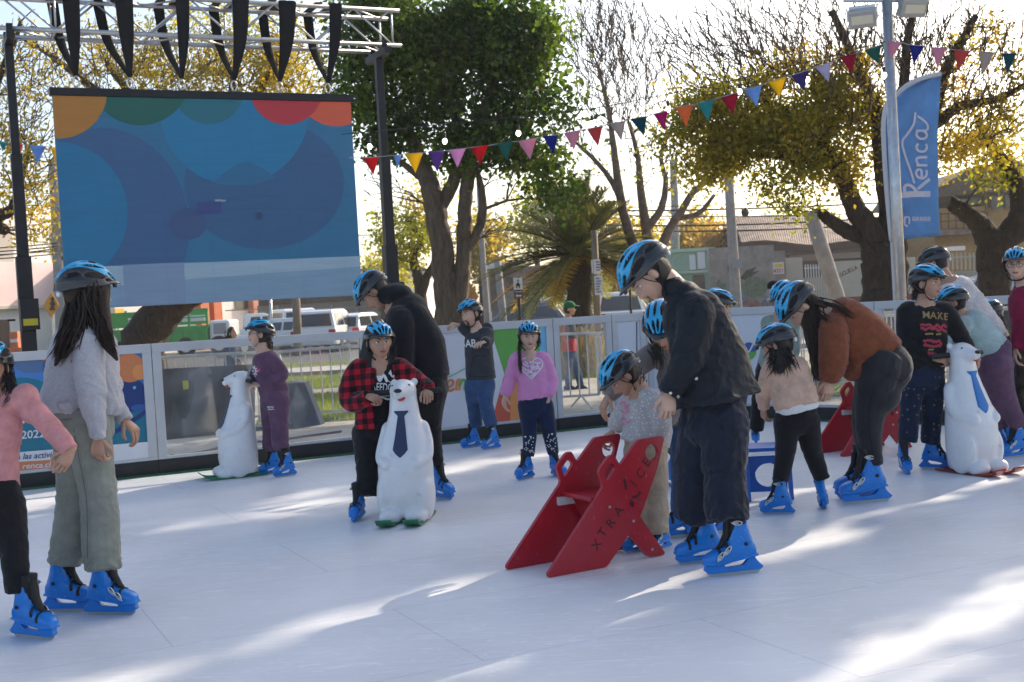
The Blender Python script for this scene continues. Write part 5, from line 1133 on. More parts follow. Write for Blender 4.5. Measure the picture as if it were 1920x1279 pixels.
# ------------------------------------------------------------------ truss, posts and screen
TP = A1 + AN * 1.85; TN = AN
BLKM = M('black_metal', (.012, .013, .017), .45, .3, var=.3, vscale=10); YEL = M('yellow_label', (.45, .38, .02), .6)
TRU = M('truss_aluminium', (.46, .47, .49), .35, .6, var=.12, vscale=20)
tu = lambda x, y: (lambda p: (float(np.dot(p - A1, AU)), float(p[2])))(onplane(x, y, TP, TN))
def T3(u, z, b=0.0): return A1 + AN * (1.85 + b) + AU * u + ZUP * z
uL, zB = tu(-70, 48); uR, _ = tu(752, 85); zB = tu(400, 70)[1]; zT = zB + .40; bk = .40
print('truss', uL, uR, zB, zT, 'screen', [tu(*q) for q in ((97, 167), (661, 180), (680, 553), (130, 580))], 'pole', tu(735, 350), tu(40, 400), tu(19, 90), tu(52, 560), tu(722, 110), tu(744, 525))
root = empty('truss', T3((uL + uR) / 2, zB), 'aluminium box truss spanning the top of the screen', 'truss')
m = MB()
for z in (zB, zT):
    for b in (0, bk): m.tube([T3(uL, z, b), T3(uR, z, b)], .025, 10)
obj('chord', m, TRU, root, smooth=True)
m = MB(); step = .46; k = 0; u = uR - .10
while u - step > uL:
    for b in (0, bk): m.tube([T3(u, (zB, zT)[k % 2], b), T3(u - step, (zT, zB)[k % 2], b)], .0115, 6)
    for z in (zB, zT): m.tube([T3(u, z, 0 if k % 2 else bk), T3(u - step, z, bk if k % 2 else 0)], .0115, 6)
    if k % 4 == 0:
        for b in (0, bk): m.tube([T3(u, zB, b), T3(u, zT, b)], .0115, 6)
        for z in (zB, zT): m.tube([T3(u, z, 0), T3(u, z, bk)], .0115, 6)
    u -= step; k += 1
obj('brace', m, TRU, root, smooth=True)
for (pxs, lab) in ((((19, 90), (52, 560)), 'black telescopic post left of the screen carrying the truss'), (((722, 110), (744, 525)), 'black telescopic post right of the screen carrying the truss')):
    ua = (tu(*pxs[0])[0] + tu(*pxs[1])[0]) / 2; root = empty('post', T3(ua, GZ, .2), lab, 'post', 'posts carrying the truss')
    for nm, z0, z1, wd in (('base', GZ, GZ + .9, .095), ('lower_mast', GZ + .9, 2.15, .074), ('middle_mast', 2.15, 3.2, .056), ('upper_mast', 3.2, zB - .12, .042)):
        m = MB(); m.box(T3(ua, (z0 + z1) / 2, .2), AU * wd, AN * wd, ZUP * (z1 - z0) / 2); obj(nm, m, BLKM, root, bev=.006)
    m = MB(); m.box(T3(ua, zB - .085, .2), AU * .04, AN * .34, ZUP * .04)
    for b in (0, bk): m.box(T3(ua, zB - .01, b), AU * .03, AN * .045, ZUP * .055)
    obj('bracket', m, BLKM, root, bev=.005)
    m = MB(); m.box(T3(ua + .02, 1.55, .2 - .09), AU * .09, AN * .05, ZUP * .16); m.tube([T3(ua - .12, 1.5, .1), T3(ua - .2, 1.5, .1)], .012, 8); obj('winch', m, BLKM, root, bev=.01)
    m = MB(); m.box(T3(ua + .02, 1.47, .2 - .142), AU * .07, AN * .002, ZUP * .035); obj('sticker', m, YEL, root)
SU0 = (tu(97, 167)[0] + tu(128, 580)[0]) / 2; SU1 = (tu(661, 180)[0] + tu(680, 553)[0]) / 2; SZ1 = (tu(97, 167)[1] + tu(661, 180)[1]) / 2; SZ0 = (tu(680, 553)[1] + tu(205, 577)[1]) / 2
def scr(n, c, k=.62):
    c = tuple(((v / 255) / 12.92 if v / 255 <= .04045 else ((v / 255 + .055) / 1.055) ** 2.4) for v in c); m = M('screen_' + n, tuple(v * .26 for v in c), .55, emit=c, estr=SCR_EMIT)
    nt = m.node_tree; b = nt.nodes['Principled BSDF']; tc = nt.nodes.new('ShaderNodeTexCoord'); mp = nt.nodes.new('ShaderNodeMapping'); mp.inputs['Scale'].default_value = (2.5, 2.5, 26); nz = nt.nodes.new('ShaderNodeTexNoise'); nz.inputs['Scale'].default_value = 1.2; nz.inputs['Detail'].default_value = 6
    nt.links.new(tc.outputs['Object'], mp.inputs['Vector']); nt.links.new(mp.outputs['Vector'], nz.inputs['Vector']); mr = nt.nodes.new('ShaderNodeMapRange'); mr.inputs['From Min'].default_value = .3; mr.inputs['From Max'].default_value = .7; mr.inputs['To Min'].default_value = SCR_EMIT * .88; mr.inputs['To Max'].default_value = SCR_EMIT * 1.10
    nt.links.new(nz.outputs['Fac'], mr.inputs['Value']); sx = nt.nodes.new('ShaderNodeSeparateXYZ'); nt.links.new(tc.outputs['Object'], sx.inputs[0]); mu = mr.outputs['Result']
    for ax, sc_ in (('X', 2.25), ('Z', 2.0)):      # seams between the cabinets
        k1 = nt.nodes.new('ShaderNodeMath'); k1.operation = 'MULTIPLY'; k1.inputs[1].default_value = sc_; nt.links.new(sx.outputs[ax], k1.inputs[0]); k2 = nt.nodes.new('ShaderNodeMath'); k2.operation = 'FRACT'; nt.links.new(k1.outputs[0], k2.inputs[0]); k3 = nt.nodes.new('ShaderNodeMapRange'); k3.inputs['From Max'].default_value = .035; k3.inputs['To Min'].default_value = .82; k3.inputs['To Max'].default_value = 1; nt.links.new(k2.outputs[0], k3.inputs['Value'])
        k4 = nt.nodes.new('ShaderNodeMath'); k4.operation = 'MULTIPLY'; nt.links.new(mu, k4.inputs[0]); nt.links.new(k3.outputs['Result'], k4.inputs[1]); mu = k4.outputs[0]
    nt.links.new(mu, b.inputs['Emission Strength']); return m
root = empty('video_screen', T3((SU0 + SU1) / 2, SZ0, .2), 'large video screen showing blue and orange circles hung from the truss', 'screen')
m = MB(); m.box(T3((SU0 + SU1) / 2, (SZ0 + SZ1) / 2 - .03, .05 + .035), AU * (SU1 - SU0) / 2, AN * .035, ZUP * ((SZ1 - SZ0) / 2 - .03)); obj('cabinet', m, BLKM, root)
m = MB(); m.box(T3((SU0 + SU1) / 2, SZ1 - .02, .06), AU * ((SU1 - SU0) / 2 + .03), AN * .05, ZUP * .04); obj('top_bar', m, BLKM, root, bev=.004)
pq = lambda u, z: (lambda v: (960 + F * np.dot(v, CR) / np.dot(v, FWD), 639.5 - F * np.dot(v, CU) / np.dot(v, FWD)))(T3(u, z, .05) - CAM)
Q = [pq(SU0, SZ1 - .06), pq(SU1, SZ1 - .06), pq(SU1, SZ0), pq(SU0, SZ0)]
a = Art(T3(0, 0, .05), AN, Q, .001)
a.put(Q, scr('base', (38, 100, 142))); a.disc(190, 430, 165, scr('indigo', (48, 84, 130)), 190); a.disc(495, 345, 150, scr('plum', (44, 84, 128)), 122); a.disc(440, 205, 140, scr('azure', (26, 108, 156)), 142); a.put(catmull([np.array(q, float) for q in [(402, 341), (420, 324), (442, 310), (464, 302)]], 4) + catmull([np.array(q, float) for q in [(466, 302), (484, 311), (502, 322), (517, 333)]], 4) + catmull([np.array(q, float) for q in [(512, 336), (480, 345), (445, 347), (410, 343)]], 4), scr('lens', (34, 96, 140)))
a.disc(106, 400, 134, scr('blue', (26, 102, 150))); a.disc(352, 420, 36, scr('wine', (50, 76, 122)), 30); a.disc(392, 167, 66, scr('teal', (30, 98, 118))); a.disc(263, 139, 96, scr('green', (22, 84, 80))); a.disc(111, 170, 90, scr('ochre', (150, 106, 48))); a.disc(632, 155, 82, scr('orange', (186, 84, 62))); a.disc(537, 165, 69, scr('red', (160, 48, 60)))
a.put([(180, 500), (680, 480), (700, 600), (100, 620), (100, 504)], scr('pale', (130, 158, 184))); a.put([(100, 545), (400, 520), (700, 498), (700, 620), (100, 640)], scr('pale_blue', (106, 138, 170))); a.put([(230, 497), (345, 492), (350, 580), (235, 590)], scr('pale_indigo', (106, 130, 166)))
a.put([(369, 380), (414, 379), (414, 400), (369, 402)], scr('violet', (48, 66, 122))); a.disc(486, 405, 6, scr('dark', (34, 62, 104)), 8); a.text('PANTALLA', 413, 376, 3.6, scr('white', (190, 196, 205)), 0, 20)
a.done('picture', root)
for u in np.linspace(SU0, SU1, 8)[1:-1]:
    pass
STW = cloth('sling_black', (.013, .013, .015), bump=.2)
root_px = [(145, (108, 128, 140)), (246, (196, 226, 240)), (343, (312, 340, 346)), (441, (418, 446, 458)), (527, (512, 532, 546)), (617, (598, 626, 632))]
for i, (hx, tops) in enumerate(root_px):
    uh, zh = tu(hx, 163); zh = SZ1 + .03; r = empty('sling', T3(uh, zh), 'black lifting sling number %s from the left between truss and screen' % ('one two three four five six'.split()[i]), 'sling', 'slings holding the screen')
    m = MB()
    for j, tx in enumerate(tops):
        ut, _z = tu(tx, 30); b = (bk + .03, -.03, -.03)[j]
        P = [T3(ut, zT + .03, b), T3(ut + (uh - ut) * .3, zB - .02, b * .8 + .0), T3(uh, zh + .12, .03)]
        m.tube(catmull(P, 4), [.058, .056, .054, .052, .048, .042, .036, .028, .02], 6, flat=.12, ref=AU)
        m.tube([T3(ut, zT + .034, -.03), T3(ut, zT + .034, bk + .03)], .05, 6, flat=.12, ref=AU)
    obj('strap', m, STW, r)
    m = MB(); m.tube([T3(uh + .03 * cos(q), zh + .06 + .055 * sin(q), .05) for q in [2 * pi * k / 14 for k in range(15)]], .009, 6); obj('shackle', m, STEEL, r, smooth=True)

# ------------------------------------------------------------------ bunting and festoon lights
FL = {n: cloth('flag_' + n, c, var=.08, sheen=0) for n, c in dict(red=(.62, .02, .03), blue=(.23, .40, .75), yellow=(.82, .58, .02), purple=(.17, .08, .32), pink=(.66, .36, .62), green=(.03, .17, .14), rose=(.70, .34, .46), navy=(.025, .04, .30), coral=(.60, .10, .09), beige=(.52, .44, .40), dteal=(.02, .11, .15), magenta=(.50, .02, .20), orange=(.80, .23, .07), teal=(.04, .34, .36), violet=(.08, .06, .24), lilac=(.52, .50, .68), crimson=(.42, .02, .06)).items()}
for m_ in FL.values():      # thin cloth lets some light through
    nt = m_.node_tree; b = nt.nodes['Principled BSDF']; t = nt.nodes.new('ShaderNodeBsdfTranslucent'); mx = nt.nodes.new('ShaderNodeMixShader'); mx.inputs[0].default_value = .5
    lk = b.inputs['Base Color'].links
    if lk: nt.links.new(lk[0].from_socket, t.inputs['Color'])
    nt.links.new(b.outputs[0], mx.inputs[1]); nt.links.new(t.outputs[0], mx.inputs[2]); nt.links.new(mx.outputs[0], nt.nodes['Material Output'].inputs['Surface'])
STRING = M('string', (.35, .35, .36), .7)
z7 = lambda x, y: (640 + x * .5, y * .5); z8 = lambda x, y: (1200 + x * .5, y * .5)
fl = [(z7, 80, 592, 140, 588, 120, 655, 'red'), (z7, 195, 583, 225, 580, 212, 632, 'blue'), (z7, 237, 577, 307, 573, 278, 648, 'yellow'), (z7, 325, 570, 388, 566, 360, 645, 'purple'), (z7, 405, 563, 467, 556, 435, 630, 'pink'), (z7, 485, 553, 550, 546, 520, 618, 'red'), (z7, 583, 540, 642, 532, 620, 600, 'green'), (z7, 663, 530, 732, 518, 708, 600, 'rose'), (z7, 755, 513, 813, 505, 795, 580, 'navy'), (z7, 835, 500, 897, 488, 873, 562, 'rose'), (z7, 922, 483, 980, 473, 963, 550, 'coral'), (z7, 1007, 464, 1065, 454, 1050, 530, 'beige'), (z7, 1083, 447, 1145, 437, 1135, 510, 'dteal'), (z7, 1170, 428, 1225, 415, 1213, 490, 'magenta'), (z7, 1252, 405, 1320, 392, 1293, 478, 'orange'), (z8, 215, 390, 277, 372, 257, 455, 'teal'), (z8, 303, 365, 370, 346, 350, 428, 'crimson'), (z8, 390, 337, 455, 320, 437, 400, 'blue'), (z8, 478, 308, 545, 290, 525, 365, 'yellow'), (z8, 567, 283, 632, 263, 615, 340, 'violet'), (z8, 657, 252, 718, 233, 706, 308, 'lilac'), (z8, 748, 218, 808, 200, 795, 277, 'crimson'), (z8, 840, 188, 905, 168, 895, 240, 'green')]
fr = [(z8, 928, 152, 983, 160, 935, 222, 'rose'), (z8, 1010, 168, 1062, 172, 1028, 247, 'navy'), (z8, 1093, 178, 1150, 182, 1115, 258, 'rose'), (z8, 1178, 187, 1240, 192, 1190, 265, 'coral'), (z8, 1265, 193, 1330, 197, 1287, 280, 'beige'), (z8, 1360, 200, 1415, 202, 1378, 280, 'dteal'), (z8, 1440, 204, 1500, 208, 1470, 285, 'yellow')]
fz = [(lambda x, y: (x, y), -28, 262, -4, 265, -14, 298, 'teal'), (lambda x, y: (x, y), -2, 265, 12, 267, 6, 285, 'teal'), (lambda x, y: (x, y), 18, 268, 44, 271, 30, 302, 'red'), (lambda x, y: (x, y), 55, 272, 86, 275, 70, 306, 'blue'), (lambda x, y: (x, y), 93, 276, 122, 279, 108, 312, 'yellow')]
LPD = depth(gnd(1690, 760)) 
def bunting(lst, d0, d1, label, ends):
    x0, x1 = lst[0][0](lst[0][1], 0)[0], lst[-1][0](lst[-1][3], 0)[0]; dd = lambda x: d0 + (d1 - d0) * (x - x0) / (x1 - x0)
    root = empty('bunting', at(x0, 300, dd(x0)), label, 'bunting', 'strings of pennants'); pts = [at(*ends[0], dd(ends[0][0]))]
    for i, (z, xa, ya, xb, yb, xt, yt, c) in enumerate(lst):
        (ax, ay), (bx, by), (tx, ty) = z(xa, ya), z(xb, yb), z(xt, yt); A, B, T_ = at(ax, ay, dd(ax)), at(bx, by, dd(bx)), at(tx, ty, dd(tx) + random.uniform(-.05, .05)); pts += [A, B]
        m = MB(); n = 6; V = []; Fs = []; nrm = unit(np.cross(B - A, T_ - A)); th = .0015
        for r in range(n + 1):
            t = r / n
            for k in range(3): p = (A + (B - A) * k / 2) * (1 - t) + T_ * t; V.append(p + nrm * .012 * sin(t * 3 + i) * (k - 1) * (1 - t) + nrm * .012 * sin(t * 2.5 + i * 2))
        for r in range(n):
            for k in range(2): a_ = r * 3 + k; Fs.append((a_, a_ + 1, a_ + 4, a_ + 3))
        m.add(V, Fs); o = obj('pennant', m, FL[c], root, smooth=True); sm = o.modifiers.new('t', 'SOLIDIFY'); sm.thickness = .002
    pts.append(at(*ends[1], dd(ends[1][0]))); m = MB(); m.tube(pts, .004, 5); obj('string', m, STRING, root); return dd
bunting(fl, 13.3, 13.6, 'long string of mixed pennants rising from the screen post to the lamp post', ((655, 296), (1662, 80)))
bunting(fr, 13.6, 12.6, 'string of pennants running right from the lamp post', ((1664, 76), (1960, 104)))
bunting(fz, 14.4, 14.4, 'string of pennants left of the screen', ((-40, 260), (126, 280)))
BULB = M('bulb', (.9, .85, .7), .3, emit=(1, .86, .62), estr=6); WIRE = M('cable', (.03, .03, .032), .7)
root = empty('festoon_lights', at(690, 247, 13.8), 'string of small lit bulbs above the pennants', 'string lights')
wp = [(640, 252), (690, 247), (850, 231), (1085, 207), (1200, 187), (1340, 158), (1500, 120), (1660, 78)]; m = MB(); m.tube([at(x, y, 13.8) for x, y in catmull([np.array(q, float) for q in wp], 5)], .005, 5); obj('cable', m, WIRE, root)
for x, y in ((693, 275), (834, 265), (972, 250), (1110, 232), (1253, 205), (1387, 172), (1514, 149), (1658, 141)):
    m = MB(); c = at(x, y, 13.8); m.ell(c, (.027, 0, 0), (0, .027, 0), (0, 0, .033), 14, 10); o = obj('bulb', m, BULB, root, smooth=True)
    wy = np.interp(x, [q[0] for q in wp], [q[1] for q in wp]); m = MB(); m.tube([at(x, wy, 13.8), c + ZUP * .075], .003, 5); m.tube([c + ZUP * .09, c + ZUP * .03], [.016, .018], 8); f = obj('socket', m, WIRE, root)

# ------------------------------------------------------------------ lamp post with floodlights, feather banner
GALV = M('galvanised_steel', (.50, .51, .53), .35, .8, var=.15, vscale=12); LAMPB = M('lamp_housing', (.42, .42, .41), .5, .2, var=.1); LENS = M('lamp_lens', (.70, .66, .52), .25)
DLP = 14.2; b = at(1687, 700, DLP); b[2] = GZ; b[0] = (at(1664, 9, DLP)[0] + at(1688, 560, DLP)[0]) / 2; b[1] = at(1676, 300, DLP)[1]
zt = at(1664, 2, DLP)[2]; root = empty('lamp_post', b, 'tall galvanised lamp post with two floodlights behind the blue feather banner', 'lamp post')
m = MB(); m.tube([b, b + ZUP * (zt - b[2] + .06)], [.068, .058], 16); obj('pole', m, GALV, root, smooth=True)
m = MB(); m.box(b + ZUP * (zt - b[2]) + CR * -.02, CR * .48, FWD * .025, ZUP * .025); obj('crossarm', m, GALV, root, bev=.004)
for x, y, yw in ((1617, 34, -.35), (1711, 14, .18)):
    c = at(x, y, DLP - .12); ex = np.array([cos(yw), sin(yw), 0]); fy = np.array([-sin(yw), cos(yw), 0]); tz = unit(ZUP * .85 - fy * .5); ty = np.cross(tz, ex)
    r = MB(); r.box(c, ex * .155, ty * .06, tz * .105); r.box(c + ty * .08, ex * .09, ty * .03, tz * .07); o = obj('floodlight', r, LAMPB, root, bev=.018)
    r = MB(); r.box(c - ty * .064, ex * .12, ty * .006, tz * .05); obj('lens', r, LENS, o)
    r = MB(); r.box(c + ZUP * .13, ex * .15, ty * .01, ZUP * .012); r.box(c + ZUP * .06 + ex * .165, ex * .008, ty * .015, ZUP * .08); r.box(c + ZUP * .06 - ex * .165, ex * .008, ty * .015, ZUP * .08); obj('yoke', r, GALV, root)
DBN = 14.6; zc = lambda x, y: (1640 + x * .3753, 120 + y * .3753)
root = empty('feather_banner', at(1668, 640, DBN), 'blue feather banner with pale script lettering beside the lamp post', 'banner')
lft = [zc(*q) for q in ((338, 50), (250, 70), (170, 108), (105, 165), (66, 215), (52, 300), (55, 420), (66, 600), (80, 760), (92, 884))]; rgt = [zc(*q) for q in ((339, 53), (331, 75), (328, 110), (326, 170), (320, 260), (314, 350), (316, 470), (318, 620), (322, 760), (330, 856))]
BANB = M('banner_blue', (.24, .45, .74), .7, var=.12, vscale=3, spec=.2); BANT = M('banner_sleeve', (.55, .56, .60), .7); BANI = M('banner_script', (.62, .58, .66), .7)
lf, rg_ = catmull([np.array(q) for q in lft], 4), catmull([np.array(q) for q in rgt], 4); nx = 12
def ban(px_, t, v): return at(px_[0], px_[1], DBN + .05 * sin(v * 5 + t * 3) + .035 * sin(t * 9 + v * 3))
m = MB(); V = []; Fs = []
for j, (a_, b_) in enumerate(zip(lf, rg_)):
    for i in range(nx + 1): t = i / nx; V.append(ban(a_ * (1 - t) + b_ * t, t, j / len(lf)))
for j in range(len(lf) - 1):
    for i in range(nx): q = j * (nx + 1) + i; Fs.append((q, q + 1, q + nx + 2, q + nx + 1))
m.add(V, Fs); o = obj('cloth', m, BANB, root, smooth=True); t_ = o.modifiers.new('t', 'SOLIDIFY'); t_.thickness = .003
nt = BANB.node_tree; bb = nt.nodes['Principled BSDF']; tl = nt.nodes.new('ShaderNodeBsdfTranslucent'); mx = nt.nodes.new('ShaderNodeMixShader'); mx.inputs[0].default_value = .55; nt.links.new(bb.inputs['Base Color'].links[0].from_socket, tl.inputs['Color']); nt.links.new(bb.outputs[0], mx.inputs[1]); nt.links.new(tl.outputs[0], mx.inputs[2]); nt.links.new(mx.outputs[0], nt.nodes['Material Output'].inputs['Surface'])
m = MB(); m.tube([at(x - 3, y, DBN) for x, y in lf], .03, 8); m.tube([at(lf[-1][0] - 3, lf[-1][1], DBN), np.array([at(lf[-1][0] + 4, 560, DBN)[0], at(1668, 560, DBN)[1], GZ])], .018, 8); obj('pole', m, BANT, root, smooth=True)
m = MB()
def bst(pts, w):
    P = catmull([np.array(q, float) for q in pts], 5) if len(pts) > 2 else [np.array(q, float) for q in pts]
    for i in range(len(P) - 1):
        a_, c_ = np.array(zc(*P[i])), np.array(zc(*P[i + 1])); t = (c_ - a_) / (np.linalg.norm(c_ - a_) + 1e-9); nn = np.array([-t[1], t[0]]) * w * .3753 / 2
        V = []
        for q in (a_ - nn, c_ - nn + t * .3, c_ + nn + t * .3, a_ + nn):
            v = np.interp(q[1], [p_[1] for p_ in lf], np.linspace(0, 1, len(lf))); l = np.interp(q[1], [p_[1] for p_ in lf], [p_[0] for p_ in lf]); r = np.interp(q[1], [p_[1] for p_ in rg_], [p_[0] for p_ in rg_])
            tt = (q[0] - l) / (r - l); V.append(at(q[0], q[1], DBN + .05 * sin(v * 5 + tt * 3) + .035 * sin(tt * 9 + v * 3) - .02))
        m.poly(V)
bst([(130, 655), (200, 650), (278, 650)], 30); bst([(150, 640), (150, 612), (175, 605), (200, 625), (215, 650)], 16); bst([(215, 625), (250, 595), (275, 575)], 16)
bst([(235, 568), (233, 532), (216, 528), (207, 546), (218, 566), (244, 571), (260, 552), (258, 530)], 12); bst([(263, 506), (210, 506)], 12); bst([(218, 500), (208, 482), (218, 468), (262, 466)], 12); bst([(218, 398), (208, 416), (222, 436), (248, 436), (262, 418), (256, 400)], 12); bst([(216, 334), (208, 352), (224, 372), (250, 372), (262, 354), (248, 336)], 12); bst([(206, 334), (258, 331), (266, 312), (256, 292), (236, 275), (216, 262)], 11)
bst([(204, 242), (195, 300), (160, 355), (138, 390), (150, 450), (175, 520), (198, 595)], 11)
bst([(150, 765), (150, 800), (165, 812)], 10); bst([(150, 765), (172, 768), (172, 800)], 8)
for i, ch in enumerate('RENCA'): x = 190 + i * 19; bst([(x, 785), (x + 2, 765)], 6); bst([(x + 2, 765), (x + 11, 766), (x + 10, 776), (x + 3, 776)], 4); bst([(x + 8, 776), (x + 11, 785)], 4)
obj('lettering', m, BANI, root)
# ------------------------------------------------------------------ rink floor and the ground around it
def ice_mat():
    m = bpy.data.materials.new('ice'); m.use_nodes = True; nt = m.node_tree; b = nt.nodes['Principled BSDF']; N = nt.nodes.new; Lk = nt.links.new
    tc = N('ShaderNodeTexCoord'); mp = N('ShaderNodeMapping'); mp.inputs['Rotation'].default_value = (0, 0, -atan2(AU[1], AU[0])); Lk(tc.outputs['Object'], mp.inputs['Vector'])
    br = N('ShaderNodeTexBrick'); br.inputs['Scale'].default_value = 1; br.inputs['Brick Width'].default_value = 2.0; br.inputs['Row Height'].default_value = 1.0; br.inputs['Mortar Size'].default_value = .0035; br.inputs['Mortar Smooth'].default_value = .5
    br.inputs['Color1'].default_value = (.775, .772, .780, 1); br.inputs['Color2'].default_value = (.76, .758, .768, 1); br.inputs['Mortar'].default_value = (.52, .55, .60, 1); Lk(mp.outputs[0], br.inputs['Vector'])
    n1 = N('ShaderNodeTexNoise'); n1.inputs['Scale'].default_value = 1.1; n1.inputs['Detail'].default_value = 7; Lk(tc.outputs['Object'], n1.inputs['Vector'])
    r1 = N('ShaderNodeMapRange'); r1.inputs['From Min'].default_value = .35; r1.inputs['From Max'].default_value = .7; r1.inputs['To Min'].default_value = .90; r1.inputs['To Max'].default_value = 1.04; Lk(n1.outputs['Fac'], r1.inputs['Value'])
    mx = N('ShaderNodeMix'); mx.data_type = 'RGBA'; mx.blend_type = 'MULTIPLY'; mx.inputs['Factor'].default_value = 1; Lk(br.outputs['Color'], mx.inputs['A']); Lk(r1.outputs['Result'], mx.inputs['B'])
    # skate scratches: long thin curved marks
    add = None
    for k, (rot, sc) in enumerate(((.5, 1.2), (1.7, 1.0), (2.6, 1.5), (.1, .9))):
        m2 = N('ShaderNodeMapping'); m2.inputs['Rotation'].default_value = (0, 0, rot); m2.inputs['Scale'].default_value = (sc, 9 * sc, 1); m2.inputs['Location'].default_value = (k * 3.1, k * 1.7, 0); Lk(tc.outputs['Object'], m2.inputs['Vector'])
        n2 = N('ShaderNodeTexNoise'); n2.inputs['Scale'].default_value = 1.5; n2.inputs['Detail'].default_value = 2; n2.inputs['Distortion'].default_value = .4; Lk(m2.outputs[0], n2.inputs['Vector'])
        s1 = N('ShaderNodeMath'); s1.operation = 'SUBTRACT'; s1.inputs[1].default_value = .5; Lk(n2.outputs['Fac'], s1.inputs[0]); ab = N('ShaderNodeMath'); ab.operation = 'ABSOLUTE'; Lk(s1.outputs[0], ab.inputs[0])
        lt = N('ShaderNodeMapRange'); lt.inputs['From Min'].default_value = 0; lt.inputs['From Max'].default_value = .006; lt.inputs['To Min'].default_value = 1; lt.inputs['To Max'].default_value = 0; Lk(ab.outputs[0], lt.inputs['Value'])
        if add is None: add = lt.outputs['Result']
        else:
            a = N('ShaderNodeMath'); a.operation = 'MAXIMUM'; Lk(add, a.inputs[0]); Lk(lt.outputs['Result'], a.inputs[1]); add = a.outputs[0]
    n3 = N('ShaderNodeTexNoise'); n3.inputs['Scale'].default_value = .8; n3.inputs['Detail'].default_value = 3; Lk(tc.outputs['Object'], n3.inputs['Vector'])
    mm = N('ShaderNodeMath'); mm.operation = 'MULTIPLY'; Lk(add, mm.inputs[0]); Lk(n3.outputs['Fac'], mm.inputs[1])
    m3 = N('ShaderNodeMix'); m3.data_type = 'RGBA'; m3.inputs['B'].default_value = (.90, .92, .96, 1); Lk(mx.outputs['Result'], m3.inputs['A']); sc_ = N('ShaderNodeMath'); sc_.operation = 'MULTIPLY'; sc_.inputs[1].default_value = 1.7; Lk(mm.outputs[0], sc_.inputs[0]); Lk(sc_.outputs[0], m3.inputs['Factor'])
    Lk(m3.outputs['Result'], b.inputs['Base Color'])
    rr = N('ShaderNodeMapRange'); rr.inputs['To Min'].default_value = .30; rr.inputs['To Max'].default_value = .55; Lk(n1.outputs['Fac'], rr.inputs['Value']); Lk(rr.outputs['Result'], b.inputs['Roughness'])
    bp = N('ShaderNodeBump'); bp.inputs['Strength'].default_value = .25; bp.inputs['Distance'].default_value = .003; ad = N('ShaderNodeMath'); ad.operation = 'SUBTRACT'; n4 = N('ShaderNodeTexNoise'); n4.inputs['Scale'].default_value = 45; n4.inputs['Detail'].default_value = 4; Lk(tc.outputs['Object'], n4.inputs['Vector']); Lk(n4.outputs['Fac'], ad.inputs[0]); Lk(mm.outputs[0], ad.inputs[1]); Lk(ad.outputs[0], bp.inputs['Height']); Lk(bp.outputs['Normal'], b.inputs['Normal'])
    b.inputs['Specular IOR Level'].default_value = .35
    return m
iceq = [A1 - AU * 6 , CORNER, CORNER + BU * 22]; e4 = iceq[2] - AN * 0; back = np.array([iceq[2][0] + 1, -8, 0]); bl = np.array([iceq[0][0] - 3, -8, 0])
mb = MB(); P = [iceq[0], CORNER, iceq[2], back, bl]; n = len(P)
mb.add([p + np.array([0, 0, 0 - p[2]]) for p in P] + [np.array([p[0], p[1], GZ + .002]) for p in P], [tuple(range(n - 1, -1, -1))] + [(i, (i + 1) % n, (i + 1) % n + n, i + n) for i in range(n)])
obj('rink_floor', mb, ice_mat(), kind='structure', fix=True)
DIRT = M('dusty_ground', (.44, .385, .32), .95, var=.35, vscale=1.2, bump=.5, bscale=30, bdist=.02)
mb = MB(); mb.poly([(-240, -40, GZ), (240, -40, GZ), (240, 400, GZ), (-240, 400, GZ)]); obj('ground', mb, DIRT, kind='structure')
ASPH = M('asphalt', (.085, .083, .08), .9, var=.25, vscale=1.5, bump=.4, bscale=60); PAVE = M('paving', (.50, .455, .405), .9, var=.2, vscale=2.5, bump=.3, bscale=30); GRAS = M('grass_base', (.10, .145, .025), .95, var=.5, vscale=4, bump=.8, bscale=50, bdist=.03); KERB = M('kerb_stone', (.42, .40, .37), .9, var=.2)
def strip(name, y0, y1, z, mat, x0=-239, x1=239, th=None):
    m = MB()
    if th: m.abox(x0, y0, GZ - .01, x1, y1, z)
    else: m.poly([(x0, y0, z), (x1, y0, z), (x1, y1, z), (x0, y1, z)])
    return obj(name, m, mat, kind='structure')
strip('street', 33, 62, GZ + .004, ASPH); strip('pavement', 30.2, 32.86, GZ + .11, PAVE, th=1); strip('kerb', 32.864, 33, GZ + .125, KERB, th=1)
def gpoly(name, pxs, z, mat):
    m = MB(); m.poly([gnd(x, y, z) for x, y in pxs]); return obj(name, m, mat, kind='structure')
gpoly('lawn', [(500, 735), (700, 722), (700, 676), (500, 686)], GZ + .006, GRAS)
gpoly('lawn', [(480, 800), (720, 783), (720, 733), (500, 746)], GZ + .006, GRAS)
gpoly('lawn', [(1030, 712), (1170, 706), (1170, 672), (1030, 676)], GZ + .006, GRAS)
gpoly('lawn', [(1440, 745), (1720, 740), (1720, 690), (1440, 690)], GZ + .006, GRAS)
gpoly('path', [(150, 880), (720, 835), (720, 800), (150, 835)], GZ + .005, PAVE)
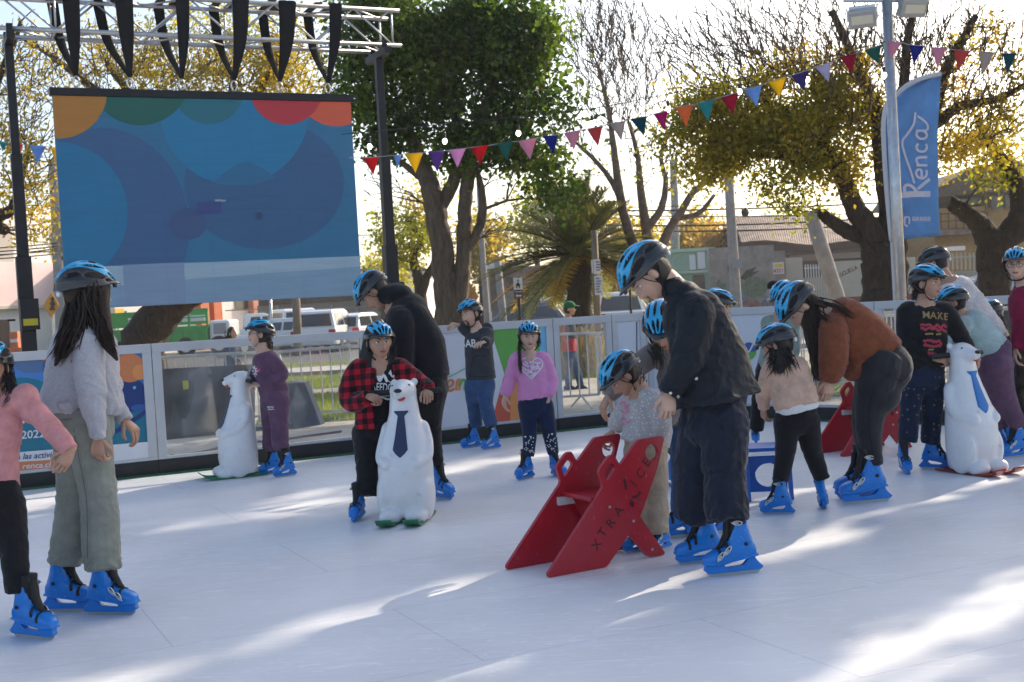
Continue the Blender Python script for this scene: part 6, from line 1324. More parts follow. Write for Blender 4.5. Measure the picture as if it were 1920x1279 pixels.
# grass blades on the lawns
V = []; Fs = []
def blades(poly, n, h0, h1):
    P = [gnd(x, y, GZ) for x, y in poly]
    for _ in range(n):
        a, b = random.random(), random.random(); p = (P[0] * (1 - a) + P[1] * a) * (1 - b) + (P[3] * (1 - a) + P[2] * a) * b
        h = random.uniform(h0, h1); q = random.random() * 6.3; w = .006; d = np.array([cos(q), sin(q), 0]); l = np.array([random.gauss(0, .4), random.gauss(0, .4), 1]) * h; o = len(V)
        V.extend([p - d * w, p + d * w, p + l]); Fs.append((o, o + 1, o + 2))
for pl in ([(500, 735), (700, 722), (700, 676), (500, 686)], [(480, 800), (720, 783), (720, 733), (500, 746)], [(1030, 712), (1170, 706), (1170, 672), (1030, 676)], [(1440, 745), (1720, 740), (1720, 690), (1440, 690)]): blades(pl, 7000, .04, .11)
def leafmat(name, c1, c2, tr=.5, c3=None):
    m = bpy.data.materials.new(name); m.use_nodes = True; nt = m.node_tree; b = nt.nodes['Principled BSDF']; N = nt.nodes.new; Lk = nt.links.new
    tc = N('ShaderNodeTexCoord'); n = N('ShaderNodeTexNoise'); n.inputs['Scale'].default_value = 9; n.inputs['Detail'].default_value = 2; n2 = N('ShaderNodeTexNoise'); n2.inputs['Scale'].default_value = .7
    Lk(tc.outputs['Object'], n.inputs['Vector']); Lk(tc.outputs['Object'], n2.inputs['Vector']); a = N('ShaderNodeMath'); a.operation = 'ADD'; Lk(n.outputs['Fac'], a.inputs[0]); Lk(n2.outputs['Fac'], a.inputs[1]); h = N('ShaderNodeMath'); h.operation = 'MULTIPLY'; h.inputs[1].default_value = .5; Lk(a.outputs[0], h.inputs[0])
    r = N('ShaderNodeValToRGB'); r.color_ramp.elements[0].position = .38; r.color_ramp.elements[1].position = .62; r.color_ramp.elements[0].color = (*c1, 1); r.color_ramp.elements[1].color = (*c2, 1); Lk(h.outputs[0], r.inputs[0])
    t = N('ShaderNodeBsdfTranslucent'); mx = N('ShaderNodeMixShader'); mx.inputs[0].default_value = tr; g = N('ShaderNodeMix'); g.data_type = 'RGBA'; g.blend_type = 'MULTIPLY'; g.inputs['Factor'].default_value = 1; g.inputs['B'].default_value = (1.6, 1.5, .7, 1)
    Lk(r.outputs[0], b.inputs['Base Color']); Lk(r.outputs[0], g.inputs['A']); Lk(g.outputs['Result'], t.inputs['Color']); b.inputs['Roughness'].default_value = .45; b.inputs['Specular IOR Level'].default_value = .35
    Lk(b.outputs[0], mx.inputs[1]); Lk(t.outputs[0], mx.inputs[2]); Lk(mx.outputs[0], nt.nodes['Material Output'].inputs['Surface']); return m
LF_GRASS = leafmat('grass_blade', (.14, .20, .02), (.30, .33, .05), .55)
me = mesh_from('grass', V, Fs); me.materials.append(LF_GRASS); g_ = link(bpy.data.objects.new('grass', me)); setlab(g_, 'short sunlit grass on the lawns beyond the fence', 'grass', kind='stuff')
# tall pale ornamental grass beyond the gate
LF_DRY = leafmat('dry_grass', (.30, .24, .09), (.52, .44, .22), .5)
for i, (x, y) in enumerate(((1090, 700), (1112, 704), (1132, 698), (1070, 690), (1048, 706))):
    m = MB(); b = gnd(x, y, GZ)
    for _ in range(170):
        q = random.random() * 6.3; r = random.random() ** .5 * .28; p = b + np.array([cos(q) * r, sin(q) * r, 0]); h = random.uniform(.4, .95); l = np.array([random.gauss(0, .16), random.gauss(0, .16), 1]) * h; d = np.array([sin(q), cos(q), 0]) * .011
        m.add([p - d, p + d, p + l * .6 + d * .8, p + l * .6 - d * .8, p + l], [(0, 1, 2, 3), (3, 2, 4)])
        if random.random() < .35: e = p + l; m.tube([e - l * .22, e, e + l * .08], [.012, .022, .004], 5)
    obj('tall_grass', m, LF_DRY, label='clump of tall pale dry grass seen through the clear gate', cat='grass clump', group='dry grass clumps beyond the gate')
# ------------------------------------------------------------------ trees
BARK = M('bark', (.052, .037, .027), .95, var=.5, vscale=7, bump=1.0, bscale=16, bdist=.05, stretch=(3, 3, .7)); BARKL = M('bark_pale', (.13, .098, .07), .95, var=.45, vscale=6, bump=1.0, bscale=14, bdist=.05, stretch=(3, 3, .7)); TWIG = M('twig', (.075, .052, .036), .9)
LF_IVY = leafmat('ivy_leaf', (.016, .048, .009), (.065, .12, .02), .5); LF_IVYL = leafmat('ivy_leaf_sunny', (.045, .095, .012), (.14, .21, .03), .58); LF_YEL = leafmat('autumn_leaf', (.17, .17, .024), (.44, .32, .04), .6); LF_OLV = leafmat('olive_leaf', (.14, .165, .024), (.36, .32, .045), .62); LF_LIME = leafmat('lime_leaf', (.12, .17, .02), (.30, .30, .04), .55); LF_GOLD = leafmat('golden_leaf', (.26, .17, .03), (.48, .30, .05), .5); LF_PALM = leafmat('palm_leaf', (.085, .11, .045), (.20, .20, .08), .45)  # sunny ivy: backlight on the leaves worked into a lighter leaf colour
def leaves(name, C, size, mat, parent, aspect=.62, droop=.0):
    """C: (n,3) leaf positions in world space; each leaf a small pointed blade"""
    n = len(C); rng = RNG; a = rng.normal(size=(n, 3)); a[:, 2] -= droop; a /= np.linalg.norm(a, axis=1)[:, None]; b = rng.normal(size=(n, 3)); b -= a * (a * b).sum(1)[:, None]; b /= np.linalg.norm(b, axis=1)[:, None]; nn = np.cross(a, b)
    s = size * rng.uniform(.55, 1.35, n)[:, None]; w = s * aspect * .5
    V = np.stack([C, C + a * s * .45 + b * w + nn * s * .08, C + a * s, C + a * s * .45 - b * w + nn * s * .08], 1).reshape(-1, 3) - ORIG[parent.name]
    me = bpy.data.meshes.new(name); me.vertices.add(4 * n); me.vertices.foreach_set('co', V.astype('f').ravel()); me.loops.add(4 * n); me.loops.foreach_set('vertex_index', np.arange(4 * n, dtype='i')); me.polygons.add(n); me.polygons.foreach_set('loop_start', np.arange(0, 4 * n, 4, dtype='i')); me.polygons.foreach_set('loop_total', np.full(n, 4, 'i')); me.update(); me.validate()
    me.materials.append(mat); o = link(bpy.data.objects.new(name, me)); o.parent = parent; ORIG[o.name] = ORIG[parent.name]; return o
def tree(label, D, trunks, clumps=(), bare=(), bark=BARK, cat='tree', name='tree', lsize=.09, group=None, seed=1, base=None, twr=.016, sig=.16, world=False):
    """trunks: [(pixel polyline with optional depth offset in metres, radii px)]; clumps: (cx,cy,rx,ry,rz m,twigs,leaves,material)"""
    rg = np.random.default_rng(seed); s = F / D
    W = (lambda q: np.array(q, float)) if world else (lambda q: at(q[0], q[1], D + (q[2] if len(q) > 2 else 0)))
    if world: s = 1.0
    b = W(trunks[0][0][0]).copy(); b[2] = GZ; root = empty(name, b, label, cat, group); nodes = []; rad = []; tm = MB()
    for pts, rr in trunks:
        P = catmull([W(q) for q in pts], 7); n = len(P); R_ = np.interp(np.linspace(0, 1, n), np.linspace(0, 1, len(rr)), rr) / s
        if abs(pts[0][0] - trunks[0][0][0][0]) < 1e-6 or pts is trunks[0][0]:
            if not world: P = [np.array([P[0][0] + (P[0][0] - P[2][0]) * .3, P[0][1], GZ - .05])] + P; R_ = np.concatenate([[R_[0] * 1.25], R_])
        P = [p + rg.normal(size=3) * r * .06 for p, r in zip(P, R_)]
        tm.tube(P, list(R_), 14, round_=False); nodes += P; rad += list(R_)
    N_ = np.array(nodes); R0 = np.array(rad); bm_ = MB(); tips = {}
    crotch = nodes[int(len(nodes[:8]) - 1)] if not world else b
    def grow(q, lo, curl):
        nonlocal N_, R0
        d = np.linalg.norm(N_ - q, axis=1) + np.where(R0 < lo, .25, 0) + np.maximum(0, N_[:, 2] - q[2]) * .6
        if curl < .1: g_ = q - crotch; vv = q - N_; d = d * (1.75 - (vv @ g_) / (np.linalg.norm(vv, axis=1) * np.linalg.norm(g_) + 1e-9))
        i = int(np.argmin(d)); p = N_[i]; r0 = min(R0[i] * .62, .012 + .017 * np.linalg.norm(q - p)); L = np.linalg.norm(q - p); k = max(3, int(L / .35)); v = (q - p); side = rg.normal(size=3) * L * curl; up = np.array([0, 0, L * .12])
        P = [p + v * t + (side + up) * sin(pi * t) * .6 + rg.normal(size=3) * .02 * L * (0 < t < 1) for t in np.linspace(0, 1, k + 1)]; R_ = np.linspace(max(r0, twr * .5), twr * .28, k + 1)
        bm_.tube(P, list(R_), 5 if r0 < .03 else 7, cap=False); N_ = np.vstack([N_, np.array(P[1:])]); R0 = np.concatenate([R0, R_[1:]]); return P
    def pts_in(cx, cy, rx, ry, rz, n, shell=.35):
        u = rg.normal(size=(n, 3)); u /= np.linalg.norm(u, axis=1)[:, None]; u *= (rg.random(n) ** shell)[:, None]
        if world:
            a_ = rg.random(n) * 6.283; q_ = rg.random(n) ** .36; u = np.stack([np.cos(a_) * q_, rg.uniform(-1, 1, n), np.sin(a_) * q_], 1)
            return np.array([np.array([cx[0] + a * rx, cx[1] + c * rz, cx[2] + b_ * ry]) for a, b_, c in u])
        return np.array([at(cx + a * rx, cy + b_ * ry, D + c * rz) for a, b_, c in u])
    lf = {}
    order = []
    for c in clumps:
        cx, cy, rx, ry, rz, nt_, nl, mat = c; T_ = pts_in(cx, cy, rx, ry, rz, nt_)
        order += [(np.linalg.norm(q - b), q, mat) for q in T_]
    order.sort(key=lambda t: t[0])
    tp = {}
    for _, q, mat in order: P = grow(q, .02, .16); tp.setdefault(mat.name, []).extend(P[len(P) // 2:])
    for c in clumps:
        cx, cy, rx, ry, rz, nt_, nl, mat = c
        if nl <= 0: continue
        A = np.array(tp[mat.name]); cen = W((cx, cy)) if not world else np.array(cx); rm = max(rx, ry) / s; A = A[np.linalg.norm(A - cen, axis=1) < rm * 1.35 + rz]
        if not len(A): continue
        n1 = int(nl * .7); pick = A[rg.integers(0, len(A), n1)] + rg.normal(size=(n1, 3)) * sig; lf.setdefault(mat.name, [mat, []])[1].append(pick)
        # denser leaf clumps
        k = max(3, nt_ // 3); cen2 = pts_in(cx, cy, rx, ry, rz, k, .3); pk = cen2[rg.integers(0, k, nl - n1)] + rg.normal(size=(nl - n1, 3)) * sig * 1.2; lf[mat.name][1].append(pk)
    for (cx, cy, rx, ry, rz, n) in bare:
        T_ = pts_in(cx, cy, rx, ry, rz, n, .45); o_ = np.argsort(np.linalg.norm(T_ - b, axis=1))
        for q in T_[o_]: grow(q, .012, .045)
    obj('trunk', tm, bark, root, smooth=True)
    if bm_.v: obj('branches', bm_, bark if bark is BARKL else TWIG, root, smooth=True)
    for k, (mat, L) in lf.items(): leaves('crown', np.concatenate(L), lsize, mat, root)
    return root
# ivy-clad tree in the middle
_rg = random.Random(17)
def scatter(big, n, r0, r1, rz, leaves_, twigs, mats):
    """break a crown into many uneven small clumps; big: list of (cx,cy,rx,ry) in pixels"""
    out = []; tot = sum(b[2] * b[3] for b in big)
    for cx, cy, rx, ry in big:
        for _ in range(max(2, int(n * rx * ry / tot))):
            a = _rg.random() * 6.283; q = _rg.random() ** .5; r = _rg.uniform(r0, r1); out.append((cx + rx * q * cos(a), cy + ry * q * sin(a), r * _rg.uniform(.9, 1.6), r * _rg.uniform(.6, 1.0), rz * _rg.uniform(.5, 1.2), twigs, int(leaves_ * (r / r1) ** 2 * _rg.uniform(.6, 1.4)), _rg.choice(mats)))
    return out
tree('big tree with two trunks smothered in dark ivy behind the middle of the fence', 19.0,
     [([(845, 640), (838, 560), (830, 470), (816, 390), (800, 330), (775, 270), (740, 190)], [31, 24, 21, 21, 17, 12, 8]), ([(852, 640), (862, 560), (868, 480), (872, 390), (880, 320), (900, 240), (930, 140), (950, 40)], [22, 17, 14, 13, 13, 12, 9, 6]),
      ([(818, 400), (850, 340), (862, 280), (850, 180), (840, 60)], [14, 12, 10, 8, 5]), ([(872, 470), (890, 445), (905, 400), (900, 340), (885, 300)], [10, 9, 8, 6, 4]), ([(800, 340), (780, 325), (745, 300), (700, 270)], [9, 7, 5, 3])],
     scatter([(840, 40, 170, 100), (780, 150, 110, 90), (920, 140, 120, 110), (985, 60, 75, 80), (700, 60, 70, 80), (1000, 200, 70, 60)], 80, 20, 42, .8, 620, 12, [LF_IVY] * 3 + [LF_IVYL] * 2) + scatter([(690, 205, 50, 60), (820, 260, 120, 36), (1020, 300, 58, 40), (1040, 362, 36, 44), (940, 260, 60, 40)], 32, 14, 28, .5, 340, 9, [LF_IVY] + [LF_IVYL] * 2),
     bare=[(960, 300, 60, 40, .8, 26), (720, 330, 60, 50, .8, 34), (930, 410, 60, 50, .8, 24)], bark=BARKL, lsize=.10, seed=3, sig=.17)
# big spreading autumn tree at the right
tree('large dark-trunked tree with olive and golden leaves behind the lamp post', 21.0,
     [([(1658, 600), (1654, 540), (1650, 490), (1634, 440), (1602, 385), (1578, 330), (1545, 280), (1490, 220), (1420, 180)], [42, 36, 33, 26, 19, 16, 12, 8, 5]), ([(1672, 600), (1676, 500), (1672, 420), (1660, 340), (1652, 280), (1640, 200), (1600, 110), (1560, 20)], [30, 26, 23, 19, 16, 13, 9, 6]), ([(1672, 430), (1700, 380), (1732, 310), (1748, 220), (1780, 120), (1830, 30)], [22, 19, 17, 13, 9, 6]), ([(1640, 450), (1590, 435), (1555, 412), (1540, 400)], [16, 14, 12, 10]), ([(1650, 280), (1690, 190), (1700, 90), (1720, -20)], [14, 11, 8, 5]), ([(1560, 300), (1500, 300), (1430, 290), (1340, 300)], [10, 8, 6, 3]), ([(1745, 240), (1800, 200), (1870, 185), (1940, 150)], [11, 9, 7, 4])],
     scatter([(1330, 265, 100, 55), (1450, 285, 120, 62), (1400, 205, 130, 50), (1550, 230, 100, 90)], 58, 20, 40, .9, 720, 10, [LF_OLV] * 3 + [LF_YEL]) + scatter([(1590, 300, 50, 50), (1610, 190, 70, 80), (1380, 322, 100, 24), (1500, 140, 140, 46), (1790, 210, 110, 80), (1730, 300, 50, 50), (1860, 130, 80, 80), (1280, 190, 70, 40)], 46, 14, 28, .7, 260, 9, [LF_YEL] * 3 + [LF_GOLD, LF_OLV]) + [(1480, 385, 50, 26, .8, 20, 300, LF_LIME)],
     bare=[(1500, 60, 290, 95, 2.2, 800), (1760, 80, 210, 105, 2.2, 750), (1380, 110, 170, 80, 1.6, 380), (1850, 190, 110, 80, 1.4, 220), (1620, 130, 120, 100, 1.8, 260)], lsize=.085, seed=5, twr=.021)
# pruned tree at far right
tree('pruned tree with a forked dark trunk and sawn-off limb at the right', 23.0, [([(1868, 600), (1864, 540), (1862, 480), (1850, 440), (1830, 415), (1800, 392), (1782, 380)], [36, 31, 30, 24, 18, 15, 13]), ([(1866, 500), (1880, 455), (1900, 430), (1912, 390), (1905, 340), (1880, 300), (1850, 260), (1830, 215)], [30, 26, 22, 17, 14, 11, 8, 5]), ([(1890, 450), (1930, 425), (1965, 400)], [20, 18, 14])],
     [(1870, 300, 60, 50, .9, 26, 800, LF_YEL), (1855, 330, 45, 22, .6, 16, 380, LF_LIME), (1830, 250, 60, 50, .8, 22, 500, LF_YEL)], bare=[(1850, 250, 80, 70, 1.0, 60)], seed=8)
# bare multi-stemmed tree
tree('bare grey tree with several thin upright stems left of the tall man', 27.0, [([(1232, 610), (1232, 560), (1226, 500), (1215, 445), (1207, 400), (1200, 345), (1195, 290), (1180, 230)], [17, 15, 13, 10, 9, 7, 5, 3]), ([(1226, 500), (1190, 460), (1172, 410), (1160, 350), (1150, 270), (1140, 200), (1120, 120)], [11, 10, 9, 8, 6, 4, 3]), ([(1230, 500), (1250, 440), (1278, 395), (1300, 360), (1335, 330), (1350, 290)], [11, 9, 7, 6, 5, 3]), ([(1212, 430), (1240, 390), (1248, 340), (1240, 290), (1262, 230)], [8, 7, 5, 4, 3]), ([(1162, 370), (1140, 330), (1105, 290), (1060, 250)], [6, 5, 4, 2]), ([(1268, 410), (1310, 400), (1340, 365)], [6, 5, 3])],
     [(1190, 300, 80, 60, 1.0, 14, 90, LF_LIME)], bare=[(1170, 120, 105, 130, 2.0, 760), (1120, 60, 90, 95, 2.0, 500), (1200, 260, 120, 80, 1.4, 50), (1080, 250, 60, 60, 1.0, 24), (1290, 310, 60, 50, 1.0, 22)], bark=M('bark_grey', (.17, .13, .105), .9, var=.35, vscale=8, bump=.6, bscale=20), seed=12, twr=.022)
# left sparse trees
tree('leaning dark trunk below the screen with a thin yellowing crown above the truss', 24.0, [([(262, 665), (285, 610), (318, 570), (360, 520), (400, 440), (420, 340), (430, 240), (440, 150)], [44, 38, 37, 34, 26, 20, 14, 8]), ([(330, 560), (380, 545), (450, 500), (540, 400), (600, 250), (620, 130)], [26, 22, 18, 14, 10, 5]), ([(400, 440), (330, 320), (260, 200), (200, 120)], [18, 14, 9, 5]), ([(425, 300), (470, 200), (520, 110), (560, 20)], [10, 8, 6, 3]), ([(300, 260), (180, 170), (90, 100), (20, 60)], [9, 7, 5, 3])],
     [(330, 130, 120, 60, 1.4, 60, 3600, LF_YEL), (480, 120, 110, 60, 1.4, 50, 3600, LF_YEL), (200, 110, 110, 80, 1.4, 50, 1500, LF_YEL), (560, 150, 80, 70, 1.2, 36, 2400, LF_YEL), (430, 50, 180, 50, 1.6, 50, 2000, LF_OLV)], bare=[(330, 110, 220, 80, 1.8, 240), (150, 120, 150, 100, 1.8, 220), (520, 110, 150, 80, 1.6, 120), (620, 170, 60, 90, 1.2, 60)], lsize=.075, seed=21, twr=.020)
tree('sparse tree reaching in from beyond the left edge beside the left post', 22.0, [([(-90, 660), (-95, 560), (-80, 460), (-60, 400)], [30, 27, 24, 20]), ([(-80, 450), (-40, 425), (0, 404), (22, 392), (34, 360), (50, 300)], [16, 14, 12, 10, 7, 4]), ([(-62, 410), (-50, 300), (-30, 200), (10, 120), (40, 40)], [18, 14, 10, 7, 4]), ([(-30, 420), (-5, 425), (8, 432)], [12, 11, 10])],
     [(50, 320, 70, 90, 1.2, 45, 1500, LF_YEL), (80, 420, 50, 55, .9, 26, 600, LF_YEL), (20, 230, 80, 70, 1.1, 35, 900, LF_YEL), (60, 130, 90, 90, 1.2, 40, 420, LF_YEL)], bare=[(60, 260, 90, 140, 1.2, 150), (40, 100, 110, 90, 1.3, 110)], lsize=.078, seed=23, twr=.019)
tree('small yellow-green tree with a crooked dark trunk left of the ivy-clad tree', 30.0, [([(792, 600), (790, 560), (783, 515), (775, 480), (790, 450), (770, 420)], [13, 11, 10, 8, 6, 4]), ([(790, 560), (800, 520), (815, 490), (820, 450)], [9, 8, 6, 4])], [(765, 430, 75, 50, 1.2, 45, 1800, LF_LIME), (750, 475, 60, 25, .9, 20, 600, LF_OLV), (800, 370, 50, 40, .9, 24, 600, LF_YEL)], lsize=.11, seed=31)
for i, (x, y, rx, ry, D_, mat, n, lb) in enumerate(((1352, 470, 60, 48, 62, LF_GOLD, 3000, 'sunlit golden bush showing over the mural wall'), (1300, 452, 45, 55, 66, LF_YEL, 2400, 'yellow bush behind the green house'), (905, 470, 50, 70, 60, LF_YEL, 2600, 'yellow-green tree behind the pale concrete pole'), (1165, 470, 70, 70, 58, LF_YEL, 2600, 'pale yellow tree far behind the palm'), (720, 520, 45, 40, 64, LF_OLV, 1500, 'olive bush far behind the right screen post'), (1010, 400, 60, 60, 64, LF_LIME, 2200, 'lime-green tree far behind the palm crown'), (1500, 430, 70, 40, 72, LF_OLV, 1800, 'dull olive tree over the brown roofs'))):
    tree(lb, D_, [([(x, 640), (x, 570), (x - 4, y + ry * .5), (x, y)], [7, 6, 4, 2])], [(x, y, rx, ry, 1.6, 40, n, mat)], lsize=.26, seed=40 + i, sig=.4, twr=.03)
# palm
def palm(px, py, D, label):
    b = at(px, py, D); b[2] = GZ; top = at(1084, 478, D); root = empty('palm_tree', b, label, 'palm'); m = MB()
    n = 16; m.tube([b + (top - b) * t for t in np.linspace(0, 1, n)], [.27 + .04 * (k % 2) - .03 * k / n for k in range(n)], 16); obj('trunk', m, BARK, root, smooth=True); rg = random.Random(4); old = MB(); fm = MB(); rm = MB()
    for k in range(104):
        az = rg.random() * 2 * pi; el = radians(rg.choice([72, 58, 46, 34, 24, 14, 6, -2, -10, -22]) + rg.uniform(-8, 8)); L = rg.uniform(1.75, 2.3); d = np.array([cos(az) * cos(el), sin(az) * cos(el), sin(el)]); P = []
        for t in np.linspace(0, 1, 14): P.append(top + d * L * t + np.array([0, 0, -1]) * (.35 + .25 * cos(el)) * L * .5 * t * t)
        rm.tube(P, np.linspace(.022, .005, 14), 5); tgt = old if el < radians(-8) and rg.random() < .22 else fm
        for i in range(2, 14):
            tg = unit(P[min(i + 1, 13)] - P[i - 1]); sd = unit(np.cross(tg, (0, 0, 1))); up = np.cross(sd, tg)
            for f in np.linspace(0, .92, 5):
                p = P[i - 1] + (P[i] - P[i - 1]) * f; t = (i - 1 + f) / 13; ll = .42 * sin(pi * min(1, .15 + t * .85)) ** .6 + .05
                for s in (-1, 1):
                    e = unit(sd * s * .8 + tg * .75 + up * .25 + np.array([rg.gauss(0, .08), rg.gauss(0, .08), rg.gauss(0, .1) - .12])) * ll; w = tg * .017
                    tgt.add([p - w, p + w, p + e * .6 + w * .8, p + e, p + e * .6 - w * .8], [(0, 1, 2, 3, 4)])
    obj('fronds', fm, LF_PALM, root); obj('old_fronds', old, LF_GOLD, root); obj('stalks', rm, TWIG, root)
palm(1085, 600, 27.0, 'bushy palm with grey-green fronds and dead golden ones behind the clear gate')
# ------------------------------------------------------------------ buildings, vehicles, signs beyond the fence
def pxz(x, y, D): return at(x, y, D)[2]
def pbox(m, x0, y0, x1, y1, D, th, mi=None, dz=0.0):
    """upright box whose front face fills a pixel rectangle at depth D and reaches th metres back"""
    xm, ym = (x0 + x1) / 2, (y0 + y1) / 2; a, b = at(x0, ym, D), at(x1, ym, D); za, zb = at(xm, y1, D)[2], at(xm, y0, D)[2]
    Y = at(xm, ym, D)[1] + dz; m.abox(a[0], Y, za, b[0], Y + th, zb, mi); return m
def pob(name, rects, D, th, mat, parent, bev=0, dz=0.0):
    if name in ('column', 'window', 'pilaster', 'shutter', 'stanchion', 'opening', 'notice', 'board', 'side_rail', 'beam') and len(rects) > 1:
        return [pob(name, [r], D, th, mat, parent, bev, dz) for r in rects][0]
    m = MB()
    for r in rects: pbox(m, *r, D, th, None, dz)
    return obj(name, m, mat, parent, bev=bev)
WALLW = M('white_render', (.78, .74, .70), .9, var=.1, vscale=.6, bump=.2, bscale=12); WALLP = M('pink_render', (.74, .56, .54), .9, var=.1, vscale=.6); WIN = M('window_glass', (.05, .055, .06), .15, spec=.8); FRM = M('window_frame', (.6, .6, .6), .5); BROWN = M('brown_paint', (.10, .05, .03), .7)
ORP = M('orange_paint', (.55, .13, .04), .7, var=.15); GREYW = M('grey_wall', (.24, .21, .195), .95, var=.2, vscale=.8); DKROOF = M('dark_roof', (.07, .055, .05), .9, var=.3); CREAM = M('cream_render', (.50, .44, .35), .9, var=.12, vscale=.8)
CONC = M('concrete', (.30, .28, .26), .95, var=.25, vscale=3, bump=.5, bscale=40); WOOD = M('weathered_wood', (.21, .16, .115), .9, var=.3, vscale=6, stretch=(5, 5, .6)); RUSTY = M('rusty_sheet', (.24, .165, .125), .85, var=.5, vscale=2, stretch=(1, 1, 1)); MINTW = M('mint_paint', (.27, .40, .30), .8, var=.15)
MURAL = M('rough_grey_plaster', (.27, .245, .225), .95, var=.35, vscale=2.0, bump=.5, bscale=14); OCHREW = M('ochre_render', (.42, .25, .10), .9, var=.2); PAPER = M('paper', (.62, .63, .64), .8); SIGNY = M('warning_sign', (.42, .20, .015), .6); SIGNB = M('sign_back', (.34, .17, .05), .7, var=.3)
def ground_under(o): pass
# left white and pink building, its front turned to the street on the right
def facade(label, p0, nrm, px0, px1, y0, y1, th, mat, name='building'):
    p0 = np.asarray(p0, float); n = unit(np.array([nrm[0], nrm[1], 0.0])); d = unit(np.cross(n, (0, 0, 1))); d = d if d[0] + .3 * d[1] > 0 else -d
    r = empty(name, onplane((px0 + px1) / 2, 640, p0, n), label, 'building')
    def put(nm, rects, mt, pr=.0, dp=.12, par=None, bev=0):
        m = MB()
        for x0, ya, x1, yb in rects:
            xm, ym = (x0 + x1) / 2, (ya + yb) / 2; A, B = onplane(x0, ym, p0, n), onplane(x1, ym, p0, n); za, zb = onplane(xm, yb, p0, n)[2], onplane(xm, ya, p0, n)[2]
            c = (A + B) / 2; c[2] = (za + zb) / 2; m.box(c + n * (pr - dp / 2), d * abs(np.dot(B - A, d)) / 2, n * dp / 2, ZUP * (zb - za) / 2)
        return obj(nm, m, mt, par or r, bev=bev)
    put('wall', [(px0, y0, px1, y1)], mat, 0, th); return r, put
r, put = facade('white and pink two-storey building at the far left', at(60, 600, 60), (.93, -.37), -200, 215, 385, 700, 8, WALLW)
put('upper_storey', [(-190, 492, 214, 574)], WALLP, .3, .3); put('ledge', [(-195, 574, 216, 580)], CREAM, .45, .45)
for x0, y0, x1, y1 in ((-12, 415, 26, 520), (-110, 415, -62, 520), (96, 430, 120, 485), (150, 430, 172, 485)):
    w_ = put('window', [(x0, y0, x1, y1)], FRM, .06, .06); put('pane', [(x0 + 4, y0 + 4, x1 - 4, y1 - 4)], M('pale_window', (.35, .31, .29), .3), .09, .03, w_)
put('door', [(-30, 600, 19, 700)], BROWN, .06, .06); put('shop_window', [(140, 600, 185, 655)], WIN, .06, .06)
r = empty('plastic_barrier', at(30, 650, 50), 'orange plastic road barrier at the far left behind the fence', 'barrier'); m = MB(); pbox(m, 18, 622, 34, 668, 50, .4); pbox(m, 12, 652, 44, 668, 50, .5, None, -.05); obj('body', m, ORP, r, bev=.03); pob('stripe', [(19, 636, 33, 642)], 49.9, .02, PAPER, r)
# cream facade with orange columns
r, put = facade('cream facade with orange columns behind the white vans', at(400, 600, 66), (.88, -.47), 216, 492, 490, 700, 6, WALLW)
put('column', [(368, 540, 384, 690)], ORP, .4, .4); put('column', [(393, 540, 408, 690)], ORP, .4, .4); put('column', [(468, 552, 480, 690)], M('salmon_paint', (.52, .22, .14), .8), .4, .4); put('rail', [(410, 581, 470, 583)], DKROOF, .5, .05); put('window', [(440, 556, 464, 580)], WIN, .04, .04); put('sign', [(210, 579, 227, 594)], M('yellow_paint', (.75, .45, .02), .7), .2, .06)
r = empty('boundary_wall', at(600, 610, 64), 'long grey-brown wall behind the parked white cars', 'wall'); pob('wall', [(484, 566, 760, 640)], 64, .3, GREYW, r); pob('coping', [(484, 552, 760, 566)], 63.8, 1.5, DKROOF, r)
pob('pilaster', [(x, 572, x + 4, 640) for x in (520, 570, 620, 668)], 63.9, .1, CONC, r); pob('rail', [(484, 577, 760, 580)], 63.85, .06, CONC, r)
r = empty('warehouse', at(720, 560, 74), 'grey-roofed white shed behind the right screen post', 'building'); pob('wall', [(672, 508, 800, 620)], 74, 8, WALLW, r)
m = MB(); a, b, c = at(668, 508, 73.5), at(810, 508, 73.5), at(735, 478, 73.5); m.add([a, b, c, a + [0, 9, 0], b + [0, 9, 0], c + [0, 9, 0]], [(0, 1, 2), (5, 4, 3), (0, 2, 5, 3), (2, 1, 4, 5), (0, 3, 4, 1)]); obj('roof', m, DKROOF, r)
# green livestock truck
GRN = M('truck_green', (.03, .30, .05), .5, var=.15, vscale=3); CARW = M('car_white', (.70, .71, .72), .25, coat=.5); TYRE = M('tyre', (.015, .015, .015), .85); CARG = M('car_glass', (.02, .025, .03), .08, spec=.8); LAMPR = M('tail_lamp', (.45, .012, .015), .25); CARGR = M('car_grey', (.14, .14, .15), .3, .4, coat=.5); CHRM = M('bumper_dark', (.03, .03, .032), .6)
D_ = 54; r = empty('truck', at(300, 670, D_), 'green slat-sided truck with a white cab parked beyond the fence', 'truck')
pob('lower_side', [(196, 615, 390, 648)], D_, 2.0, GRN, r, .02); pob('side_rail', [(196, 583, 390, 591), (196, 598, 390, 600)], D_ + .02, .08, GRN, r); pob('board', [(240, 594.5, 316, 604), (322, 592, 384, 603)], D_ + .05, .05, CARW, r); pob('stanchion', [(x, 583, x + 4, 616) for x in (196, 234, 276, 316, 352, 386)], D_ - .02, .07, GRN, r)
pob('ribs', [(x, 616, x + 2, 647) for x in range(204, 390, 17)], D_ - .03, .05, GRN, r); pob('far_side', [(196, 583, 390, 612)], D_ + 1.95, .06, GRN, r)
m = MB(); pbox(m, 392, 600, 432, 655, D_ + .1, 1.9); o = obj('cab', m, CARW, r, bev=.12); pob('cab_window', [(400, 606, 424, 626)], D_ + .07, .04, M('cab_glass', (.25, .27, .28), .1), r)
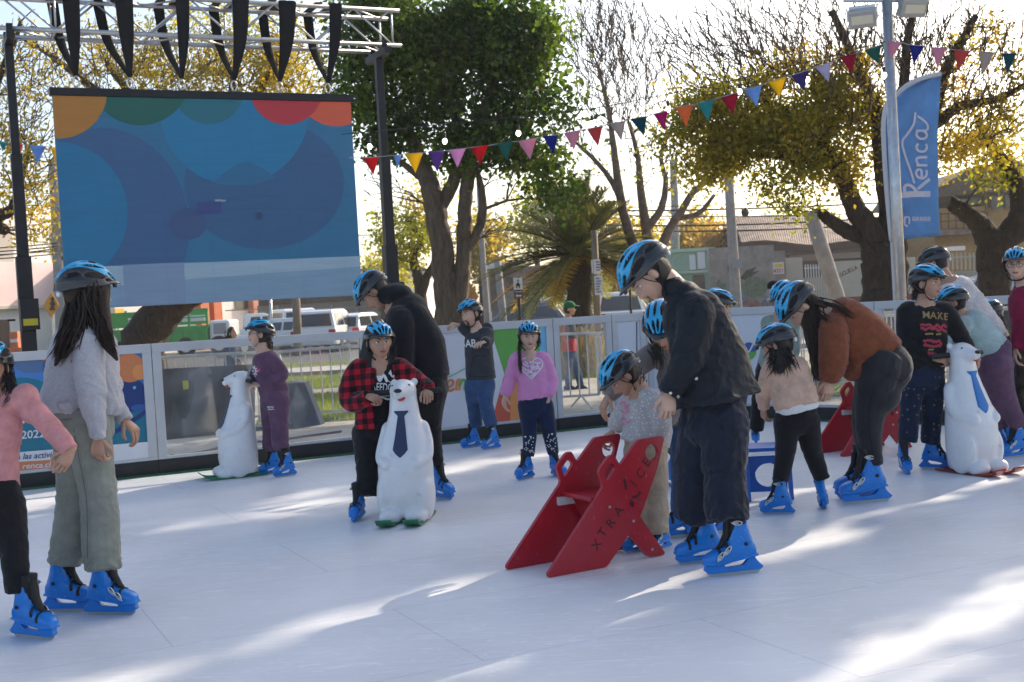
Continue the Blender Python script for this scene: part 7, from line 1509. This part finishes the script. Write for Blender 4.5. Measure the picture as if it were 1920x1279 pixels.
def wheel(par, c, R, w, ax=(1, 0, 0)):
    ax = unit(np.array(ax)); m = MB(); m.tube([c - ax * w / 2, c - ax * w * .4, c + ax * w * .4, c + ax * w / 2], [R * .9, R, R, R * .9], 20); o = obj('wheel', m, TYRE, par, smooth=True)
    m = MB(); m.tube([c - ax * (w / 2 + .012), c + ax * (w / 2 + .012)], R * .58, 14); obj('rim', m, STEEL, o)
for x in (225, 350, 412): c = at(x, 655, D_ + .1); c[2] = GZ + .42; wheel(r, c, .42, .25, (0, 1, 0))
def car(px, D, yaw, label, paint, kind='suv', L=4.5, Wd=1.82, Ht=1.7, group='parked vehicles beyond the fence', cat='car'):
    """car with its centre on the ground under pixel column px at depth D; yaw 0 = rear towards the camera"""
    c = at(px, 600, D); c[2] = GZ; q = radians(yaw); f = np.array([sin(q), cos(q), 0]); s = np.array([cos(q), -sin(q), 0]); r = empty('parked_car', c, label, cat, group)
    P = lambda x, y, z: c + s * x + f * y + ZUP * z
    prof = dict(suv=[(-.5, .30), (-.5, .62), (-.49, .95), (-.46, 1.05), (.22, 1.02), (.46, .92), (.495, .70), (.5, .32)], hatch=[(-.5, .30), (-.5, .62), (-.48, .88), (-.44, .95), (.2, .92), (.45, .78), (.495, .6), (.5, .3)], pickup=[(-.5, .42), (-.5, .75), (-.5, 1.02), (-.49, 1.03), (.2, 1.03), (.45, .98), (.495, .75), (.5, .40)])[kind]
    hw = Wd / 2; m = MB(); rs = []
    for y, z in prof: pass
    def body(pr, w0, w1, nm, mat, par, bev=.05):
        m = MB(); n = len(pr); V = [P(-w0 if z < .9 else -w1, y * L, z) for y, z in pr] + [P(w0 if z < .9 else w1, y * L, z) for y, z in pr]
        m.add(V, [tuple(range(n)), tuple(range(2 * n - 1, n - 1, -1))] + [(i, i + n, (i + 1) % n + n, (i + 1) % n) for i in range(n)]); return obj(nm, m, mat, par, bev=bev, fix=True)
    body(prof, hw, hw * .97, 'body', paint, r, .06)
    h0 = 1.0 if kind != 'hatch' else .9
    cab = dict(suv=[(-.48, h0), (-.43, Ht - .08), (-.38, Ht), (.04, Ht), (.10, Ht - .06), (.25, h0)], hatch=[(-.48, h0), (-.38, Ht - .1), (-.30, Ht), (.0, Ht), (.07, Ht - .06), (.24, h0)], pickup=[(-.10, h0), (-.085, Ht - .06), (-.06, Ht), (.10, Ht), (.14, Ht - .06), (.26, h0)])[kind]
    n = len(cab); m = MB(); tw_ = hw * .78; V = [P(-(hw * .95 + (tw_ - hw * .95) * (z - h0) / (Ht - h0)), y * L, z) for y, z in cab] + [P((hw * .95 + (tw_ - hw * .95) * (z - h0) / (Ht - h0)), y * L, z) for y, z in cab]
    m.add(V, [tuple(range(n)), tuple(range(2 * n - 1, n - 1, -1))] + [(i, i + n, (i + 1) % n + n, (i + 1) % n) for i in range(n)]); cb = obj('cabin', m, paint, r, bev=.05, fix=True)
    # glazing: rear, sides
    z0, z1 = h0 + .06, Ht - .16; yb = lambda z: np.interp(z, [h0, Ht - .08], [cab[0][0], cab[1][0]]) * L - .02; xw = lambda z: hw * .95 + (tw_ - hw * .95) * (z - h0) / (Ht - h0)
    m = MB(); m.poly([P(-xw(z0) * .86, yb(z0), z0), P(xw(z0) * .86, yb(z0), z0), P(xw(z1) * .84, yb(z1), z1), P(-xw(z1) * .84, yb(z1), z1)]); obj('rear_window', m, CARG, r)
    for sd in (-1, 1):
        ya, yc = cab[0][0] * L + .28, cab[-1][0] * L - .32; ym = (ya + yc) / 2
        m = MB()
        for u0, u1 in ((ya, ym - .05), (ym + .05, yc)): m.poly([P(sd * (xw(z0) + .012), u0, z0), P(sd * (xw(z0) + .012), u1, z0), P(sd * (xw(z1) + .012), u1 - (.3 if u1 == yc else 0), z1), P(sd * (xw(z1) + .012), u0 + (.12 if u0 == ya else 0), z1)])
        obj('side_window', m, CARG, r)
        m = MB(); m.box(P(sd * hw * .84, -.5 * L - .005, .82), s * .13, f * .03, ZUP * (.09 if kind != 'pickup' else .16)); obj('tail_lamp', m, LAMPR, r)
        for yy in (-.3, .31): wheel(r, P(sd * (hw - .1), yy * L, .34), .34, .22, s)
    m = MB(); m.box(P(0, -.5 * L - .02, .42), s * hw * .95, f * .06, ZUP * .10); obj('bumper', m, CHRM if kind == 'pickup' else paint, r, bev=.02)
    m = MB(); m.box(P(0, -.5 * L - .015, .72), s * .17, f * .01, ZUP * .06); obj('number_plate', m, PAPER, r); return r
car(613, 50, 6, 'white car with dark rear window parked right of the wooden pole', CARW, 'suv')
car(540, 57, -25, 'white van-like car seen behind the wooden pole', CARW, 'suv', Ht=1.85, L=4.9)
car(532, 51, -62, 'white saloon with a red tail lamp parked left of the wooden pole', CARW, 'hatch', Ht=1.45)
car(476, 60, 80, 'white pickup parked nose to tail behind the green truck cab', CARW, 'pickup', Ht=1.75, L=5.0)
car(672, 52, 15, 'white car partly hidden by the man in the black hoodie', CARW, 'hatch', Ht=1.5)
car(978, 47, -72, 'grey hatchback parked behind the church sign', CARGR, 'hatch', Ht=1.5, L=4.1)
car(1050, 50, -12, 'white sport utility car behind the man in the green cap', CARW, 'suv', Ht=1.72)
car(1163, 44, 2, 'white pickup with glowing red tail lamps parked right of the palm', CARW, 'pickup', Ht=1.72, L=5.1)
car(1858, 40, -80, 'pale silver car behind the pruned tree at the right', M('car_silver', (.42, .46, .52), .25, .5, coat=.5), 'suv', Ht=1.6)
# poles and signs
def pole(name, pts, D, rad, mat, label, cat, par=None):
    P = [at(x, y, D) for x, y in pts]; P[0][2] = GZ; r = empty(name, P[0], label, cat); m = MB(); m.tube(P, rad, 12); obj('shaft', m, mat, r, smooth=True); return r
r = pole('utility_pole', [(560, 690), (557, 600), (552, 500)], 46, [.17, .16, .14], WOOD, 'weathered wooden pole between the white cars', 'utility pole')
pole('sign_post', [(512, 690), (509, 600), (506, 545)], 46, .05, GALV, 'thin grey post left of the wooden pole', 'post')
r = pole('utility_pole', [(122, 690), (114, 560), (105, 380), (100, 300)], 46, [.24, .23, .21, .19], CONC, 'concrete utility pole with insulators and cables left of the screen', 'utility pole')
m = MB()
for y in (432, 447, 458, 470, 487): m.box(at(109, y, 46), CR * .22, FWD * .05, ZUP * .03); m.ell(at(103, y - 5, 45.9), (.07, 0, 0), (0, .07, 0), (0, 0, .10), 8, 6); m.ell(at(118, y - 3, 45.9), (.07, 0, 0), (0, .07, 0), (0, 0, .10), 8, 6)
obj('insulators', m, CHRM, r)
r = pole('utility_pole', [(1384, 600), (1380, 560), (1370, 400), (1362, 250)], 40, [.19, .18, .16, .14], CONC, 'concrete utility pole in front of the mural wall', 'utility pole'); pob('sign', [(1374, 486, 1392, 503)], 39.7, .04, M('grey_sign', (.28, .28, .30), .7), r); m = MB(); m.ell(at(1397, 398, 39.8), (.13, 0, 0), (0, .13, 0), (0, 0, .16), 12, 8); obj('transformer', m, CHRM, r)
r = pole('leaning_pole', [(1585, 600), (1568, 552), (1545, 480), (1520, 398)], 30, [.20, .20, .19, .18], CONC, 'grey pole leaning to the left in front of the school wall', 'pole')
r = pole('concrete_pole', [(916, 640), (912, 570), (905, 480), (897, 330)], 36, [.10, .095, .085, .07], CONC, 'slim pale concrete pole right of the ivy-clad tree', 'pole'); pob('meter_box', [(917, 585, 922, 602)], 35.9, .12, PAPER, r)
pole('concrete_pole', [(946, 640), (942, 580), (933, 490)], 40, [.13, .12, .11], CONC, 'short thick concrete pole beside the church sign', 'pole')
pole('utility_pole', [(1262, 620), (1266, 520), (1266, 400), (1262, 300)], 52, [.2, .19, .17, .15], CONC, 'grey utility pole behind the bare stems', 'utility pole')
r = pole('notice_pole', [(1121, 640), (1119, 560), (1114, 432)], 24, [.07, .07, .066], WOOD, 'wooden pole with white paper notices in front of the palm', 'pole'); pob('notice', [(1113, 486, 1126, 514)], 23.88, .015, PAPER, r); pob('notice', [(1115, 517, 1130, 553)], 23.88, .015, PAPER, r); pob('notice', [(1109, 487, 1112, 512)], 23.91, .015, PAPER, r)
m = MB()
for y0, n in ((490, 4), (521, 6)):
    for k in range(n): pbox(m, 1117 + (k % 2), y0 + k * 5, 1124 + (k * 3 % 4), y0 + k * 5 + 2.6, 23.87, .002)
obj('print', m, M('print_blue_grey', (.16, .20, .34), .8), r)
r = pole('street_sign', [(1185, 620), (1182, 560), (1180, 510)], 24.2, .025, CHRM, 'small pale green sign on a thin post right of the palm', 'sign'); pob('plate', [(1168, 511, 1181, 544)], 24.1, .02, M('pale_green', (.33, .42, .34), .6), r)
D_ = 23.8; r = pole('church_sign', [(976, 640), (974, 580), (972, 520)], D_, .03, CHRM, 'white church pictogram sign over a brown arrow sign on a post', 'sign'); pob('plate', [(963, 521, 979.5, 543)], D_ - .08, .02, PAPER, r); pob('arrow_plate', [(964, 544, 980.5, 560)], D_ - .08, .02, M('sign_brown', (.10, .055, .05), .6), r)
m = MB(); C = lambda pts: m.prism([(at(x, y, D_ - .1)[0], at(x, y, D_ - .1)[2]) for x, y in pts][::-1], [], (0, at(971, 540, D_ - .1)[1], 0), (1, 0, 0), (0, 0, 1), (0, -1, 0), .006)
C([(967.5, 540), (967.5, 533.5), (971.2, 529), (975, 533.5), (975, 540), (972.7, 540), (972.7, 536.5), (969.9, 536.5), (969.9, 540)]); C([(970.6, 529.5), (970.6, 524), (971.8, 524), (971.8, 529.5)]); C([(969.3, 526.4), (969.3, 525.2), (973.1, 525.2), (973.1, 526.4)]); obj('pictogram', m, PRINT_BK, r)
m = MB(); C([(967, 554.5), (970, 551), (970, 553.5), (978, 553), (978, 555.5), (970, 556), (970, 558)]); C([(966, 547), (979, 546.3), (979, 547.3), (966, 548)]); obj('arrow', m, PAPER, r)
def diamond(cx, cy, w, h, D, mat, label, fig):
    r = pole('warning_sign', [(cx + 3, 660), (cx + 1, cy + 20), (cx, cy)], D, .035, GALV, label, 'sign'); m = MB(); m.prism([(at(x, y, D)[0], at(x, y, D)[2]) for x, y in ((cx, cy - h), (cx - w, cy), (cx, cy + h), (cx + w, cy))][::-1], [], (0, at(cx, cy, D - .06)[1], 0), (1, 0, 0), (0, 0, 1), (0, -1, 0), .012); obj('plate', m, mat, r)
    if fig:
        m = MB(); A = lambda x, y: at(cx + x, cy + y, D - .085)
        m.ell(A(0, -11), (.055, 0, 0), (0, .004, 0), (0, 0, .055), 10, 6)
        for P in (((0, -8), (0, 1)), ((0, 1), (-4, 10)), ((0, 1), (3, 10)), ((0, -6), (-4, -1)), ((0, -6), (4, 0))): m.tube([A(*P[0]), A(*P[1])], .03, 6)
        obj('figure', m, PRINT_BK, r)
diamond(98, 572, 15, 24, 34, SIGNY, 'amber diamond sign with a walking figure left of the grey sweatshirt woman', True); diamond(881, 556, 17, 26, 34, SIGNB, 'back of an amber diamond sign beside the ivy-clad tree', False)
# middle distance building
r = empty('building', at(950, 560, 58), 'low building with grey awning and painted front behind the church sign', 'building'); pob('wall', [(905, 500, 1045, 620)], 58, 5, M('worn_render', (.34, .28, .25), .9, var=.4, vscale=1.2), r); pob('awning', [(912, 492, 985, 502)], 56.5, 1.6, GALV, r); pob('column', [(x, 500, x + 5, 620) for x in (915, 934, 1012, 1030)], 57.7, .3, CREAM, r); pob('window', [(1000, 565, 1012, 590), (950, 520, 962, 545)], 57.95, .05, WIN, r)
r = empty('building', at(1100, 560, 66), 'pale low house far behind the palm', 'building'); pob('wall', [(1030, 520, 1260, 620)], 66, 5, WALLW, r); pob('roof', [(1020, 508, 1270, 520)], 65.5, 6, DKROOF, r); pob('window', [(1070, 535, 1090, 560), (1195, 535, 1215, 560)], 65.95, .05, WIN, r)
# right hand row
r = empty('house', at(1308, 560, 50), 'mint-green house front left of the mural wall', 'house'); pob('wall', [(1240, 470, 1337, 640)], 50, 5, MINTW, r); pob('shutter', [(1293, 478, 1304, 506), (1308, 472, 1322, 504)], 49.9, .06, PAPER, r); pob('beam', [(1240, 466, 1340, 472), (1240, 508, 1340, 513)], 49.85, .12, M('mint_trim', (.36, .50, .38), .7), r); pob('opening', [(1300, 516, 1322, 560)], 49.95, .06, WIN, r)
D_ = 47; r = empty('mural_wall', at(1400, 570, D_), 'rough grey wall painted with a faded mural of figures and plants', 'wall'); pob('wall', [(1334, 462, 1455, 640)], D_, .4, MURAL, r); pob('return_wall', [(1455, 470, 1476, 640)], D_ + .1, 4, GREYW, r)
def flat(name, polys, D, mat, par, th=.006):
    m = MB()
    for pl in polys: m.prism([(at(x, y, D)[0], at(x, y, D)[2]) for x, y in pl][::-1], [], (0, at(pl[0][0], pl[0][1], D)[1], 0), (1, 0, 0), (0, 0, 1), (0, -1, 0), th)
    return obj(name, m, mat, par, fix=True)
def blob(cx, cy, rx, ry, n=13, j=.3, sd=0): rg = random.Random(sd); return [(cx + rx * cos(2 * pi * k / n) * (1 + rg.uniform(-j, j)), cy + ry * sin(2 * pi * k / n) * (1 + rg.uniform(-j, j))) for k in range(n)]
flat('painted_figure', [blob(1376, 512, 6, 12, sd=1)], D_ - .02, M('mural_pink', (.42, .22, .18), .95, var=.2), r); flat('painted_hair', [blob(1372, 506, 7, 12, sd=2), [(1388, 522), (1398, 508), (1418, 500), (1412, 510), (1424, 508), (1410, 518), (1398, 526)]], D_ - .028, M('mural_dark', (.065, .058, .055), .95, var=.3), r)
flat('painted_robe', [[(1368, 540), (1382, 536), (1386, 600), (1366, 600)]], D_ - .024, M('mural_ochre', (.42, .26, .04), .95, var=.4, vscale=5), r); flat('painted_plants', [blob(1415, 540, 26, 18, 20, sd=3), blob(1350, 545, 12, 20, 18, sd=4)], D_ - .02, M('mural_green', (.15, .19, .13), .95, var=.5, vscale=9), r)
flat('painted_flowers', [blob(1400 + 9 * k, 566 + (k * 7 % 11), 4.5, 6, 9, sd=10 + k) for k in range(8)], D_ - .03, M('mural_red', (.34, .12, .10), .95, var=.5, vscale=12), r); flat('painted_blue', [blob(1392, 558, 5, 14, sd=6), blob(1436, 560, 5, 6, sd=7)], D_ - .034, M('mural_blue', (.14, .21, .32), .95, var=.4, vscale=10), r)
r = empty('house', at(1480, 480, 56), 'brown-walled house with a big dark roof over the school wall', 'house'); pob('wall', [(1384, 424, 1640, 560)], 58, 8, M('brown_render', (.12, .075, .062), .9, var=.2), r); pob('window', [(1387, 436, 1411, 452)], 57.9, .06, FRM, r); pob('pane', [(1389, 438, 1409, 450)], 57.86, .05, M('pale_window', (.35, .31, .29), .3), r); pob('skylight', [(1450, 430, 1488, 435)], 56.8, .1, GALV, r)
m = MB(); e = [at(1380, 424, 57.5), at(1455, 420, 57.5), at(1515, 403, 57.5), at(1640, 424, 57.5)]; m.add(e + [q + np.array([0, 9, .2]) for q in e], [(0, 3, 2, 1), (4, 5, 6, 7), (0, 1, 5, 4), (1, 2, 6, 5), (2, 3, 7, 6)]); obj('roof', m, DKROOF, r)
r = empty('shed_roof', at(1500, 460, 48), 'long low corrugated rusty roof above the school gate', 'roof'); m = MB(); n = 120
A = [at(1390 + (1640 - 1390) * t, 455 - 4 * sin(t * 9), 49.5) for t in np.linspace(0, 1, n)]; Bq = [at(1375 + (1640 - 1375) * t, 447 - 6 * sin(t * 5), 54.5) + np.array([0, 0, .9]) for t in np.linspace(0, 1, n)]
V = []
for k in range(n): z = np.array([0, 0, .02 * (k % 2)]); V += [A[k] + z, Bq[k] + z]
m.add(V, [(2 * k, 2 * k + 2, 2 * k + 3, 2 * k + 1) for k in range(n - 1)]); o = obj('sheet', m, RUSTY, r); o.modifiers.new('t', 'SOLIDIFY').thickness = .03; pob('fascia', [(1462, 468, 1640, 473)], 48.6, .15, DKROOF, r); pob('gutter', [(1480, 475, 1640, 486)], 48.9, .3, GREYW, r)
D_ = 47.5; r = empty('school_wall', at(1560, 570, D_), 'cream school wall with painted lettering and barred gate', 'wall'); pob('wall', [(1566, 486, 1720, 640)], D_, .25, M('cream_wall', (.46, .42, .355), .9, var=.12, vscale=1), r); pob('plinth', [(1566, 554, 1720, 640)], D_ - .06, .05, M('plinth_red', (.22, .075, .055), .9), r); pob('gate_pier', [(1475, 483, 1508, 640)], D_, .3, M('cream_wall'), r); pob('gate_sheet', [(1508, 520, 1566, 640)], D_ + .05, .06, M('cream_wall'), r); pob('bars', [(x, 496, x + 1.6, 521) for x in range(1510, 1548, 5)] + [(1508, 501, 1552, 503)], D_ + .04, .05, FRM, r); pob('vent', [(1481, 504, 1505, 518)], D_ - .03, .04, GREYW, r); pob('seams', [(x, 521, x + .7, 580) for x in range(1513, 1560, 5)], D_ + .03, .02, GREYW, r); pob('crest', [(1488, 487, 1495, 499)], D_ - .02, .02, M('crest', (.33, .23, .10), .8), r)
m = MB(); txt = 'ESCUELA SANTA'
for i, ch in enumerate(txt):
    t = i / 12; x = 1572 + 66 * t; y = 519 - 23 * sin(t * 1.75) + 3 * t; ang = radians(36 - 44 * t)
    if ch != ' ': p = at(x, y, D_ - .06); p[1] = at(1600, 520, D_ - .02)[1] - .02; text_mb(m, ch, p, (cos(ang), 0, sin(ang)), (-sin(ang), 0, cos(ang)), .165, True)
obj('lettering', m, M('lettering_maroon', (.12, .03, .035), .8), r)
r = empty('notice_board', at(1460, 505, 46.5), 'small white and yellow notice on the wall left of the school gate', 'sign'); pob('plate', [(1450, 492, 1470, 514)], 46.6, .04, PAPER, r); pob('band', [(1453, 495, 1467, 501)], 46.57, .02, M('yellow_paint'), r); m = MB(); p = at(1460, 508, 46.56); text_mb(m, '4321', p, (1, 0, 0), (0, 0, 1), .14, True); obj('digits', m, LAMPR, r)
r = empty('bar_fence', at(1800, 560, 42), 'cream wall topped with vertical bars at the right', 'wall'); pob('wall', [(1735, 505, 1990, 620)], 42, .2, M('cream_wall'), r); pob('bars', [(x, 474, x + 2.4, 506) for x in range(1738, 1990, 8)] + [(1735, 477, 1990, 480)], 42.05, .06, M('bar_cream', (.42, .38, .32), .7), r); pob('plate', [(1770, 462, 1810, 470)], 44, .05, PAPER, r); pob('mesh', [(x, 508, x + 1, 600) for x in range(1740, 1990, 6)], 41.97, .02, CREAM, r)
r = empty('house', at(1840, 480, 54), 'ochre two-storey house with a dark wooden roof and balcony rail at the right', 'house'); pob('wall', [(1755, 385, 1990, 600)], 54, 7, OCHREW, r); pob('upper_wall', [(1850, 352, 1990, 386)], 53.8, 7, M('dark_boards', (.10, .075, .06), .9, var=.3), r); pob('window', [(1858, 355, 1880, 392), (1884, 355, 1900, 388)], 53.7, .06, WIN, r); pob('window', [(1795, 372, 1838, 384)], 53.9, .05, WIN, r); pob('rail', [(1762, 398, 1850, 400.5), (1762, 412, 1850, 414), (1762, 427, 1850, 429)] + [(x, 398, x + 1.6, 430) for x in range(1764, 1850, 14)], 53.2, .05, BROWN, r); pob('post', [(1850, 350, 1854, 500)], 53.4, .1, BROWN, r); pob('balcony', [(1755, 430, 1850, 440)], 53.0, 1.0, RUSTY, r)
m = MB(); e = [at(1745, 372, 53), at(1762, 350, 53), at(1818, 316, 53), at(1905, 300, 53), at(1990, 330, 53), at(1990, 362, 53), at(1850, 360, 53)]; m.add(e + [q + np.array([0, 9, 0]) for q in e], [tuple(range(6, -1, -1)), tuple(range(7, 14))] + [(i, (i + 1) % 7, (i + 1) % 7 + 7, i + 7) for i in range(7)]); obj('roof', m, M('roof_brown', (.085, .065, .055), .9, var=.35), r, fix=True)
# overhead cables
r = empty('overhead_cables', at(1300, 420, 40), 'bundle of sagging overhead cables crossing behind the trees at the right', 'cables'); m = MB()
for i, (ya, yb, sg, rd) in enumerate(((396, 374, 6, .03), (400, 392, 10, .02), (420, 398, 12, .03), (425, 405, 18, .018), (432, 415, 8, .018), (392, 366, 3, .014))): m.tube([at(1060 + 700 * t, ya + (yb - ya) * t + sg * 4 * t * (1 - t), 41 + i * .1) for t in np.linspace(0, 1, 14)], rd, 5)
obj('cable', m, WIRE, r)
r = empty('overhead_cables', at(60, 470, 46), 'cables running from the concrete pole out of the picture at the left', 'cables'); m = MB()
for i, (ya, yb) in enumerate(((468, 456), (475, 462), (480, 470), (484, 466), (488, 476))): m.tube([at(-60 + 168 * t, ya + (yb - ya) * t + 6 * t * (1 - t), 45.8) for t in np.linspace(0, 1, 8)], .025, 5)
obj('cable', m, WIRE, r)
r = empty('overhead_cables', at(720, 440, 50), 'thin cables crossing between the screen and the ivy-clad tree', 'cables'); m = MB(); m.tube([at(640 + 500 * t, 442 - 20 * t + 10 * t * (1 - t), 50) for t in np.linspace(0, 1, 8)], .02, 5); m.tube([at(640 + 500 * t, 300 + 30 * t, 50) for t in np.linspace(0, 1, 8)], .016, 5); obj('cable', m, WIRE, r)
# crowd barriers
BARW = M('barrier_white', (.60, .58, .55), .5, .1, var=.08)
def barrier(c, ex, w, label, H=1.08):
    r = empty('crowd_barrier', c, label, 'barrier', 'crowd barriers beyond the fence'); m = MB(); n = 16
    m.tube(catmull([c + ex * -w / 2 + ZUP * .18, c + ex * -w / 2 + ZUP * (H - .12), c + ex * (-w / 2 + .10) + ZUP * H, c + ex * (w / 2 - .10) + ZUP * H, c + ex * w / 2 + ZUP * (H - .12), c + ex * w / 2 + ZUP * .18], 5), .021, 8); m.tube([c - ex * w / 2 + ZUP * .18, c + ex * w / 2 + ZUP * .18], .018, 8); obj('frame', m, BARW, r, smooth=True)
    m = MB()
    for k in range(1, n): m.tube([c + ex * (-w / 2 + w * k / n) + ZUP * .18, c + ex * (-w / 2 + w * k / n) + ZUP * (H - .005)], .0095, 6)
    obj('bars', m, BARW, r)
    for sd in (-1, 1): m = MB(); q = c + ex * sd * (w / 2 - .25); m.tube([q + AN * -.28 + ZUP * .02, q + ZUP * .18, q + AN * .28 + ZUP * .02], .016, 6); obj('foot', m, BARW, r)
bc = at(330, 700, 16.2); bc[2] = GZ; bd = unit(np.array([1, .10, 0]))
for i, lb in enumerate(('white crowd barrier behind the poster panel', 'white crowd barrier behind the grey board', 'white crowd barrier in front of the lawn', 'white crowd barrier behind the plaid shirt girl', 'white crowd barrier behind the white banner panel', 'white crowd barrier behind the pink top girl', 'white crowd barrier seen through the clear gate', 'white crowd barrier behind the narrow panel', 'white crowd barrier behind the tall man')): barrier(bc + bd * (-1.9 + i * 2.16) + np.array([0, 0, 0]), bd, 2.1, lb, 1.02)
bc = at(1560, 700, 16.5); bc[2] = GZ
for i, lb in enumerate(('white crowd barrier behind the emblem board', 'white crowd barrier behind the rust jacket woman', 'white crowd barrier behind the lettered sweatshirt girl', 'white crowd barrier behind the boy in maroon')): barrier(bc + BU * (-1.2 + 2.16 * i), BU, 2.1, lb)
# grey boards, ramp and bits behind the second panel
r = empty('grey_board', A1 + AN * .9 + AU * 2.5, 'dark grey sheet with a yellow sticker standing behind the clear fence panel', 'board'); P0, P1, P2_, P3_ = (onplane(x, y, A1 + AN * 1.05, AN) for x, y in ((301, 822), (478, 800), (478, 683), (301, 692)))
m = MB(); m.add([P0, P1, P2_, P3_] + [p + AN * .05 for p in (P0, P1, P2_, P3_)], [(0, 1, 2, 3), (7, 6, 5, 4), (0, 4, 5, 1), (1, 5, 6, 2), (2, 6, 7, 3), (3, 7, 4, 0)]); obj('sheet', m, M('grey_sheet', (.062, .066, .075), .5, var=.25, vscale=3), r, fix=True)
q = onplane(348, 722, A1 + AN * 1.045, AN); m = MB(); m.box(q, AU * .028, AN * .002, ZUP * .045); obj('sticker', m, M('yellow_sticker', (.55, .52, .03), .6), r)
m = MB(); m.box((P0 + P1) / 2 + AN * .2 - ZUP * .02, AU * .9, AN * .15, ZUP * .02); obj('foot', m, BLKM, r)
r = empty('ramp', gnd(560, 800, GZ), 'grey wedge-shaped board with a pale edge behind the girl in plum', 'ramp'); pl = A1 + AN * 2.2; G = [onplane(x, y, pl, AN) for x, y in ((545, 806), (602, 797), (571, 717), (543, 719))]; m = MB(); m.add(G + [g + AN * .5 for g in G], [(0, 1, 2, 3), (7, 6, 5, 4), (0, 4, 5, 1), (2, 6, 7, 3), (3, 7, 4, 0)]); obj('side', m, M('ramp_grey', (.13, .13, .135), .8, var=.2), r, fix=True)
m = MB(); m.add([G[1], G[2], G[2] + AN * .5, G[1] + AN * .5], [(0, 1, 2, 3)]); o = obj('edge', m, M('ramp_edge', (.50, .46, .42), .8), r); o.modifiers.new('t', 'SOLIDIFY').thickness = .05
r = empty('bench', gnd(434, 712, GZ), 'low bench under the woman in the blue jacket', 'bench'); c = PEOPLE['long-haired woman in a blue jacket sitting by the green truck']['W']((432, 696, 0)); m = MB(); m.box(c - ZUP * .06, CR * .5, FWD * .2, ZUP * .03); obj('seat', m, WOOD, r)
for sd in (-1, 1): m = MB(); q = c + CR * .4 * sd; m.abox(q[0] - .04, q[1] - .15, GZ, q[0] + .04, q[1] + .15, c[2] - .09); obj('leg', m, CHRM, r)
for (x, y, lb) in ((322, 852, 'black cable ramp foot at the base of the second fence panel'), (548, 824, 'small dark clamp foot near the wedge-shaped board')):
    g = onplane(x, y, A1 + AN * .5, AN); g[2] = GZ; r = empty('clamp_foot', g, lb, 'foot'); m = MB(); m.box(g + ZUP * .05, AU * .13, AN * .07, ZUP * .05); obj('block', m, BLKM, r, bev=.01); m = MB(); m.tube([g + ZUP * .1, g + ZUP * .22], .02, 8); obj('stem', m, BLKM, r)
g0 = onplane(360, 858, A1 + AN * .6, AN); r = empty('ground_cable', g0, 'black cable lying on the ground behind the clear fence panel', 'cable'); m = MB(); m.tube(catmull([(lambda p: np.array([p[0], p[1], GZ + .02]))(gnd(x, y, GZ)) for x, y in ((300, 862), (352, 855), (400, 846), (430, 836), (520, 828), (640, 812))], 5), .014, 6); obj('cable', m, WIRE, r)
# ------------------------------------------------------------------ unseen trees added at right, spaced to shade the rink and leave sun streaks
def shade_tree(c, t, z0, z1, r, n, sg, tw_, seed, label, ls=.20):
    x, y = (c + 4.17) / .719 + .695 * t, 6 + .719 * t; zc_, rz = (z0 + z1) / 2, (z1 - z0) / 2
    tree(label, 1, [([(x, y, GZ), (x + .1, y, 1.6), (x, y + .1, zc_ * .7), (x - .05, y, z1 * .85)], [.24, .20, .15, .06])], [((x, y, zc_), None, r, rz, r, tw_, n, LF_OLV)], lsize=ls, seed=seed, sig=sg, world=True, group='unseen trees added to shade the rink', name='tree')
for i, t in enumerate(SHT): shade_tree(*t, 60 + i, 'leafy tree added out of view to the right to shade the rink')
# ------------------------------------------------------------------ daylight
SUN_AZ, SUN_EL = radians(44), radians(28)      # azimuth to the right of the view direction
w = bpy.data.worlds.new('World'); scene.world = w; w.use_nodes = True
nt = w.node_tree; bg = nt.nodes['Background']; sk = nt.nodes.new('ShaderNodeTexSky'); sk.sky_type = 'NISHITA'; sk.sun_disc = False
sk.sun_elevation = SUN_EL; sk.sun_rotation = SUN_AZ; sk.air_density = 1.0; sk.dust_density = 4.0; sk.ozone_density = .6; sk.altitude = 500
nt.links.new(sk.outputs['Color'], bg.inputs['Color']); bg.inputs['Strength'].default_value = SKY_STR
ld = bpy.data.lights.new('sun', 'SUN'); ld.energy = SUN_STR; ld.angle = radians(.53); ld.color = (1.0, .87, .69)
lo = link(bpy.data.objects.new('sun', ld))
dv = Vector((sin(SUN_AZ) * cos(SUN_EL), cos(SUN_AZ) * cos(SUN_EL), sin(SUN_EL)))
lo.rotation_euler = dv.to_track_quat('Z', 'Y').to_euler(); lo.location = dv * 60
scene.view_settings.view_transform = 'Standard'; scene.view_settings.look = 'None'; scene.view_settings.gamma = 1.0
scene.view_settings.use_curve_mapping = False; scene.view_settings.exposure = EXPO
scene.render.engine = 'CYCLES'
c = scene.cycles; c.use_denoising = True; c.denoiser = 'OPENIMAGEDENOISE'; c.max_bounces = 8; c.transparent_max_bounces = 12; c.transmission_bounces = 6; c.caustics_reflective = False; c.caustics_refractive = False
c.sample_clamp_indirect = 8

HAZE = .0008
if HAZE:
    m = bpy.data.materials.new('haze_air'); m.use_nodes = True; nt = m.node_tree; nt.nodes.clear(); o = nt.nodes.new('ShaderNodeOutputMaterial'); v = nt.nodes.new('ShaderNodeVolumePrincipled'); v.inputs['Density'].default_value = HAZE; v.inputs['Color'].default_value = (.95, .95, .95, 1); v.inputs['Anisotropy'].default_value = .35; nt.links.new(v.outputs[0], o.inputs['Volume'])
    mb = MB(); mb.abox(-245, -45, GZ - 1, 245, 405, 21); h = obj('haze', mb, m, kind='stuff')
